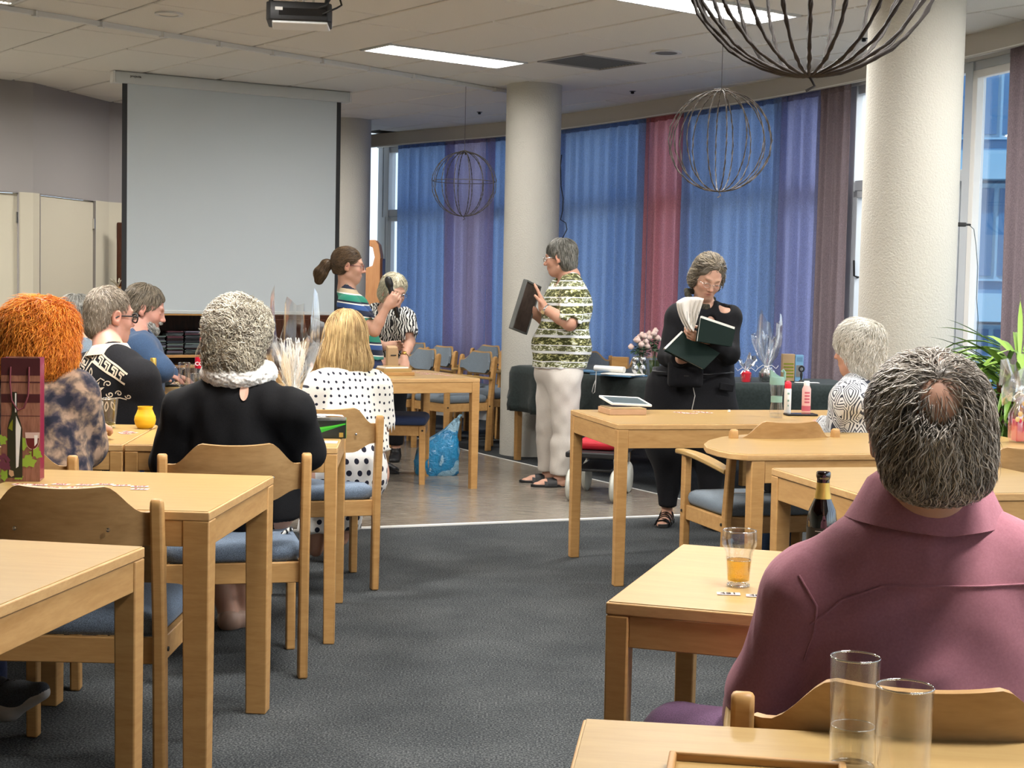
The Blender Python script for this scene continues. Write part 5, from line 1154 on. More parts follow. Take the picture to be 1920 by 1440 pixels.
def fret(a, b, off, n, h):
    a, b = np.array(a, float), np.array(b, float); u = (b-a)/n; v = np.array(off)*h; out = [a]
    for k in range(n):
        q = a+u*k; out += [q+v, q+u*.72+v, q+u*.72+v*.35, q+u*.38+v*.35, q+u*.38, q+u]
    return [tuple(x) for x in out]
printed([fret((178, 652), (262, 700), (-.35, 1), 5, 13), [(176, 646), (268, 698)], [(186, 676), (264, 716)], fret((170, 655), (148, 700), (1, .3), 3, 12), [(166, 650), (143, 698)], [(186, 676), (165, 706)]], .008, 'greek_key_print')
def lens(bx, by, tx, ty, w, c=.0):
    out = []; dx, dy = tx-bx, ty-by; L = math.hypot(dx, dy); nx, ny = -dy/L, dx/L
    for sg in (1, -1):
        ks = range(9) if sg > 0 else range(8, -1, -1)
        for k in ks: f = k/8; q = w*math.sin(f*PI)*sg+c*math.sin(f*PI); out.append((bx+dx*f+nx*q, by+dy*f+ny*q))
    return out
def scroll(cx, cy, r, a0, turns, sg=1): return [(cx+r*(1-.8*k/18)*math.cos(a0+sg*turns*2*PI*k/18), cy+.8*r*(1-.8*k/18)*math.sin(a0+sg*turns*2*PI*k/18)) for k in range(19)]
petals = [(188, 738, 180, 716, 3.2, 1), (192, 738, 188, 708, 3.4, 1), (196, 738, 199, 706, 3.4, -1), (200, 738, 211, 712, 3.6, -2), (203, 739, 222, 722, 3.4, -3)]
printed([lens(*q) for q in petals], .01, 'leaf_print', fill=True)
printed([lens(189, 705, 187, 688, 3.0)+[(189, 705)]]+[scroll(228, 716, 8, 2.6, 1.1), scroll(233, 735, 7, 3.3, 1.2, -1), scroll(250, 733, 7, 3.0, 1.2), scroll(268, 738, 6, 3.4, 1.1, -1), [(204, 712), (212, 706), (221, 710)], [(214, 742), (224, 744), (238, 742), (252, 741), (264, 744)], lens(228, 748, 226, 766, 3), lens(236, 748, 242, 764, 3), lens(220, 748, 212, 760, 3)], .0045, 'floral_print')['kind'] = 'stuff'
# collar
nk = V3(J['neck']); col_ = []
for j, (rr, z) in enumerate(((.066, .046), (.070, .048), (.078, .036), (.098, .004))): col_.append([tuple(nk-V3(p.t.location)+V3((math.cos(a)*rr*1.05, math.sin(a)*rr, z+.022*math.cos(a)*0-.012*math.cos(a-2.4)))) for a in np.linspace(0, 2*PI, 33)])
m = MB(); m.sheet(col_, .0025); m.build('collar', 'cream_cloth', p.t, smooth=70)
glasses(p.t, p.hc, p.HM, p.hs, 'black', .0034, .026, .019)
E_ = p.E; hb = [E_((0, -.014, .040), (.0775, .0965, .0845)), E_((0, -.050, -.02), (.070, .056, .065), .03), E_((0, -.066, -.06), (.052, .030, .035), .03), E_((0, .105, -.010), (.10, .080, .090), .02, 's'), E_((-.085, .0, -.03), (.03, .06, .055), .01, 's'), E_((.085, .0, -.03), (.03, .06, .055), .01, 's')]
p.hair(hb, 'hair_short', 3600, radial_flow(p.g(0, -.05, .10), (0, 0, -1), .4), .026, .0010, seed=12, off=.003, lift=.003, jit=.3, seg=4)
# ======== 6. bearded man in blue
J = dict(head=A_(272, 580, 8.3), neck=A_(258, 640, 8.2), shL=A_(252, 655, 8.38), shR=A_(262, 655, 8.05), pelvis=A_(250, 770, 8.25), elL=A_(310, 700, 8.55), elR=A_(304, 692, 8.0), wrL=A_(316, 705, 8.6), wrR=A_(292, 700, 8.36)); J['chest'] = A_(262, 690, 8.22)
seat_legs(J, J['pelvis'], (1, .1, 0), (.1, -1, 0))
p = Person('bearded man in a blue shirt leaning on the table below the screen', J, dict(chest=(.165, .115), belly=(.165, .13), arm=(.055, .045, .04, .03)), yaw=78, pitch=16, hs=1.05, skin=(.52, .28, .22), hfine=.0055, hands=[dict(w=J['wrR'], f=(.9, .1, -.12), n=(0, 0, -1), side=-1, curl=.35), dict(w=J['wrL'], f=(.9, .1, -.1), n=(0, 0, -1), side=1)])
p.shirt('blue_shirt', off=.02, sleeve=1.85, neck=(.06, .06), disp=LW(.004, 26), sl_off=.022, hem=.5)
p.garment('trousers', infl(p.legs['L']+p.legs['R'], .02)+infl(p.tor[3:4], .012)+[cut((0, 0, .14), (0, 0, -1))], 'jeans_navy', .014)
E_ = p.E; hb = [E_((0, -.018, .044), (.083, .104, .088)), E_((0, -.045, -.02), (.083, .062, .075), .03), E_((0, .112, -.022), (.11, .072, .098), .02, 's'), E_((-.085, .01, -.05), (.03, .05, .05), .01, 's'), E_((.085, .01, -.05), (.03, .05, .05), .01, 's')]
p.hair(hb, 'hair_brown_grey', 2200, radial_flow(p.g(0, -.03, .12), -p.HM[:, 1]*.6-V3((0, 0, .7)), .9), .055, .0016, disp=waves(.003, 70, 6, 6), seed=14, off=.003, lift=.004, jit=.15, seg=6)
bd = [E_((0, .062, -.095), (.040, .040, .035), .02), E_((-.035, .035, -.075), (.025, .040, .035), .02), E_((.035, .035, -.075), (.025, .040, .035), .02), E_((0, .092, -.046), (.026, .012, .008), .01), E_((0, .11, -.0615), (.016, .012, .004), .004, 's'), E_((0, .10, .01), (.06, .05, .045), .01, 's')]
P, F = sdf_arrays(bd, .005, (), waves(.002, 150, 4, 6), pad=.01); mesh_np('beard', P, F, 'beard_grey', p.t, np.full((len(P), 3), .5)); strands('beard_strands', bd, P, lambda q: np.tile(V3((.3, 0, -1)), (len(q), 1)), 700, .03, .0013, 'beard_grey', p.t, seed=3, off=.003, jit=.4, seg=4)
# ======== 7. woman behind, half hidden
J = dict(head=A_(149, 600, 7.6), neck=A_(150, 655, 7.55), shL=A_(110, 690, 7.7), shR=A_(185, 690, 7.5), pelvis=A_(150, 810, 7.6)); J.update(elL=J['shL']-V3((.03, -.1, .27)), elR=J['shR']-V3((-.03, -.1, .27))); J.update(wrL=J['elL']+V3((.1, .2, .02)), wrR=J['elR']+V3((-.05, .22, .02)))
seat_legs(J, J['pelvis'], (.5, .85, 0), (.85, -.5, 0))
p = Person('grey-haired woman with glasses pushed up, mostly hidden behind the orange-haired woman', J, dict(chest=(.14, .10)), yaw=50, pitch=6, fem=True, hfine=.009, hands=[dict(w=J['wrL'], f=(.4, .9, 0), n=(0, 0, -1), side=1), dict(w=J['wrR'], f=(-.2, .9, -.1), n=(0, 0, -1), side=-1)])
p.shirt('grey_seat', off=.018, sleeve=1.8, neck=(.066, .066), disp=LW(.003, 22), hem=.5)
p.garment('trousers', infl(p.legs['L']+p.legs['R'], .02)+infl(p.tor[3:4], .012)+[cut((0, 0, .14), (0, 0, -1))], 'black_cotton', .016)
E_ = p.E; hb = [E_((0, -.018, .040), (.084, .104, .090)), E_((0, -.045, -.03), (.085, .062, .08), .03), E_((0, .105, -.04), (.085, .066, .095), .02, 's')]
p.hair(hb, 'hair_grey_mid', 1500, radial_flow(p.g(0, -.03, .12), (0, 0, -1), .9), .08, .0016, disp=waves(.003, 70, 6, 6), seed=15, off=.003, jit=.2, seg=6)
glasses(p.t, p.g(0, -.02, .075), p.HM@np.array(Matrix.Rotation(R(28), 3, 'X')), p.hs*1.08, 'dark_metal', .002)
# ======== 8. woman with ponytail and striped T-shirt holding a microphone
D8 = 10.85
J = dict(head=A_(654, 499, D8), neck=A_(650, 545, D8), shL=A_(657, 573, D8+.17), shR=A_(653, 573, D8-.17), pelvis=A_(684, 690, D8), elL=A_(690, 635, D8+.22), wrL=A_(722, 650, D8+.16), elR=A_(702, 620, D8-.32), wrR=A_(726, 574, D8-.30)); J['chest'] = A_(668, 600, D8); J['belly'] = A_(678, 655, D8)
for q, s_ in (('L', .09), ('R', -.09)): J['hip'+q] = A_(690, 705, D8+s_); J['kn'+q] = V3((J['hip'+q][0]+.06, D8+s_, .50)); J['an'+q] = V3((J['hip'+q][0]+.06, D8+s_*1.1, .09))
hd = dict(w=J['wrR'], f=(.42, .05, .55), n=(-.1, .9, .2), side=-1, curl=1.15, s=1.0)
p = Person('woman with a brown ponytail and green striped T-shirt holding up a black microphone', J, dict(chest=(.15, .115), belly=(.145, .125), hips=(.16, .12), neck=.050), yaw=84, pitch=4, hs=1.06, fem=True, hfine=.0055, brow=(.16, .09, .05), hands=[hd, dict(w=J['wrL'], f=(.9, 0, .1), n=(0, -1, 0), side=1, curl=.6)])
p.shirt('stripes_green', off=.016, sleeve=.72, neck=(.066, .07), disp=LW(.003, 26), sl_off=.026, hem=.81)
p.garment('jeans', infl(p.legs['L']+p.legs['R'], .016)+infl(p.tor[3:4], .010)+[cut((0, 0, .10), (0, 0, -1))], 'jeans_navy', .012, LW(.003, 30))
P, F = sdf_arrays(foot_prims(J['anL'], J['anL']+V3((.3, -.1, 0)), 1.1)+foot_prims(J['anR'], J['anR']+V3((.3, -.1, 0)), 1.1), .009); mesh_np('shoes', P, F, 'black', p.t)
for q in 'LR': sole(p.t, J['an'+q], J['an'+q]+V3((.3, -.1, 0)), 1.1, 'rubber')
eyes(p.t, p.hc, p.HM, p.hs); mat('frame_red', (.12, .02, .03), .3); glasses(p.t, p.hc, p.HM, p.hs, 'frame_red', .0024, .024, .018)
E_ = p.E; hb = [E_((0, -.020, .044), (.081, .102, .086)), E_((0, -.050, -.01), (.078, .062, .070), .03), E_((0, .118, -.045), (.11, .068, .100), .02, 's'), E_((-.085, .005, -.03), (.025, .035, .045), .01, 's'), E_((.085, .005, -.03), (.025, .035, .045), .01, 's'), E_((0, -.055, -.095), (.07, .06, .04), .02, 's')]
tail = p.g(0, -.115, .012)
p.hair(hb, 'hair_brown', 1800, lambda q: tail-q, .10, .0014, seed=21, off=.003, jit=.03, seg=6)
tl = [rc(p.g(0, -.105, .012), p.g(0, -.150, -.005), .022, .034, .02), rc(p.g(0, -.150, -.005), p.g(0, -.185, -.065), .036, .044, .02), rc(p.g(0, -.185, -.065), p.g(0, -.190, -.11), .044, .030, .02)]
P, F = sdf_arrays(tl, .006, (), LW(.003, 50), pad=.02); mesh_np('ponytail', P, F, 'hair_brown', p.t, np.full((len(P), 3), .4)); strands('ponytail_strands', tl, P, lambda q: np.tile(-p.HM[:, 1]*.5-V3((0, 0, .9)), (len(q), 1)), 900, .09, .0014, 'hair_brown', p.t, seed=2, off=.003, jit=.08, seg=6)
m = MB(); Mt = Matrix(p.HM.tolist()).to_4x4(); Mt.translation = Vector(p.g(0, -.110, .010)-V3(p.t.location)); m.tube([Mt @ Vector((.022*math.cos(a), 0, .022*math.sin(a))) for a in np.linspace(0, 2*PI, 13)[:-1]], .006, 6, closed=True); m.build('hair_band', 'black', p.t, smooth=80)
# microphone held in her hand
hx = V3(J['wrR'])+nrm(hd['f'])*.075+V3((-.01, .035, 0)); ax = nrm(A_(722, 520, D8-.28)-A_(742, 596, D8-.28)); t = thing('microphone', 'black microphone held up in the hand of the woman with the ponytail', 'microphone', hx)
Mm = Vector((0, 0, 1)).rotation_difference(Vector(ax)).to_matrix().to_4x4()
m = MB(); m.lathe([(.012, -.145), (.0165, -.14), (.0165, -.02), (.019, .06), (.021, .075)], 20, M=Mm); m.build('handle', 'black', t, smooth=50)
m = MB(); m.lathe([(.021, .075), (.026, .085), (.028, .10), (.027, .125), (.020, .145), (.008, .153)], 20, M=Mm); m.build('grille', 'dark_metal', t, smooth=60)
# ======== 9. bending woman in the zebra print
D9 = 11.25
J = dict(head=A_(738, 548, D9), neck=A_(726, 583, D9+.06), shL=A_(759, 598, D9-.08), shR=A_(705, 590, D9+.12), pelvis=A_(722, 700, D9+.30), elL=A_(768, 642, D9-.12), wrL=A_(757, 672, D9-.28), elR=A_(697, 640, D9+.1), wrR=A_(712, 672, D9-.05)); J['chest'] = A_(732, 622, D9+.08)
for q, s_ in (('L', .09), ('R', -.09)): J['hip'+q] = V3(J['pelvis'])+V3((s_, 0, -.04)); J['kn'+q] = J['hip'+q]+V3((0, 0, -.38)); J['kn'+q][2] = .50; J['an'+q] = J['kn'+q]*1.0; J['an'+q][2] = .09
p = Person('woman with short pale blonde hair in a zebra print top, bending over the box table', J, dict(chest=(.155, .115), belly=(.15, .12)), yaw=146, pitch=14, roll=-4, hs=1.04, fem=True, hfine=.0055, brow=(.4, .3, .2), hands=[dict(w=J['wrL'], f=(.1, -.5, -.55), n=(0, .2, -1), side=-1, curl=1.2), dict(w=J['wrR'], f=(.2, -.8, -.2), n=(0, 0, -1), side=1)], feet=((J['anL'], J['anL']+V3((0, -.3, 0))), (J['anR'], J['anR']+V3((0, -.3, 0)))))
p.shirt('zebra', off=.018, sleeve=.62, neck=(.066, .07), disp=LW(.004, 26), sl_off=.032, hem=.74)
p.garment('trousers', infl(p.legs['L']+p.legs['R'], .02)+infl(p.tor[3:4], .012)+[cut((0, 0, .12), (0, 0, -1))], 'black_cotton', .014)
for q in 'LR': sole(p.t, J['an'+q], J['an'+q]+V3((0, -.3, 0)), 1, 'black')
eyes(p.t, p.hc, p.HM, p.hs); glasses(p.t, p.hc, p.HM, p.hs, 'silver', .0018, .022, .015)
E_ = p.E; hb = [E_((0, -.018, .044), (.090, .108, .092)), E_((0, -.045, -.02), (.092, .068, .080), .03), E_((0, .118, -.030), (.070, .080, .100), .015, 's')]
p.hair(hb, 'hair_pale_blonde', 2200, radial_flow(p.g(0, .02, .13), tuple(-p.HM[:, 2]-.5*p.HM[:, 1]), .6), .06, .0018, disp=waves(.004, 70, 6, 6), seed=22, off=.004, lift=.006, jit=.3, curl=.3, cf=12, seg=6, back=True)
m = MB(); w_ = V3(J['wrL'])-V3(p.t.location); u = nrm(V3(J['elL'])-V3(J['wrL'])); Mw = Vector((0, 0, 1)).rotation_difference(Vector(u)).to_matrix().to_4x4(); Mw.translation = Vector(w_+u*.02); m.lathe([(.031, -.007), (.034, 0), (.031, .007)], 20, M=Mw, capb=False, capt=False); m.lathe([(.0001, .0), (.015, 0), (.015, .008), (.0001, .009)], 14, M=Mw @ Matrix.Translation((0, -.033, 0)) @ Matrix.Rotation(R(90), 4, 'X')); mat('gold', (.6, .4, .12), .25, 1.0); m.build('wristwatch', 'gold', p.t, smooth=60)
# ======== 10. standing person in the olive and white striped T-shirt
DA_ = 10.3
J = dict(head=A_(1050, 484, DA_), neck=A_(1068, 519, DA_), shL=A_(1075, 547, DA_-.17), shR=A_(1052, 545, DA_+.17), pelvis=A_(1048, 695, DA_), elL=A_(1068, 606, DA_-.33), wrL=A_(1019, 577, DA_-.24), elR=A_(1035, 610, DA_+.24), wrR=A_(1002, 588, DA_+.14)); J['chest'] = A_(1064, 575, DA_); J['belly'] = A_(1052, 650, DA_)
J['hipL'] = A_(1057, 715, DA_-.10); J['hipR'] = A_(1036, 715, DA_+.09); J['knL'] = A_(1060, 800, DA_-.10); J['knR'] = A_(1030, 800, DA_+.08); J['anL'] = A_(1048, 892, DA_-.12); J['anR'] = A_(1026, 886, DA_+.08); J['anL'][2] = .10; J['anR'][2] = .10
hdL = dict(w=J['wrL'], f=(-.30, .06, .95), n=(-.95, .1, -.2), side=1, curl=.12, spread=.01)
p = Person('grey-haired person in an olive and white striped T-shirt and white trousers, holding a dark panel', J, dict(chest=(.18, .15), belly=(.175, .185), hips=(.17, .165), neck=.056, arm=(.058, .050, .046, .032), leg=(.095, .066, .060, .042)), yaw=-72, pitch=7, hs=1.02, skin=(.56, .32, .225), hfine=.005, brow=(.2, .17, .14), hands=[hdL, dict(w=J['wrR'], f=(-.30, -.2, .9), n=(-.9, 0, -.2), side=-1, curl=.2)])
p.shirt('stripes_olive', off=.02, sleeve=.95, neck=(.080, .10), extra=[el(V3(J['neck'])+p.TM[:, 1]*.085-V3((0, 0, .035)), (.050, .07, .085), p.TM, .02, 's')], disp=LW(.003, 24), sl_off=.034, hem=.805)
p.garment('trousers', infl(p.legs['L'], .022)+infl(p.legs['R'], .022)+infl(p.tor[3:4], .002)+[cut((0, 0, .085), (0, 0, -1))], 'white_trousers', .010, waves(.004, 30, 5, 6, (1, 1, 1.2)))
P, F = sdf_arrays(foot_prims(J['anL'], J['anL']+V3((-.3, -.05, 0)), 1.05)+foot_prims(J['anR'], J['anR']+V3((-.3, -.02, 0)), 1.05), .007); mesh_np('feet', P, F, 'skin', p.t, np.tile(V3(SK), (len(P), 1)))
for q, dx in (('L', -.05), ('R', -.02)):
    a = V3(J['an'+q]); toe = a+V3((-.3, dx, 0)); sole(p.t, a, toe, 1.12, 'black', .022)
    f = nrm((toe-a)*V3((1, 1, 0))); sd = V3((-f[1], f[0], 0)); o = V3(p.t.location); m = MB()
    for x0, x1, h in ((.02, .085, .058), (.075, .105, .042)):
        rows = []
        for xx in (x0, (x0+x1)/2, x1): rows.append([tuple(a-o+f*xx+sd*.052*math.cos(th)+V3((0, 0, -a[2]+.010+(h-.006*(xx-x0)*8)*math.sin(th)))) for th in np.linspace(0, PI, 11)])
        m.sheet(rows, .004)
    m.build('sandal_strap', 'black', p.t, smooth=60)
eyes(p.t, p.hc, p.HM, p.hs); glasses(p.t, p.hc, p.HM, p.hs, 'silver', .0018, .022, .015)
E_ = p.E; hb = [E_((0, -.020, .044), (.084, .104, .088)), E_((0, -.052, -.03), (.082, .060, .078), .03), E_((0, .128, -.035), (.11, .072, .090), .02, 's'), E_((-.088, .02, -.035), (.025, .040, .050), .01, 's'), E_((.088, .02, -.035), (.025, .040, .050), .01, 's')]
p.hair(hb, 'hair_grey_mid', 2200, radial_flow(p.g(0, -.03, .13), (0, 0, -1), .9), .075, .0018, disp=waves(.003, 70, 6, 6), seed=23, off=.003, lift=.003, jit=.15, seg=6)
m = MB(); w_ = V3(J['wrL'])-V3(p.t.location); u = nrm(V3(J['elL'])-V3(J['wrL'])); Mw = Vector((0, 0, 1)).rotation_difference(Vector(u)).to_matrix().to_4x4(); Mw.translation = Vector(w_+u*.025); m.lathe([(.034, -.008), (.037, 0), (.034, .008)], 20, M=Mw, capb=False, capt=False); m.lathe([(.0001, .0), (.016, 0), (.016, .008), (.0001, .009)], 14, M=Mw @ Matrix.Translation((0, -.036, 0)) @ Matrix.Rotation(R(90), 4, 'X')); m.build('wristwatch', 'silver', p.t, smooth=60)
# the dark panel in both hands
pc_ = (A_(985, 576, DA_)); t = thing('picture_panel', 'dark brown framed panel held by the person in the striped T-shirt', 'panel', pc_)
axu = nrm(A_(998, 527, DA_)-A_(972, 612, DA_-.02)); axv = nrm(V3((.42, .9, 0))); axv = nrm(axv-axu*(axv@axu)); axn = np.cross(axu, axv); Mp = Matrix((( *[0]*4,),)*4) if False else Matrix([[axv[i], axn[i], axu[i], 0] for i in range(3)]+[[0, 0, 0, 1]])
wood('panel_brown', (.060, .042, .034), (.030, .020, .016), (10, 10, 10), .7); mat('panel_edge', (.10, .105, .10), .6)
m = MB(); m.box((0, 0, 0), (.25, .018, .33), Mp); m.build('panel', 'panel_brown', t, bevel=.002)
for (c, d_) in (((0, 0, .168), (.262, .030, .012)), ((0, 0, -.168), (.262, .030, .012)), ((.128, 0, 0), (.012, .030, .34)), ((-.128, 0, 0), (.012, .030, .34))):
    m = MB(); m.box(c, d_, Mp); m.build('frame_bar', 'panel_edge', t, bevel=.002)
# ======== 11. woman in black reading
DB_ = 8.6
J = dict(head=A_(1327, 522, DB_-.04), neck=A_(1318, 578, DB_+.02), shR=A_(1271, 596, DB_), shL=A_(1366, 596, DB_), pelvis=A_(1312, 712, DB_+.04), elR=A_(1254, 668, DB_-.06), wrR=A_(1277, 672, DB_-.28), elL=A_(1367, 664, DB_-.10), wrL=A_(1326, 634, DB_-.32)); J['chest'] = A_(1316, 632, DB_+.02)
J['hipR'] = V3((.90, DB_+.02, .80)); J['hipL'] = V3((1.12, DB_+.02, .80)); J['knR'] = V3((.90, DB_, .48)); J['knL'] = V3((1.17, DB_-.02, .48)); J['anR'] = at(1250, 962, 8.66)*1; J['anL'] = at(1330, 975, 8.56)*1; J['anR'] = V3(J['anR']); J['anL'] = V3(J['anL']); J['anR'][2] = J['anL'][2] = .11
hR = dict(w=J['wrR'], f=(.85, -.1, .12), n=(0, .55, .8), side=1, curl=.75, spread=.02); hL = dict(w=J['wrL'], f=(-.75, -.25, .1), n=(-.1, .6, .6), side=-1, curl=.8, spread=.02)
p = Person('woman in black clothes with short brown-grey hair, looking down into a book she holds', J, dict(chest=(.165, .115), belly=(.155, .12), hips=(.175, .13), neck=.050, arm=(.05, .043, .040, .027)), yaw=170, pitch=24, roll=-10, hs=1.0, fem=True, skin=(.58, .35, .25), hfine=.0045, open_=.0016, brow=(.16, .11, .07), hands=[hR, hL])
hole = V3(J['shL'])*.62+V3(J['neck'])*.38+V3((0, -.02, .045)); TM = p.TM
p.shirt('black_cotton', off=.016, sleeve=1.92, neck=(.062, .085), disp=LW(.003, 26), sl_off=.018, hem=.78, extra=[el(V3(J['shL'])+V3((-.028, -.035, .058)), (.034, .050, .040), TM, .006, 's'), el(V3(J['neck'])+V3((.035, -.12, -.09)), (.030, .06, .055), None, .01, 's')])
pt = [rc(J['hipR'], J['knR'], .125, .125, .08), rc(J['hipL'], J['knL'], .125, .135, .08), rc(J['knR'], J['anR']+V3((0, 0, .10)), .115, .060, .08), rc(J['knL'], J['anL']+V3((0, 0, .10)), .125, .060, .08), rc(J['anR']+V3((0, 0, .16)), J['anR'], .066, .050, .02), rc(J['anL']+V3((0, 0, .16)), J['anL'], .066, .050, .02), el(V3(J['pelvis']), (.20, .155, .13), None, .05), el((1.03, DB_+.02, .70), (.245, .16, .20), None, .08), rc((.93, DB_-.0, .60), (1.15, DB_, .60), .13, .14, .08), cut((0, 0, .105), (0, 0, -1))]
p.garment('baggy_trousers', pt, 'black_cotton', .012, waves(.006, 22, 7, 6, (1, 1, .3)))
m = MB(); q_ = V3(p.t.location); m.box(tuple(A_(1362, 726, DB_-.14)-q_), (.09, .012, .042), rot=(0, R(8), R(18))); m.build('pocket_flap', 'black_cotton', p.t, bevel=.005)
P, F = sdf_arrays(foot_prims(J['anL'], J['anL']+V3((.12, -.3, 0)), .98)+foot_prims(J['anR'], J['anR']+V3((-.08, -.3, 0)), .98), .007); mesh_np('feet', P, F, 'skin', p.t, np.tile(V3(SK), (len(P), 1)))
for q, dx in (('L', .12), ('R', -.08)):
    a = V3(J['an'+q]); toe = a+V3((dx, -.3, 0)); sole(p.t, a, toe, 1.0, 'rubber', .022); f = nrm((toe-a)*V3((1, 1, 0))); sd = V3((-f[1], f[0], 0)); o = V3(p.t.location); m = MB()
    for xc, h, sk in ((.135, .034, 0), (.112, .040, .02), (.090, .048, -.02), (.066, .058, .02), (.040, .068, 0), (.0, .088, 0)):
        m.sheet([[tuple(a-o+f*(xc+xx+sk*math.cos(th))+sd*.047*math.cos(th)+V3((0, 0, -a[2]+.010+h*math.sin(th)))) for th in np.linspace(0, PI, 13)] for xx in (-.008, .008)], .004)
    m.sheet([[tuple(a-o+f*xx+sd*y+V3((0, 0, -a[2]+.062+(.15-xx)*0-.30*(xx-.04)))) for xx in np.linspace(.0, .14, 6)] for y in (-.008, .008)], .004); m.build('sandal_strap', 'black_gloss', p.t, smooth=60)
m = MB(); m.box(tuple(A_(1320, 520, DB_)-q_), (.001, .001, .001)); 
E_ = p.E; glasses(p.t, p.hc, p.HM, p.hs, 'silver', .0012, .021, .013, -.004)
hb = [E_((0, -.020, .046), (.086, .104, .090)), E_((0, -.048, -.02), (.090, .062, .078), .03), E_((-.076, -.012, -.012), (.022, .034, .05), .02), E_((.076, -.012, -.012), (.022, .034, .05), .02), E_((0, .114, -.020), (.066, .086, .118), .012, 's')]
ff = radial_flow(p.g(0, .03, .12), tuple(-p.HM[:, 2]), .3); back = -p.HM[:, 1]
p.hair(hb, 'hair_brown_grey', 2800, lambda q: ff(q)*.6+back*1.0+p.HM[:, 0]*.35, .075, .0018, disp=waves(.004, 60, 6, 6), seed=25, off=.004, lift=.012, jit=.3, curl=.25, cf=10, seg=7, back=True)
sc_ = [rc(p.g(-.075, -.02, -.135), p.g(-.02, .065, -.150), .020, .020, .02), rc(p.g(-.02, .065, -.150), p.g(.05, .055, -.155), .022, .020, .02), rc(p.g(.05, .055, -.150), p.g(.085, .0, -.115), .020, .018, .02), rc(p.g(-.075, -.02, -.13), p.g(-.05, -.08, -.11), .02, .02, .02), rc(p.g(-.05, -.08, -.11), p.g(.08, -.03, -.11), .02, .018, .02), rc(p.g(.03, .065, -.155), p.g(.00, .085, -.225), .020, .010, .02)]
p.garment('neck_scarf', sc_, 'scarf_olive', .006, waves(.002, 120, 5))
# hip bag with strap
bc = A_(1285, 700, DB_-.20)-q_; m = MB(); P, F = sdf_arrays([rb(bc+q_, (.075, .022, .055), .022), rb(bc+q_+V3((0, -.012, -.012)), (.052, .022, .032), .016, None, .01)], .007); mesh_np('belt_bag', P, F, 'black_cotton', p.t)
m = MB(); m.box(tuple(bc+V3((0, -.052, -.012))), (.026, .002, .006)); m.build('bag_badge', 'dark_metal', p.t)
m = MB(); m.tube([Vector(A_(x, y, DB_-.21)-q_) for x, y in ((1299, 724), (1303, 742), (1298, 765), (1294, 790), (1296, 812))], .0025, 5); m.build('strap_end', 'grid_metal', p.t, smooth=80)
m = MB(); m.tube([Vector(V3((x, y, z))-q_) for x, y, z in ((.80, DB_-.08, .89), (.90, DB_-.165, .885), (1.10, DB_-.17, .88), (1.24, DB_-.08, .89), (1.22, DB_+.14, .9), (1.0, DB_+.2, .9), (.82, DB_+.12, .9))], .012, 6, closed=True, flat=.4); m.build('belt', 'black', p.t, smooth=80)
# the two large dark green books she holds
mat('book_green', (.004, .014, .011), .7, spec=.2); mat('page', (.78, .77, .72), .8)
def book(name, label, corners, dd, th, cover='book_green', pages='page', out=.012):
    """corners: four pixel+depth points of the cover seen, going round; dd the direction of its thickness"""
    c = [V3(at(*q)) for q in corners]; o = sum(c)/4; t = thing(name, label, 'book', o); u = nrm(c[1]-c[0]); v = nrm(c[3]-c[0]); n_ = nrm(np.cross(u, v)); n_ = n_*(1 if n_@V3(dd) > 0 else -1)
    def slab(a, b, ins, nm, mt):
        q = [x-o+nrm(o-x)*ins for x in c]; m = MB(); m.hexa([tuple(x+n_*a) for x in q]+[tuple(x+n_*b) for x in q]); return m.build(nm, mt, t)
    slab(0, .003, 0, 'front_cover', cover); ev = nrm(c[1]-c[0]); ov = nrm((c[0]+c[1])/2-(c[2]+c[3])/2); ov = nrm(ov-ev*(ov@ev)); q = [x-o+nrm(o-x)*.006 for x in c]; q[0] = q[0]+ov*(out+.004); q[1] = q[1]+ov*(out+.004); m = MB(); m.hexa([tuple(x+n_*.003) for x in q]+[tuple(x+n_*(th-.003)) for x in q]); m.build('page_block', pages, t); slab(th-.003, th, 0, 'back_cover', cover); return t
book('book', 'dark green hardcover book resting low on the right arm of the woman in black', [(1247, 656, 8.22), (1281, 622, 8.28), (1350, 662, 8.27), (1320, 692, 8.22)], (0, .5, 1), .022)
book('book', 'larger dark green hardcover book sloping down to the right on her left arm', [(1314, 596, 8.18), (1379, 618, 8.24), (1372, 650, 8.22), (1308, 640, 8.16)], (0, .6, 1), .026)
t = thing('booklet', 'open white booklet with curling pages in the hand of the woman in black', 'booklet', at(1297, 595, 8.13)); o = V3(t.location)
for k, (dx, c_) in enumerate(((0, 0), (-3, .006), (-6, .012))):
    rows = []
    for a in np.linspace(0, 1, 9):
        x0, y0 = 1278-dx*-1+a*2+(20*a*a), 566+a*56-(0 if k == 0 else 0); x1, y1 = 1320-a*(16)-k*6, 560+a*50
        rows.append([tuple(V3(at(x0+(x1-x0)*b+k*(-2), y0+(y1-y0)*b-6*math.sin(b*PI)*(1-a), 8.13+c_+.03*math.sin(b*PI)+.04*a))-o) for b in np.linspace(0, 1, 9)])
    m = MB(); m.sheet(rows, .0008); m.build('page', 'paper', t, smooth=180)
m = MB()
for k in range(5):
    a = V3(at(1288+k*5.5, 584+(k % 2)*4, 8.115))-o; b = V3(at(1289+k*5.0, 608+(k % 3)*2, 8.135))-o; m.tube([tuple(a), tuple(b)], .0008, 4)
m.build('printed_lines', 'ink', t)
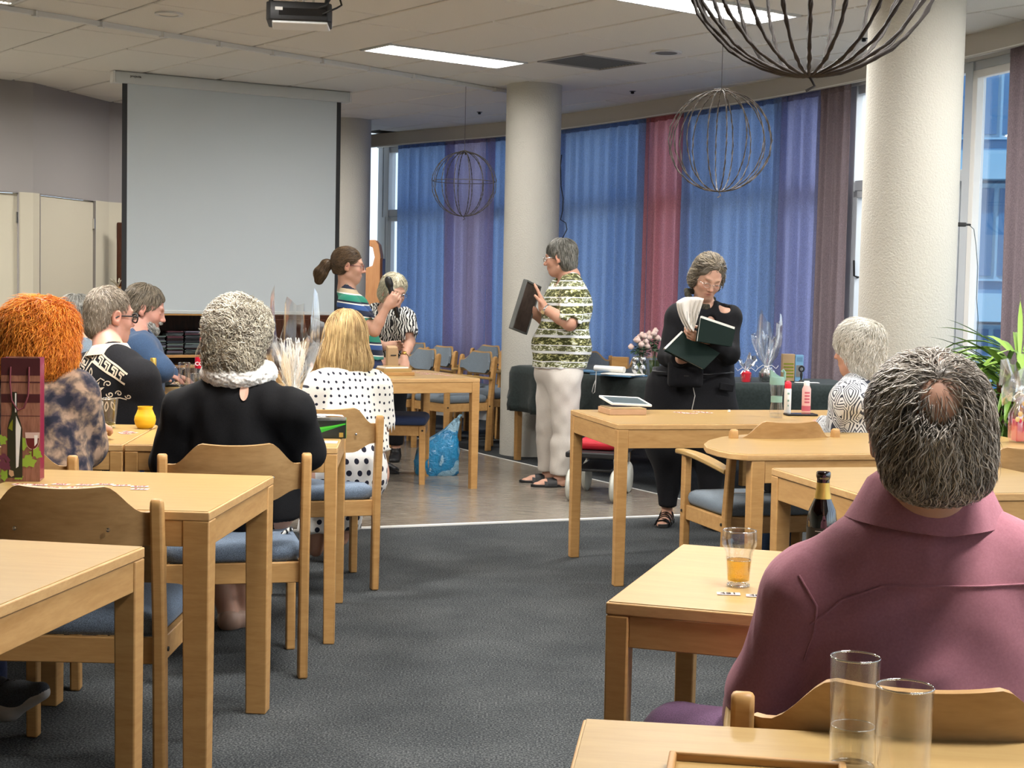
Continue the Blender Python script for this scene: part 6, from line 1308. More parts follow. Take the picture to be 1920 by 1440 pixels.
# ======== 12. white-haired woman at the right
D12 = 6.75
J = dict(head=A_(1607, 655, D12), neck=A_(1616, 712, D12+.02), shL=A_(1592, 745, D12-.15), shR=A_(1650, 740, D12+.12), pelvis=A_(1640, 895, D12+.0), elL=A_(1572, 822, D12-.02), wrL=A_(1545, 795, D12+.22), elR=A_(1640, 820, D12+.25), wrR=A_(1580, 790, D12+.42)); J['chest'] = A_(1622, 790, D12)
seat_legs(J, J['pelvis'], (-.75, .5, 0), (.5, .75, 0))
p = Person('white-haired woman in a white blouse with grey diamond rings, seated near the large column', J, dict(chest=(.145, .11), belly=(.15, .12)), yaw=-48, pitch=6, fem=True, hfine=.008, skin=(.50, .27, .18), hands=[dict(w=J['wrL'], f=(-.9, .35, -.12), n=(0, 0, -1), side=1, curl=.4), dict(w=J['wrR'], f=(-.9, .2, -.1), n=(0, 0, -1), side=-1, curl=.4)])
p.shirt('diamond_rings', off=.02, sleeve=1.85, neck=(.068, .068), disp=LW(.004, 26), sl_off=.026, hem=.5)
p.garment('trousers', infl(p.legs['L']+p.legs['R'], .02)+infl(p.tor[3:4], .012)+[cut((0, 0, .14), (0, 0, -1))], 'blue_shirt', .014)
E_ = p.E; hb = [E_((0, -.018, .040), (.098, .110, .096), .03), E_((0, -.045, -.045), (.092, .072, .085), .04), E_((0, -.062, -.09), (.066, .042, .042), .03), E_((0, .118, -.04), (.08, .075, .105), .012, 's'), E_((-.1, .03, -.06), (.04, .05, .05), .01, 's')]
p.hair(hb, 'hair_white', 3600, radial_flow(p.g(0, -.055, .10), (0, 0, -1), .5), .085, .0016, disp=waves(.006, 60, 6, 8), seed=31, off=.005, lift=.012, jit=.35, curl=.5, cf=13, seg=7)
# ======== 13. lower leg and trainer at the left edge
J = dict(head=A_(-300, 640, 4.7), neck=A_(-300, 700, 4.7), shL=A_(-370, 750, 4.8), shR=A_(-235, 750, 4.6), pelvis=A_(-300, 960, 4.7), elL=A_(-400, 860, 4.9), elR=A_(-200, 860, 4.8), wrL=A_(-330, 850, 5.1), wrR=A_(-240, 850, 5.0))
J['pelvis'][2] = .56; J['hipL'] = V3(J['pelvis'])+V3((-.09, 0, 0)); J['hipR'] = V3(J['pelvis'])+V3((.09, 0, 0)); J['knR'] = J['hipR']+V3((.40, -.18, 0)); J['knL'] = J['hipL']+V3((.40, -.1, 0)); J['anR'] = A_(-22, 1290, 4.35); J['anL'] = J['knL']*1.0; J['anL'][2] = .09
p = Person('person outside the left edge of whom only a grey trainer shows', J, dict(), yaw=30, hfine=.012)
p.shirt('blue_shirt', off=.018, sleeve=1.8, neck=None, hem=.5, h=.014); p.garment('trousers', infl(p.legs['L']+p.legs['R'], .018)+infl(p.tor[3:4], .012), 'jeans_navy', .014)
E_ = p.E; p.hair([E_((0, -.018, .040), (.084, .104, .090)), E_((0, .105, -.04), (.085, .066, .095), .02, 's')], 'hair_brown', 600, radial_flow(p.g(0, -.03, .12)), .06, .0016, seed=1, seg=4)
a = V3(J['anR']); f = nrm(A_(88, 1292, 4.30)-A_(-30, 1325, 4.38)); o = V3(p.t.location); z = V3((0, 0, 1)); g_ = lambda x, y, h: a+f*x+nrm(np.cross(z, f))*y+z*h
P, F = sdf_arrays([rc(g_(-.02, 0, -.04), g_(0, 0, .02), .040, .045, .03), rc(g_(0, 0, -.03), g_(.12, 0, -.045), .042, .034, .04), rc(g_(.10, 0, -.045), g_(.20, 0, -.05), .038, .024, .03)], .006); mesh_np('trainer', P, F, 'grey_shoe', p.t)
P, F = sdf_arrays([rc(g_(-.04, 0, -.075), g_(.08, 0, -.075), .034, .036, .02), rc(g_(.08, 0, -.075), g_(.205, 0, -.058), .036, .022, .02)], .006); mesh_np('trainer_sole', P, F, 'grid_metal', p.t)
m = MB()
for k in range(4): m.tube([tuple(g_(.04+k*.025, -.028, .004-k*.008)-o), tuple(g_(.05+k*.025, 0, .016-k*.008)-o), tuple(g_(.04+k*.025, .028, .004-k*.008)-o)], .003, 5)
m.build('laces', 'black', p.t)
# ================================================================ things on and under the tables
TOP = .7405
def tb(x, y, z=TOP): return onz(x, y, z)
def fr(o, deg=0): return Matrix.Rotation(R(deg), 4, 'Z')
# ---- numbered raffle tickets
tick = {}
def ticket(x, y, num, deg, label, group, w=.052, h=.024, z=TOP+.0008, ink='red_ink', mt='pink_paper'):
    p = tb(x, y, z); t = thing('raffle_ticket', label, 'ticket', p, R(deg), group); k = (mt, w)
    if k not in tick: m = MB(); m.box((0, 0, 0), (w, h, .0006)); q = m.build('slip', mt, t); tick[k] = q.data
    else: q = bpy.data.objects.new('slip', tick[k]); COL.objects.link(q); q.parent = t
    text_mesh(num, h*.95, ink, 'number', t, Matrix.Translation((0, 0, .0006)), .0002)
ticket(1366, 1113, '481', -4, 'pink paper ticket reading 481 in front of the beer glass', 'tickets by the beer glass', .046, .024, ink='ink'); ticket(1421, 1117, '482', -6, 'pink paper ticket reading 482 beside the sleeve of the man in burgundy', 'tickets by the beer glass', .046, .024, ink='ink')
for i, (x, y) in enumerate(((40, 908), (72, 909), (114, 908), (160, 909), (196, 908), (228, 910), (262, 912), (60, 913), (98, 914), (143, 914), (262, 917), (88, 919))):
    ticket(x, y, str(301+i), rng.uniform(-12, 12), 'pink numbered ticket lying in front of the wine gift bag', 'tickets in front of the wine bag', .05, .026)
for i, (x, y) in enumerate(((232, 811), (240, 809), (248, 811), (236, 813))): ticket(x, y, str(120+i), rng.uniform(-40, 40), 'pale ticket in the small pile beside the yellow vase', 'tickets beside the yellow vase', .045, .022)
for i, (x, y) in enumerate(((1272, 773), (1281, 774), (1290, 775), (1299, 775), (1308, 772), (1318, 773), (1327, 774))): ticket(x, y, str(210+i), rng.uniform(-20, 10), 'pink ticket strip between the framed tray and the bottles', 'tickets on the long table', .05, .022)
for i, (x, y) in enumerate(((782, 699), (790, 698), (798, 700), (806, 701), (815, 701), (824, 702), (833, 703), (842, 704), (795, 702), (775, 697))): ticket(x, y, str(410+i), rng.uniform(-30, 30), 'pink ticket scattered to the right of the wooden boxes', 'tickets by the wooden boxes', .055, .028)
for i, (x, y) in enumerate(((300, 719), (312, 717), (323, 719), (308, 722))): ticket(x, y, str(510+i), rng.uniform(-20, 20), 'pink ticket near the hands of the bearded man', 'tickets by the bearded man', .06, .03)
# ---- drinking glasses
def tumbler(name, label, p, r0, r1, h, fill=0, liquid='water', base=.012, prof=None, group=None, th=.0018):
    t = thing(name, label, 'glass', p, 0, group); m = MB()
    pr = prof or [(r0, 0), (r0*1.0, h*.02), (r0+(r1-r0)*.5, h*.5), (r1, h)]
    inner = [(max(r-th, .002), z) for r, z in pr if z > base][::-1]+[(max(pr[0][0]-th*2, .002), base), (.0005, base)]
    m.lathe([(.0005, 0)]+pr+inner, 40, capb=False, capt=False); m.build('bowl', 'clear_glass', t, smooth=60)
    m = MB(); rr, zz = pr[-1]; m.tube([((rr-th/2)*math.cos(a), (rr-th/2)*math.sin(a), zz) for a in np.linspace(0, 2*PI, 41)[:-1]], th*.75, 6, closed=True); m.build('rim', 'rim_glass', t, smooth=80)
    m = MB(); m.tube([((pr[0][0]-th)*math.cos(a), (pr[0][0]-th)*math.sin(a), .003) for a in np.linspace(0, 2*PI, 41)[:-1]], .0022, 6, closed=True); m.build('foot_ring', 'rim_glass', t, smooth=80)
    if fill:
        zs = [base+.0008]+[z for r, z in pr if base < z < fill]+[fill]; rad = lambda z: np.interp(z, [q[1] for q in pr], [q[0] for q in pr])-th-.0004
        m = MB(); m.lathe([(rad(z), z) for z in zs], 40); m.build('drink', liquid, t, smooth=60); m = MB(); m.tube([((rad(fill)-.0003)*math.cos(a), (rad(fill)-.0003)*math.sin(a), fill) for a in np.linspace(0, 2*PI, 41)[:-1]], .0008, 5, closed=True); m.build('liquid_line', 'rim_glass', t, smooth=80)
    return t
glass('rim_glass', (.95, .97, 1), .8, .04, .85)
tumbler('tall_glass', 'tall straight glass half filled with water, at the bottom edge', tb(1597, 1440, TOP), .0285, .0315, .143, .055)
tumbler('tall_glass', 'empty straight glass at the bottom edge, right of the one with water', tb(1690, 1487, TOP), .0320, .0345, .131, 0)
p = tb(1384, 1099); tumbler('beer_glass', 'stemless beer glass half full of golden beer on the table', p, .0235, .033, .115, .055, 'amber', prof=[(.0235, 0), (.0250, .03), (.0275, .062), (.0285, .072), (.0350, .084), (.0365, .095), (.0345, .115)])
p = tb(200, 802); tumbler('large_glass', 'large wide drinking glass with a little pale liquid, left of the yellow vase', p, .034, .046, .118, .022, 'green_glass')
# ---- brown beer bottle
bp = tb(1537, 1100); t = thing('beer_bottle', 'dark brown beer bottle with a black and gold label beside the man in burgundy', 'bottle', bp)
m = MB(); m.lathe([(.0005, 0), (.030, 0), (.0305, .008), (.0305, .135), (.027, .16), (.017, .182), (.0135, .20), (.0125, .222), (.0135, .225), (.0145, .228), (.0145, .236), (.013, .238)], 32, capb=False); m.build('bottle_body', 'brown_glass', t, smooth=50)
m = MB(); m.lathe([(.0309, .045), (.0309, .125)], 32, capb=False, capt=False); m.build('label', 'black', t, smooth=60); mat('gold_foil', (.62, .42, .10), .35, .7)
m = MB(); m.lathe([(.0175, .183), (.0142, .20), (.0132, .216)], 32, capb=False, capt=False); m.build('neck_label', 'gold_foil', t, smooth=60)
m = MB()
for k in range(9):
    z = .118-k*.0075; w = (.8, .5, .7, .9, .6, .7, .8, .5, .7)[k]
    m.sheet([[(.0314*math.cos(-PI/2+a), .0314*math.sin(-PI/2+a), zz) for a in np.linspace(-w*.8, w*.8, 9)] for zz in (z, z+(.0045 if k == 1 else .0014))], .0003)
o = m.build('label_print', 'grid_metal', t)
# ---- wine gift bag
bpos = (tb(98, 890)+tb(4, 905))*.5; a0, a1 = tb(2, 903), tb(75, 903); W_ = (a1-a0).length; ang = math.atan2(a1.y-a0.y, a1.x-a0.x); t = thing('gift_bag', 'tall paper gift bag printed with wine bottle, glass, grapes and barrel', 'bag', (a0+a1)*.5, ang); H_ = .365; Dp = .085
mat('bag_wine', (.20, .018, .045), .28, coat=.4); mat('bag_dark', (.06, .012, .016), .35); wood('bag_barrel', (.33, .15, .10), (.17, .07, .045), (40, 40, 5), .4, False); mat('leaf_green', (.28, .42, .04), .5); mat('grape', (.14, .03, .06), .3); mat('cork', (.55, .33, .18), .7); mat('bottle_print', (.02, .022, .012), .3); mat('wine_print', (.12, .01, .015), .3); mat('glass_print', (.62, .45, .40), .3); mat('white_print', (.80, .78, .74), .4); mat('rope', (.13, .02, .03), .7); mat('olive_print', (.20, .22, .01), .3)
hw = W_/2; m = MB(); th = .0012
for c, s_ in (((0, 0, H_/2), (W_, th, H_)), ((0, Dp, H_/2), (W_, th, H_)), ((0, Dp/2, th), (W_, Dp, th))): m.box(c, s_)
m.build('paper_panel', 'bag_barrel', t); m = MB()
for x in (-hw, hw):
    s_ = 1 if x > 0 else -1; m.add([(x, 0, 0), (x-s_*.012, Dp/2, 0), (x, Dp, 0), (x, 0, H_), (x-s_*.014, Dp/2, H_), (x, Dp, H_)], [(0, 1, 4, 3), (1, 2, 5, 4)])
m.build('side_gusset', 'bag_wine', t); y = -.0016
def flat(poly, nm, mt, yy=y, M=None): m = MB(); m.add([(px, yy, pz) for px, pz in poly], [tuple(range(len(poly)))]); return m.build(nm, mt, t)
flat([(-hw, H_*.86), (hw, H_*.86), (hw, H_), (-hw, H_)], 'top_band', 'bag_dark', -.001); flat([(-hw, H_*.53), (hw, H_*.53), (hw, H_*.535), (-hw, H_*.535)], 'hoop_print', 'bag_dark', -.0011)
flat([(-hw, H_*.64), (hw, H_*.64), (hw, H_*.71), (-hw, H_*.71)], 'hoop_print', 'bag_dark', -.0010); flat([(-hw, H_*.80), (hw, H_*.80), (hw, H_*.81), (-hw, H_*.81)], 'hoop_print', 'bag_dark', -.0010)
bx_ = -hw*.30; flat([(bx_-.020, .012), (bx_+.022, .012), (bx_+.022, .155), (bx_+.017, .175), (bx_+.008, .20), (bx_+.007, .265), (bx_-.007, .265), (bx_-.008, .20), (bx_-.016, .175), (bx_-.020, .155)], 'bottle_print', 'bottle_print', -.0020)
flat([(bx_-.018, .158), (bx_-.006, .150), (bx_-.005, .185), (bx_-.013, .172)], 'highlight_print', 'olive_print', -.0023); flat([(bx_+.004, .04), (bx_+.011, .045), (bx_+.018, .16), (bx_+.010, .18), (bx_+.004, .195), (bx_+.003, .15)], 'highlight_print', 'white_print', -.0023); flat([(bx_+.001, .205), (bx_+.005, .205), (bx_+.005, .262), (bx_+.001, .262)], 'highlight_print', 'white_print', -.0023)
leaf = lambda cx, cz, r_, a: [(cx+r_*(1-.28*(k % 2))*(1+.25*math.cos(k*2*PI/14*2.5))*math.cos(k*2*PI/14+a), cz+r_*(1-.28*(k % 2))*(1+.25*math.cos(k*2*PI/14*2.5))*math.sin(k*2*PI/14+a)) for k in range(14)]
for cx, cz, r_, a in ((-.052, .125, .016, 0), (.02, .06, .024, 1), (.010, .115, .020, 2), (.045, .085, .018, 3), (-.045, .012, .016, 2), (-.005, .010, .012, 1)): flat(leaf(cx, max(cz, r_*1.2), r_, a), 'leaf_print', 'leaf_green', -.0018)
gx = .034; flat([(gx+.019*math.cos(a), .122+.027*math.sin(a)) for a in np.linspace(PI, 2*PI, 13)]+[(gx+.021, .146), (gx-.021, .146)], 'glass_print', 'glass_print', -.0024); flat([(gx+.0175*math.cos(a), .121+.024*math.sin(a)) for a in np.linspace(PI, 2*PI, 13)]+[(gx+.019, .129), (gx-.019, .129)], 'wine_print', 'wine_print', -.0026)
flat([(gx+.006, .105), (gx+.014, .115), (gx+.015, .138), (gx+.005, .138)], 'highlight_print', 'white_print', -.0028); flat([(gx-.002, .075), (gx+.002, .075), (gx+.0018, .098), (gx-.0018, .098)], 'stem_print', 'wine_print', -.0025)
for k, (cx, cz) in enumerate(((-.056, .080), (-.047, .085), (-.040, .078), (-.035, .072), (-.050, .070), (-.058, .062), (-.045, .060), (-.036, .060), (-.052, .052), (-.042, .050), (-.034, .050))): flat([(max(cx, -.057)+.0062*math.cos(a), cz-.008+.0066*math.sin(a)) for a in np.linspace(0, 2*PI, 13)[:-1]], 'grape_print', 'grape', -.0024-.0001*k)
flat([(-.032, .036), (-.020, .032), (-.018, .018), (-.026, .014), (-.033, .022)], 'cork_print', 'cork', -.0026)
m = MB(); hp_ = [(-.035, -.004, H_*.93), (-.036, -.008, H_*.80), (-.030, -.010, H_*.66), (-.008, -.011, H_*.58), (.014, -.011, H_*.60), (.028, -.010, H_*.70), (.030, -.008, H_*.82), (.030, -.004, H_*.93)]
hp_ = [(-x*.2+x, y_, z) for x, y_, z in hp_]; m.tube(hp_, .0028, 8); m.build('rope_handle', 'rope', t, smooth=80)
# ---- yellow vase
mat('vase_yellow', (.85, .50, .015), .6); p = tb(272, 803); t = thing('vase', 'bulbous yellow ribbed vase on the table left of the woman in black', 'vase', p); prf = [(.024, 0), (.030, .002), (.040, .018), (.0435, .034), (.041, .05), (.033, .068), (.0285, .078), (.0295, .086), (.0305, .089), (.028, .089), (.026, .078), (.03, .068)]
pr2 = []
for (r0, z0), (r1, z1) in zip(prf, prf[1:]):
    for k in range(3): f = k/3; pr2.append((r0+(r1-r0)*f+.0006*math.sin((z0+(z1-z0)*f)*1200), z0+(z1-z0)*f))
m = MB(); m.lathe(pr2, 32, capt=False); m.build('vase_body', 'vase_yellow', t, smooth=60)
# ---- green box with papers, sheet
p = tb(606, 822); t = thing('box', 'dark box with a glowing green stripe design on the table beside the blonde woman', 'box', p+Vector((-.02, .07, 0)), R(6)); mat('box_dark', (.012, .016, .013), .3); mat('stripe_green', (.02, .30, .02), .35); mat('stripe_lime', (.06, .45, .03), .35)
m = MB(); m.box((0, 0, .036), (.20, .14, .072)); m.build('carton', 'box_dark', t, bevel=.002)
for a, b, mt_ in ((0, .020, 'stripe_green'), (.016, .009, 'stripe_lime')):
    m = MB(); m.add([(-.10, -.0708-a*.01, .004+a), (-.02, -.0708-a*.01, .014+a), (.098, -.0708-a*.01, .055), (.098, -.0708-a*.01, .055+b*.3), (-.03, -.0708-a*.01, .014+b+a), (-.10, -.0708-a*.01, .004+b+a)], [tuple(range(6))]); m.build('printed_stripe', mt_, t)
m = MB(); m.box((.082, -.0712, .014), (.016, .001, .018)); m.build('emblem', 'gold_foil', t); m = MB(); m.box((.1005, 0, .036), (.001, .14, .070)); m.build('side_panel', 'stripe_green', t)
for k, (dx, dy, w, h, mt_, nm) in enumerate(((-.03, .0, .12, .09, 'paper', 'sheet of white paper on top of the dark green box'), (-.02, .02, .11, .08, 'paper', 'folded white paper on top of the dark green box'), (.055, -.01, .07, .07, 'pink_paper', 'pink printed card in a clear sleeve on top of the dark green box'))):
    q = thing('paper_sheet', nm, 'paper', p+Vector((-.02+dx, .07+dy, .073+k*.003)), R(k*9-6)); m = MB(); m.sheet([[(x, y_, .004*math.sin(x*30+k)+.004) for y_ in np.linspace(-h/2, h/2, 3)] for x in np.linspace(-w/2, w/2, 6)], .0008); m.build('sheet', mt_, q)
q = thing('paper_sheet', 'white sheet lying in front of the dark green box', 'paper', tb(603, 829), R(4)); m = MB(); m.box((0, 0, .0006), (.12, .08, .0008)); m.build('sheet', 'paper', q)
# ---- cellophane-wrapped gifts
def cello(px, py, z, H, Rr, label, contents, seed, straw=0, twist=.30, lean=(0, 0), Y=None):
    p = onz(px, py, z) if Y is None else at(px, py, Y); p.z = z; t = thing('wrapped_gift', label, 'gift', p, 0, 'gifts wrapped in cellophane'); r = random.Random(seed); n = 40; rows = []
    for zz, rr, am in ((0, Rr*.55, .05), (.02, Rr*.62, .06), (H*twist*.6, Rr*.62, .12), (H*twist*.92, Rr*.30, .3), (H*twist, Rr*.14, .2), (H*(twist+.05), Rr*.22, .4), (H*(twist+.22), Rr*.62, .30), (H*(twist+.45), Rr*.92, .26), (H*.93, Rr*1.0, .24), (H, Rr*.95, .22)):
        row = []
        for k in range(n+1):
            a = 2*PI*(k % n)/n; q = rr*(1+am*math.sin(a*5+zz*6+seed)+am*.6*math.sin(a*11+seed*2)); top = (zz > H*.9); dz = (H*.26*math.sin(a*3+seed)+H*.10*math.sin(a*7)) if top else 0
            row.append((q*math.cos(a)+lean[0]*zz, q*math.sin(a)*.75+lean[1]*zz, zz+dz*(1 if zz >= H else .5)))
        rows.append(row)
    m = MB(); m.grid(rows); m.build('cellophane', 'cellophane', t, smooth=35)
    m = MB(); m.tube([(Rr*.16*math.cos(a), Rr*.14*math.sin(a), H*twist) for a in np.linspace(0, 2*PI, 13)[:-1]], .004, 6, closed=True)
    for s_ in (-1, 1): m.tube([(0, -Rr*.14, H*twist), (s_*.03, -Rr*.2, H*twist+.012), (s_*.06, -Rr*.2, H*twist-.01), (s_*.075, -Rr*.18, H*twist+.01)], .002, 5)
    m.build('ribbon', 'paper', t, smooth=80)
    if straw:
        m = MB()
        for k in range(straw):
            a = r.uniform(0, 6.28); s0 = r.uniform(0, .3)*Rr; z0 = H*twist*r.uniform(.7, 1.1); z1 = H*r.uniform(twist+.1, .86); q = r.uniform(.1, .7)*Rr*(z1/H)
            b = a+r.uniform(-.5, .5); mid = ((s0+q)/2*math.cos(a)+r.uniform(-.02, .02), (s0+q)/2*math.sin(a)*.7, (z0+z1)/2)
            m.tube([(s0*math.cos(a)*.4, s0*math.sin(a)*.3, z0), mid, (q*math.cos(b)+r.uniform(-.02, .02), q*math.sin(b)*.7, z1)], .0016, 4)
        o = m.build('paper_straw', 'straw_white', t); o['kind'] = 'stuff'
    contents(t); return t
mat('straw_white', (.95, .94, .90), .7)
def c1(t):
    m = MB(); m.lathe([(.035, 0), (.045, .005), (.050, .07), (.046, .085)], 24); m.build('pot', 'silver', t, smooth=50)
    for k, (x, c_) in enumerate(((-.03, 'red'), (.0, 'black_gloss'), (.03, 'facade_pale'))): m = MB(); m.lathe([(.011, .05), (.012, .10), (.005, .12), (.005, .14)], 12, (x, -.01, 0)); m.build('small_bottle', c_, t, smooth=50)
cello(548, 795, TOP, .44, .115, 'large clear cellophane gift full of white paper straw, between the curly and blonde women', c1, 3, straw=170, twist=.36, Y=6.22)
p = at(512, 722, 6.6); p.z = TOP; t = thing('gift_basket', 'orange-red wrapped gift with wine corks, behind the fluffy white collar', 'gift', p, 0, 'gifts wrapped in cellophane'); mat('tissue_orange', (.62, .12, .03), .6); m = MB(); rows = []
for z, rr in ((0, .06), (.05, .075), (.10, .085), (.135, .075)): rows.append([(rr*(1+.14*math.sin(k*2.1))*math.cos(2*PI*k/20), rr*(1+.14*math.sin(k*2.1))*math.sin(2*PI*k/20), z+.012*math.sin(k*1.7)) for k in range(21)])
m.grid(rows); m.build('tissue_wrap', 'tissue_orange', t, smooth=40); m = MB(); m.lathe([(.055, 0), (.062, .08)], 20); m.build('bowl', 'red', t, smooth=50)
for k, (x, y_, z) in enumerate(((-.02, -.03, .12), (.015, -.035, .115), (.03, -.01, .135), (-.005, 0, .14))): m = MB(); m.tube([(x-.02, y_, z), (x+.02, y_, z+.01)], .011, 10); m.build('cork', 'cork', t, smooth=50)
# ---- on the bearded man's table
mat('cola_red', (.60, .01, .03), .4); p = tb(379, 733, TOP); p = at(379, 735, 8.3); p.z = TOP; t = thing('cola_bottle', 'clear plastic cola bottle with red cap and red label', 'bottle', p)
m = MB(); m.lathe([(.0005, 0), (.036, 0), (.040, .012), (.040, .19), (.037, .215), (.025, .245), (.0135, .262), (.0135, .272)], 28, capb=False); m.build('bottle_body', 'clear_glass', t, smooth=50); m = MB(); m.lathe([(.0155, .27), (.0155, .29), (.014, .292)], 20); m.build('cap', 'cola_red', t, smooth=50)
m = MB(); m.lathe([(.0407, .125), (.0407, .185)], 28, capb=False, capt=False); m.build('label', 'cola_red', t, smooth=60); text_mesh('COLA', .030, 'white_print', 'lettering', t, Matrix.Translation((.008, -.0418, .150)) @ Matrix.Rotation(R(90), 4, 'X')); m = MB(); m.lathe([(.0385, .004), (.0385, .07)], 24); m.build('drink', 'green_glass', t, smooth=60)
for i, (x, Y, h, rr, lb) in enumerate(((345, 8.35, .15, .034, 'left glass mug on the table of the bearded man'), (358, 8.45, .135, .034, 'right glass mug on the table of the bearded man, next to the cola bottle'), (366, 8.22, .10, .03, 'short glass with pale liquid in front of the cola bottle'))):
    p = at(x, 735, Y); p.z = TOP; g = tumbler('drinking_glass', lb, p, rr*.85, rr, h, .04 if i == 2 else 0, 'green_glass', group='glasses on the table of the bearded man')
    if i < 2: m = MB(); m.tube([(-rr, 0, h*.85), (-rr-.022, 0, h*.8), (-rr-.026, 0, h*.5), (-rr-.018, 0, h*.25), (-rr, 0, h*.2)], .005, 8); m.build('handle', 'rim_glass', g, smooth=80)
p = at(287, 765, 7.25); p.z = TOP; t = thing('wine_bottle', 'dark bottle with a gold foil neck beside the man with glasses', 'bottle', p); m = MB(); m.lathe([(.0005, 0), (.036, 0), (.037, .01), (.037, .12), (.03, .15), (.0145, .185), (.0135, .20)], 28, capb=False); m.build('bottle_body', 'brown_glass', t, smooth=50); m = MB(); m.lathe([(.0155, .17), (.0145, .20), (.0150, .225), (.013, .23)], 20); m.build('neck_foil', 'gold_foil', t, smooth=50)
p = at(335, 712, 8.6); p.z = TOP+.006; t = thing('phone', 'black phone under the hand of the bearded man', 'phone', p, R(10)); m = MB(); m.box((0, 0, 0), (.15, .075, .010)); m.build('case', 'black', t, bevel=.003); m = MB(); m.box((0, 0, .0055), (.14, .068, .001)); m.build('display', 'black_gloss', t)
# ---- box table
for i, (x, w, d_, h, z, mt_, lb) in enumerate(((741, .22, .16, .022, 0, 'shelf_wood', 'flat wooden box at the bottom of the pile on the table behind the blonde woman'), (738, .20, .15, .022, .023, 'laminate', 'flat wooden box in the middle of the pile'), (736, .17, .14, .012, .046, 'paper', 'white-edged flat box on top of the pile'))):
    p = at(x, 702, 10.15); p.z = TOP+z; t = thing('wooden_box', lb, 'box', p, R(24+i*3), 'flat boxes on the corner table'); m = MB(); m.box((0, 0, h/2), (w, d_, h)); m.build('box_body', mt_, t, bevel=.002); m = MB(); m.box((0, 0, h+.0012), (w*.96, d_*.95, .002)); m.build('lid', 'laminate', t)
mat('cardboard', (.42, .28, .15), .8); p = at(735, 690, 10.45); p.z = TOP; t = thing('cardboard_holder', 'upright brown cardboard sleeve standing behind the flat boxes', 'box', p, R(20)); m = MB()
m.hexa([(-.04, -.03, 0), (.04, -.03, 0), (.04, .03, 0), (-.04, .03, 0), (-.035, -.02, .17), (.035, -.02, .17), (.035, .03, .185), (-.035, .03, .185)]); m.build('sleeve', 'cardboard', t); m = MB(); m.box((0, -.031, .12), (.04, .002, .008)); m.build('printed_word', 'ink', t)
# ---- blue shopping bag on the floor
mat('bag_blue', (.03, .25, .55), .3, coat=.3); mat('bag_pale', (.30, .48, .62), .35)
def _bag():
    m = MATS['bag_blue']; n, l = nodes(m); v = tex_coord(n, l); f = noise(n, l, v, 7, 2, .4, .6); l.new(ramp(n, l, f, [(.0, (.01, .24, .50)), (.50, (.015, .20, .42)), (.56, (.26, .46, .60))], True), n['Principled BSDF'].inputs['Base Color']); bump(n, l, noise(n, l, v, 22, 4, .6, 1), .9, .02)
_bag(); p = at(818, 888, 10.72); p.z = 0; t = thing('shopping_bag', 'shiny blue and white plastic shopping bag slumped on the floor by the table leg', 'bag', p, R(12)); rows = []
for z, w, d_, x0 in ((.0, .135, .10, 0), (.02, .15, .11, 0), (.10, .155, .11, 0), (.18, .145, .10, .01), (.24, .12, .08, .03), (.28, .085, .055, .06), (.33, .05, .035, .105), (.38, .030, .02, .135), (.405, .012, .01, .14)):
    rows.append([(x0+w*(1+.07*math.sin(k*1.9+z*30))*math.copysign(abs(math.cos(2*PI*k/32))**.6, math.cos(2*PI*k/32)), d_*(1+.10*math.sin(k*2.3+z*20))*math.copysign(abs(math.sin(2*PI*k/32))**.6, math.sin(2*PI*k/32)), z) for k in range(33)])
m = MB(); m.grid([[tuple(q) for q in r_] for r_ in rows]); m.add([rows[0][k] for k in range(32)], [tuple(range(32))[::-1]]); m.build('bag_body', 'bag_blue', t, smooth=70)
m = MB(); m.tube([(.13, 0, .36), (.155, -.01, .41), (.165, 0, .425), (.15, .01, .40)], [.018, .02, .018, .015], 8, flat=.5); m.build('handle', 'bag_blue', t, smooth=70)
# ---- on the long table: framed tray on a wooden case, bottles
a, b, c_, d_ = tb(1105, 768), tb(1158, 782), tb(1228, 782), tb(1172, 766); ang = math.atan2(c_.y-b.y, c_.x-b.x); ctr = (a+b+c_+d_)/4; mat('slate', (.055, .085, .095), .35); wood('pale_wood', (.55, .34, .20), (.45, .27, .15), (3, 20, 20), .5)
t = thing('wooden_case', 'flat pale wooden case on the left end of the long table', 'box', tb(1166, 775), R(13)); m = MB(); m.box((0, 0, .014), (.185, .20, .028)); m.build('case_body', 'pale_wood', t, bevel=.002); m = MB(); m.box((.004, -.004, .0305), (.18, .19, .004)); m.build('case_lid', 'laminate_pale', t, bevel=.001)
t = thing('slate_tray', 'slate-coloured panel in a pale frame lying tilted on the wooden case', 'tray', tb(1172, 773)+Vector((0, .01, .052)), R(26)); t.rotation_euler = (R(9), R(3), R(20)); m = MB(); m.box((0, 0, .003), (.20, .15, .004)); m.build('slate_panel', 'slate', t)
for c, s_ in (((0, .078, .003), (.215, .010, .010)), ((0, -.078, .003), (.215, .010, .010)), ((.104, 0, .003), (.010, .15, .010)), ((-.104, 0, .003), (.010, .15, .010))): m = MB(); m.box(c, s_); m.build('frame_bar', 'paper', t, bevel=.001)
mat('sage', (.22, .37, .31), .5); mat('bottle_pink', (.72, .42, .40), .45); p = tb(1455, 783); t = thing('drinking_bottle', 'clear drinking bottle with a sage green flip lid and band', 'bottle', p); m = MB(); m.lathe([(.0005, 0), (.030, 0), (.032, .01), (.033, .03), (.026, .075), (.026, .10), (.033, .14), (.034, .165)], 28, capb=False, capt=False); m.build('bottle_body', 'clear_glass', t, smooth=50)
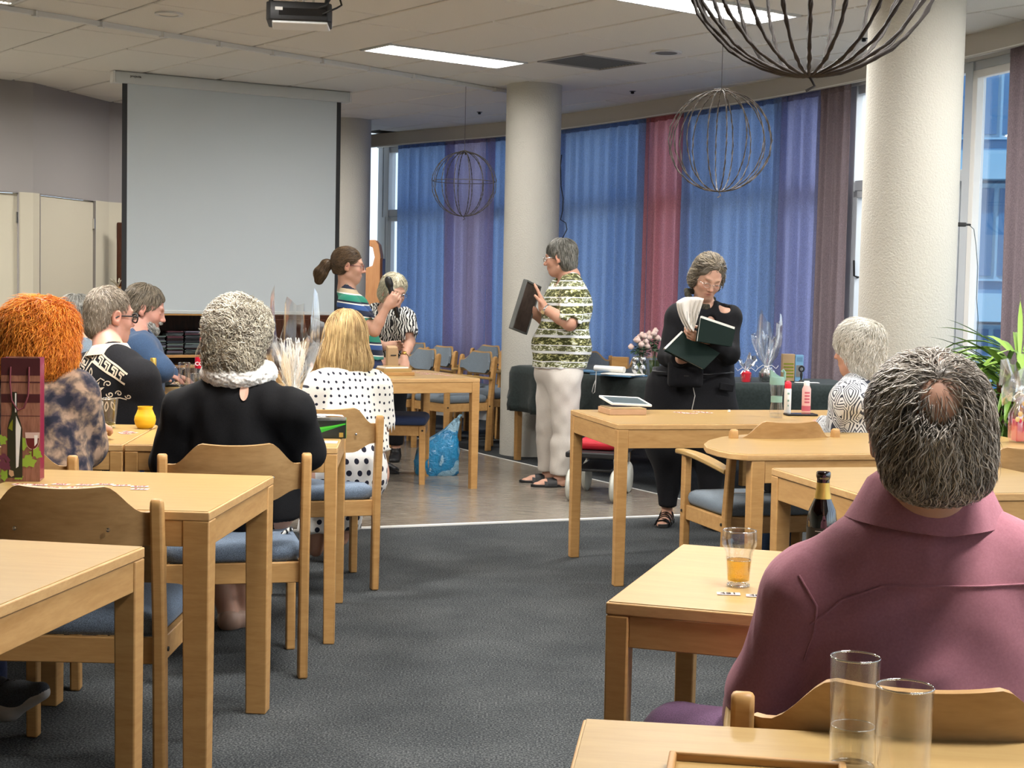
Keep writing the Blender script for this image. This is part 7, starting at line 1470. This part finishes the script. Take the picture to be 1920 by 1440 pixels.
m = MB(); m.lathe([(.0275, .075), (.0275, .105)], 28, capb=False, capt=False); m.build('grip_band', 'sage', t, smooth=60); m = MB(); m.lathe([(.0355, .16), (.0355, .19), (.033, .198)], 28); m.tube([(.0355, 0, .185), (.036, 0, .22), (.028, 0, .232), (.022, 0, .222)], .006, 8); m.hexa([(-.034, -.02, .196), (.02, -.02, .196), (.02, .02, .196), (-.034, .02, .196), (-.034, -.018, .232), (-.005, -.018, .21), (-.005, .018, .21), (-.034, .018, .232)]); m.build('flip_lid', 'sage', t, smooth=40)
m = MB(); m.tube([(.01, 0, .012), (.008, 0, .16)], .005, 8); m.build('straw', 'clear_glass', t, smooth=80); m = MB(); m.lathe([(.028, .004), (.029, .022)], 24); m.build('drink', 'water', t, smooth=60)
p = tb(1476, 777); t = thing('spray_can', 'white slim can with a raspberry red cap', 'can', p, 0, 'slim cans on the long table'); m = MB(); m.lathe([(.0005, 0), (.0165, 0), (.0175, .004), (.0175, .125), (.014, .134)], 24, capb=False); m.build('can_body', 'plastic_white', t, smooth=50); m = MB(); m.lathe([(.0165, .13), (.017, .150), (.0145, .162), (.006, .168)], 24); m.build('cap', 'cola_red', t, smooth=50)
m = MB()
for k, z in enumerate((.105, .07, .045)): m.box((0, -.0178, z), (.010-.002*k, .0008, .009))
m.build('printed_marks', 'sage', t)
p = tb(1511, 773); t = thing('spray_can', 'pale pink slim can with a white cap and rose lettering', 'can', p, 0, 'slim cans on the long table'); m = MB(); m.lathe([(.0005, 0), (.0215, 0), (.0225, .004), (.0225, .118), (.014, .138)], 24, capb=False); m.build('can_body', 'bottle_pink', t, smooth=50); m = MB(); m.lathe([(.015, .136), (.0155, .155), (.012, .160)], 24); m.build('cap', 'plastic_white', t, smooth=50)
mat('rose_print', (.50, .10, .14), .5); m = MB()
for k in range(4): m.sheet([[(.0229*math.cos(-PI/2+a), .0229*math.sin(-PI/2+a), zz) for a in np.linspace(-.6, .6, 7)] for zz in (.048+k*.016, .057+k*.016)], .0003)
m.build('printed_words', 'rose_print', t); m = MB(); m.lathe([(.0227, .008), (.0227, .034)], 24, capb=False, capt=False); m.build('flower_print', 'rose_print', t, smooth=60)
p = tb(1501, 779)+Vector((0, 0, .005)); t = thing('phone', 'black phone lying in front of the pink can', 'phone', p, R(8)); m = MB(); m.box((0, 0, 0), (.155, .078, .009)); m.build('case', 'black', t, bevel=.003); m = MB(); m.box((0, 0, .005), (.145, .070, .001)); m.build('display', 'black_gloss', t)
p = tb(1367, 773); t = thing('paper_twist', 'tiny crumpled white paper on the long table', 'paper', p); m = MB(); m.lathe([(.004, 0), (.008, .004), (.005, .010), (.007, .013)], 7); m.build('crumpled_paper', 'paper', t)
# ---- gift table by the curtain
ZC = .7445
def gp(x, Y): q = at(x, 690, Y); q.z = ZC; return q
mat('rose_petal', (.70, .52, .46), .7); mat('rose_leaf', (.05, .10, .045), .6)
def vase_of_roses(x, Y, label, n, seed, h=.17):
    p = gp(x, Y); t = thing('flower_vase', label, 'flowers', p, 0, 'vases with roses'); r = random.Random(seed); m = MB(); m.lathe([(.0005, 0), (.035, 0), (.037, .01), (.046, h)], 24, capb=False, capt=False); m.build('glass_vase', 'clear_glass', t, smooth=50); m = MB(); m.lathe([(.033, .006), (.040, h*.55)], 20); m.build('water', 'green_glass', t)
    for k in range(n):
        a = 2*PI*k/n+r.uniform(-.3, .3); q = r.uniform(.02, .085) if k else 0; z = h+r.uniform(.06, .12)-q*.4; tip = Vector((q*math.cos(a), q*math.sin(a), z)); m = MB(); m.tube([(q*.15*math.cos(a+2), q*.15*math.sin(a+2), .02), (q*.4*math.cos(a), q*.4*math.sin(a), h*.9), tuple(tip)], .0022, 5); st = m.build('stem', 'rose_leaf', t)
        m = MB()
        for w_ in range(3):
            rr = .023-.006*w_; z0 = tip.z+.002*w_; m.lathe([(.006, -.012), (rr*.8, -.004), (rr, .008+.004*w_), (rr*.82, .016+.005*w_)], 9, (tip.x, tip.y, z0), capb=True, capt=False)
        m.build('rose_bloom', 'rose_petal', st, smooth=60)
        m = MB()
        for w_ in range(5):
            b = r.uniform(0, 6.28); zz = h*r.uniform(.75, 1.2)+.01; c = Vector((q*.6*math.cos(a), q*.6*math.sin(a), zz)); e = c+Vector((.045*math.cos(b), .045*math.sin(b), r.uniform(-.02, .015))); sd = Vector((-math.sin(b), math.cos(b), 0))*.014; mid = (c+e)/2+Vector((0, 0, .008)); m.add([tuple(c), tuple(mid-sd), tuple(e), tuple(mid+sd)], [(0, 1, 2, 3)])
        m.build('leaves', 'rose_leaf', st)
vase_of_roses(1202, 10.55, 'glass vase of pale roses standing left of the woman in black', 9, 1); vase_of_roses(1227, 10.75, 'second vase of pale roses, half hidden behind the woman in black', 7, 2, .19)
for x, Y, lb in ((1191, 10.45, 'left silver globe-shaped candle holder in front of the roses'), (1205, 10.5, 'right silver globe-shaped candle holder in front of the roses')):
    t = thing('candle_holder', lb, 'candle holder', gp(x, Y), 0, 'silver candle holders'); m = MB(); m.lathe([(.018, 0), (.012, .006), (.006, .02), (.02, .04), (.024, .055), (.018, .075), (.008, .085), (.02, .10), (.026, .118), (.021, .135), (.012, .14)], 20); m.build('silver_body', 'silver', t, smooth=50)
t = thing('clear_container', 'clear square plastic container on the dark table next to the woman in black', 'container', gp(1242, 10.25)); m = MB()
for c, s_ in (((0, -.045, .065), (.10, .002, .13)), ((0, .045, .065), (.10, .002, .13)), ((-.05, 0, .065), (.002, .09, .13)), ((.05, 0, .065), (.002, .09, .13)), ((0, 0, .002), (.1, .09, .003))): m.box(c, s_)
m.build('container_body', 'clear_glass', t)
def slabth(name, cat, label, x, Y, w, d_, h, mt_, deg=0, z=0, **k): t = thing(name, label, cat, gp(x, Y)+Vector((0, 0, z)), R(deg), k.get('group')); m = MB(); m.box((0, 0, h/2), (w, d_, h)); m.build(k.get('part', 'cover'), mt_, t, bevel=.002); return t
mat('folder_blue', (.10, .22, .36), .4); t = slabth('folder', 'folder', 'pale blue folder under the white roll on the dark table', 1160, 10.55, .34, .22, .010, 'folder_blue', -40); t = slabth('notepad', 'paper', 'white notepad on top of the pale blue folder', 1168, 10.5, .26, .17, .008, 'paper', -30, .0105)
t = thing('paper_roll', 'thick white paper roll on the dark table right of the striped T-shirt', 'paper', gp(1143, 10.62)+Vector((0, 0, .042)), R(-35)); m = MB(); m.tube([(-.12, 0, 0), (.12, 0, 0)], .022, 14); m.build('roll', 'paper', t, smooth=50)
slabth('cloth_napkin', 'cloth', 'small folded blue cloth at the left part of the dark table', 1105, 10.95, .16, .12, .012, 'folder_blue', -50); slabth('wooden_block', 'block', 'small light wooden block standing behind the dark table, left of the roses', 1163, 11.15, .12, .05, .085, 'shelf_wood', -20, .02)
t = thing('cord', 'looped pale cord hanging over the edge of the dark table', 'cord', gp(1118, 10.62)); q = V3(t.location); m = MB(); m.tube([tuple(V3(at(x, y, Y))-q) for x, y, Y in ((1118, 697, 10.55), (1117, 715, 10.42), (1115, 735, 10.4), (1112, 738, 10.4), (1110, 734, 10.4), (1113, 722, 10.4), (1117, 712, 10.42))], .003, 6); m.build('loop', 'grid_metal', t, smooth=80)
def c2(t): m = MB(); m.lathe([(.03, 0), (.045, .02), (.05, .06), (.04, .085)], 20); m.build('bowl', 'silver', t, smooth=50); m = MB(); m.lathe([(.02, .04), (.03, .055), (.01, .085)], 12, (.01, -.02, 0)); m.build('sweet', 'tissue_orange', t, smooth=50)
cello(1437, 712, ZC, .36, .085, 'clear cellophane gift on the dark table in front of the blue curtain', c2, 9, twist=.28, Y=10.2)
cello(1399, 712, ZC, .15, .06, 'small red and white wrapped gift on the dark table', lambda t: MB().lathe([(.03, 0), (.035, .06), (.01, .075)], 14).build('sweet_box', 'red', t, smooth=50), 5, twist=.55, Y=10.15)
t = slabth('carton', 'box', 'tall brown patterned carton on the dark table', 1477, 10.35, .085, .05, .185, 'cardboard', 3, part='carton_body'); m = MB(); 
for k in range(5): m.box((0, -.0262, .03+k*.022), (.07, .001, .010))
m.build('printed_pattern', 'olive_print', t); t = slabth('carton', 'box', 'tall grey-blue carton next to the brown one', 1497, 10.35, .055, .05, .18, 'facade_pale', 3, part='carton_body'); m = MB(); m.box((0, -.0262, .15), (.04, .001, .03)); m.build('printed_panel', 'folder_blue', t); m = MB(); m.box((0, -.0262, .07), (.045, .001, .08)); m.build('printed_photo', 'vent_grey', t)
t = thing('figurine', 'small dark ornament with a round head in front of the grey-blue carton', 'ornament', gp(1503, 10.22)); m = MB(); m.lathe([(.02, 0), (.018, .008), (.006, .02), (.010, .05), (.007, .07)], 14); m.tube([(.016*math.cos(a), 0, .09+.018*math.sin(a)) for a in np.linspace(0, 2*PI, 15)[:-1]], .006, 7, closed=True); m.build('ornament_body', 'dark_metal', t, smooth=50)
slabth('card', 'paper', 'flat white card at the right end of the dark table', 1514, 10.15, .16, .07, .004, 'paper', 2)
# ---- bags by the armchair
t = thing('handbag', 'black handbag with a strap and white tag on the seat of the armchair', 'bag', (1.24, 6.62, .475), R(17)); P, F = sdf_arrays([rb((1.24, 6.62, .56), (.11, .05, .06), .03)], .012, (), LW(.004, 40)); mesh_np('bag_body', P, F, 'black_cotton', t)
m = MB(); m.tube([(-.1, 0, .1), (-.13, -.05, .16), (-.05, -.07, .19), (.05, -.06, .13)], .010, 6, flat=.4); m.tube([(-.30, -.03, -.001), (-.2, -.05, .0), (-.1, -.05, .005)], .012, 6, flat=.3); m.build('strap', 'black', t, smooth=80); m = MB(); m.box((-.09, -.085, .06), (.035, .003, .05)); m.build('paper_tag', 'paper', t)
t = thing('paper_bag', 'brown-red bag with a crumpled cream top on the carpet under the rounded table', 'bag', onz(1456, 1050, 0), R(10)); mat('bag_brown', (.085, .035, .035), .8); P, F = sdf_arrays([rb(V3(t.location)+V3((0, 0, .13)), (.07, .045, .11), .02)], .01, (), LW(.005, 35)); mesh_np('bag_body', P, F, 'bag_brown', t)
P, F = sdf_arrays([rb(V3(t.location)+V3((0, 0, .265)), (.065, .04, .012), .014)], .007, (), waves(.006, 60, 5)); mesh_np('bag_top', P, F, 'paper', t)
t = thing('blue_bag', 'pale blue cloth bag on the carpet behind the brown beer bottle', 'bag', onz(1588, 1040, 0)); P, F = sdf_arrays([rb(V3(t.location)+V3((0, 0, .12)), (.05, .05, .09), .03)], .01, (), LW(.005, 35)); mesh_np('bag_body', P, F, 'folder_blue', t)
# ---- tray at the very bottom
t = thing('wooden_tray', 'wooden tray of which only the rim shows at the bottom edge', 'tray', tb(1228, 1432)+Vector((.115, -.088, 0)), R(-9)); c0 = (.21, .14)
m = MB(); m.box((0, 0, .004), (c0[0], c0[1], .006)); m.build('tray_base', 'laminate', t)
for c, s_ in (((0, c0[1]/2, .009), (c0[0]+.01, .01, .018)), ((0, -c0[1]/2, .009), (c0[0]+.01, .01, .018)), ((c0[0]/2, 0, .009), (.01, c0[1], .018)), ((-c0[0]/2, 0, .009), (.01, c0[1], .018))): m = MB(); m.box(c, s_); m.build('tray_rim', 'beech', t, bevel=.003)
# ---- pink gift at the right edge
mat('hot_pink', (.75, .04, .12), .35); mat('sweet_gold', (.75, .52, .22), .4)
def c3(t):
    m = MB(); m.box((0.01, 0, .05), (.10, .07, .09)); m.build('pink_box', 'hot_pink', t, bevel=.004)
    for k in range(14): a = rng.uniform(-.04, .04); m = MB(); m.lathe([(.006, -.01), (.011, 0), (.006, .01)], 8, (a, rng.uniform(-.045, -.02), .09+rng.uniform(0, .09))); m.build('wrapped_sweet', rng.choice(['sweet_gold', 'sweet_gold', 'hot_pink']), t, smooth=50)
cello(1918, 828, TOP, .23, .095, 'cellophane gift with a hot pink box and gold sweets at the right edge', c3, 13, twist=.86, Y=6.3)
# ---- big green plant in the window corner
mat('palm_a', (.14, .27, .035), .45); mat('palm_b', (.22, .36, .06), .45); mat('palm_c', (.035, .085, .02), .5); mat('pot_grey', (.25, .24, .22), .7)
pp = at(1903, 900, 7.15); t = thing('palm_plant', 'bushy green plant with long strap leaves in the window corner at the right', 'plant', (pp.x, pp.y, 0)); m = MB(); m.lathe([(.14, 0), (.18, .30), (.19, .33), (.17, .33), (.16, .28)], 28); m.build('pot', 'pot_grey', t, smooth=50)
m = MB(); 
for k in range(5): a = k*1.3; m.tube([(.03*math.cos(a), .03*math.sin(a), .28), (.06*math.cos(a), .06*math.sin(a), .6), (.09*math.cos(a+.3), .09*math.sin(a+.3), .95)], .014, 7)
m.build('stem', 'dark_wood', t, smooth=70); rl = random.Random(4)
for k in range(290):
    a = rl.uniform(0, 2*PI); z0 = rl.uniform(.55, 1.12); L = rl.uniform(.28, .50); up = rl.uniform(-.15, .85); wd = rl.uniform(.012, .021); dx, dy = math.cos(a), math.sin(a); droop = rl.uniform(.25, .75); A1, B1 = [], []; st = Vector((.09*math.cos(a), .09*math.sin(a), z0)); n = 7
    rows = [[], [], []]
    for i in range(n):
        f = i/(n-1); q = st+Vector((dx, dy, 0))*L*f*(1-.12*f)+Vector((0, 0, L*(up*f-droop*f*f))); w = wd*(math.sin(min(1, f*1.15+.12)*PI)**.6 if f < .97 else .05); sd = Vector((-dy, dx, 0))*w
        rows[0].append(tuple(q-sd+Vector((0, 0, w*.35)))); rows[1].append(tuple(q)); rows[2].append(tuple(q+sd+Vector((0, 0, w*.35))))
    m = MB(); m.grid(rows); m.build('leaf', rl.choice(['palm_a', 'palm_a', 'palm_b', 'palm_c']), t, smooth=80)
# ---- cables
t = thing('power_adapter', 'black plug with a thin cable hanging beside the near column', 'plug', at(1803, 421, 8.15)); q = V3(t.location); m = MB(); m.box((0, 0, 0), (.045, .03, .022)); m.tube([(.02, 0, 0), (.05, 0, .0)], .006, 8); m.build('plug', 'black', t, bevel=.004); m = MB(); m.tube([tuple(V3(at(x, y, 8.15))-q) for x, y in ((1816, 421), (1826, 430), (1830, 460), (1833, 500), (1831, 560), (1834, 600), (1830, 660), (1826, 720))], .0022, 5); m.build('cable', 'slate', t, smooth=80)
t = thing('wall_switch', 'white narrow switch plate on the right side of the near column', 'switch', at(1787, 412, 8.0)); m = MB(); m.box((0, 0, 0), (.03, .02, .10)); m.build('plate', 'plastic_white', t, bevel=.003); q = V3(t.location); m = MB(); m.tube([tuple(V3(at(x, y, 8.0))-q) for x, y in ((1785, 430), (1783, 480), (1779, 560), (1776, 620), (1781, 655), (1790, 670))], .002, 5); m.build('wire', 'dark_metal', t, smooth=80)
t = thing('cable', 'thin black cable curling down the right side of the middle column', 'cable', at(1050, 290, 12.2)); q = V3(t.location); m = MB(); m.tube([tuple(V3(at(x, y, 12.2))-q) for x, y in ((1053, 290), (1051, 310), (1052, 350), (1056, 372), (1055, 395), (1051, 412), (1061, 418), (1063, 430), (1055, 446), (1054, 452))], .004, 5); m.build('cord', 'black', t, smooth=80)
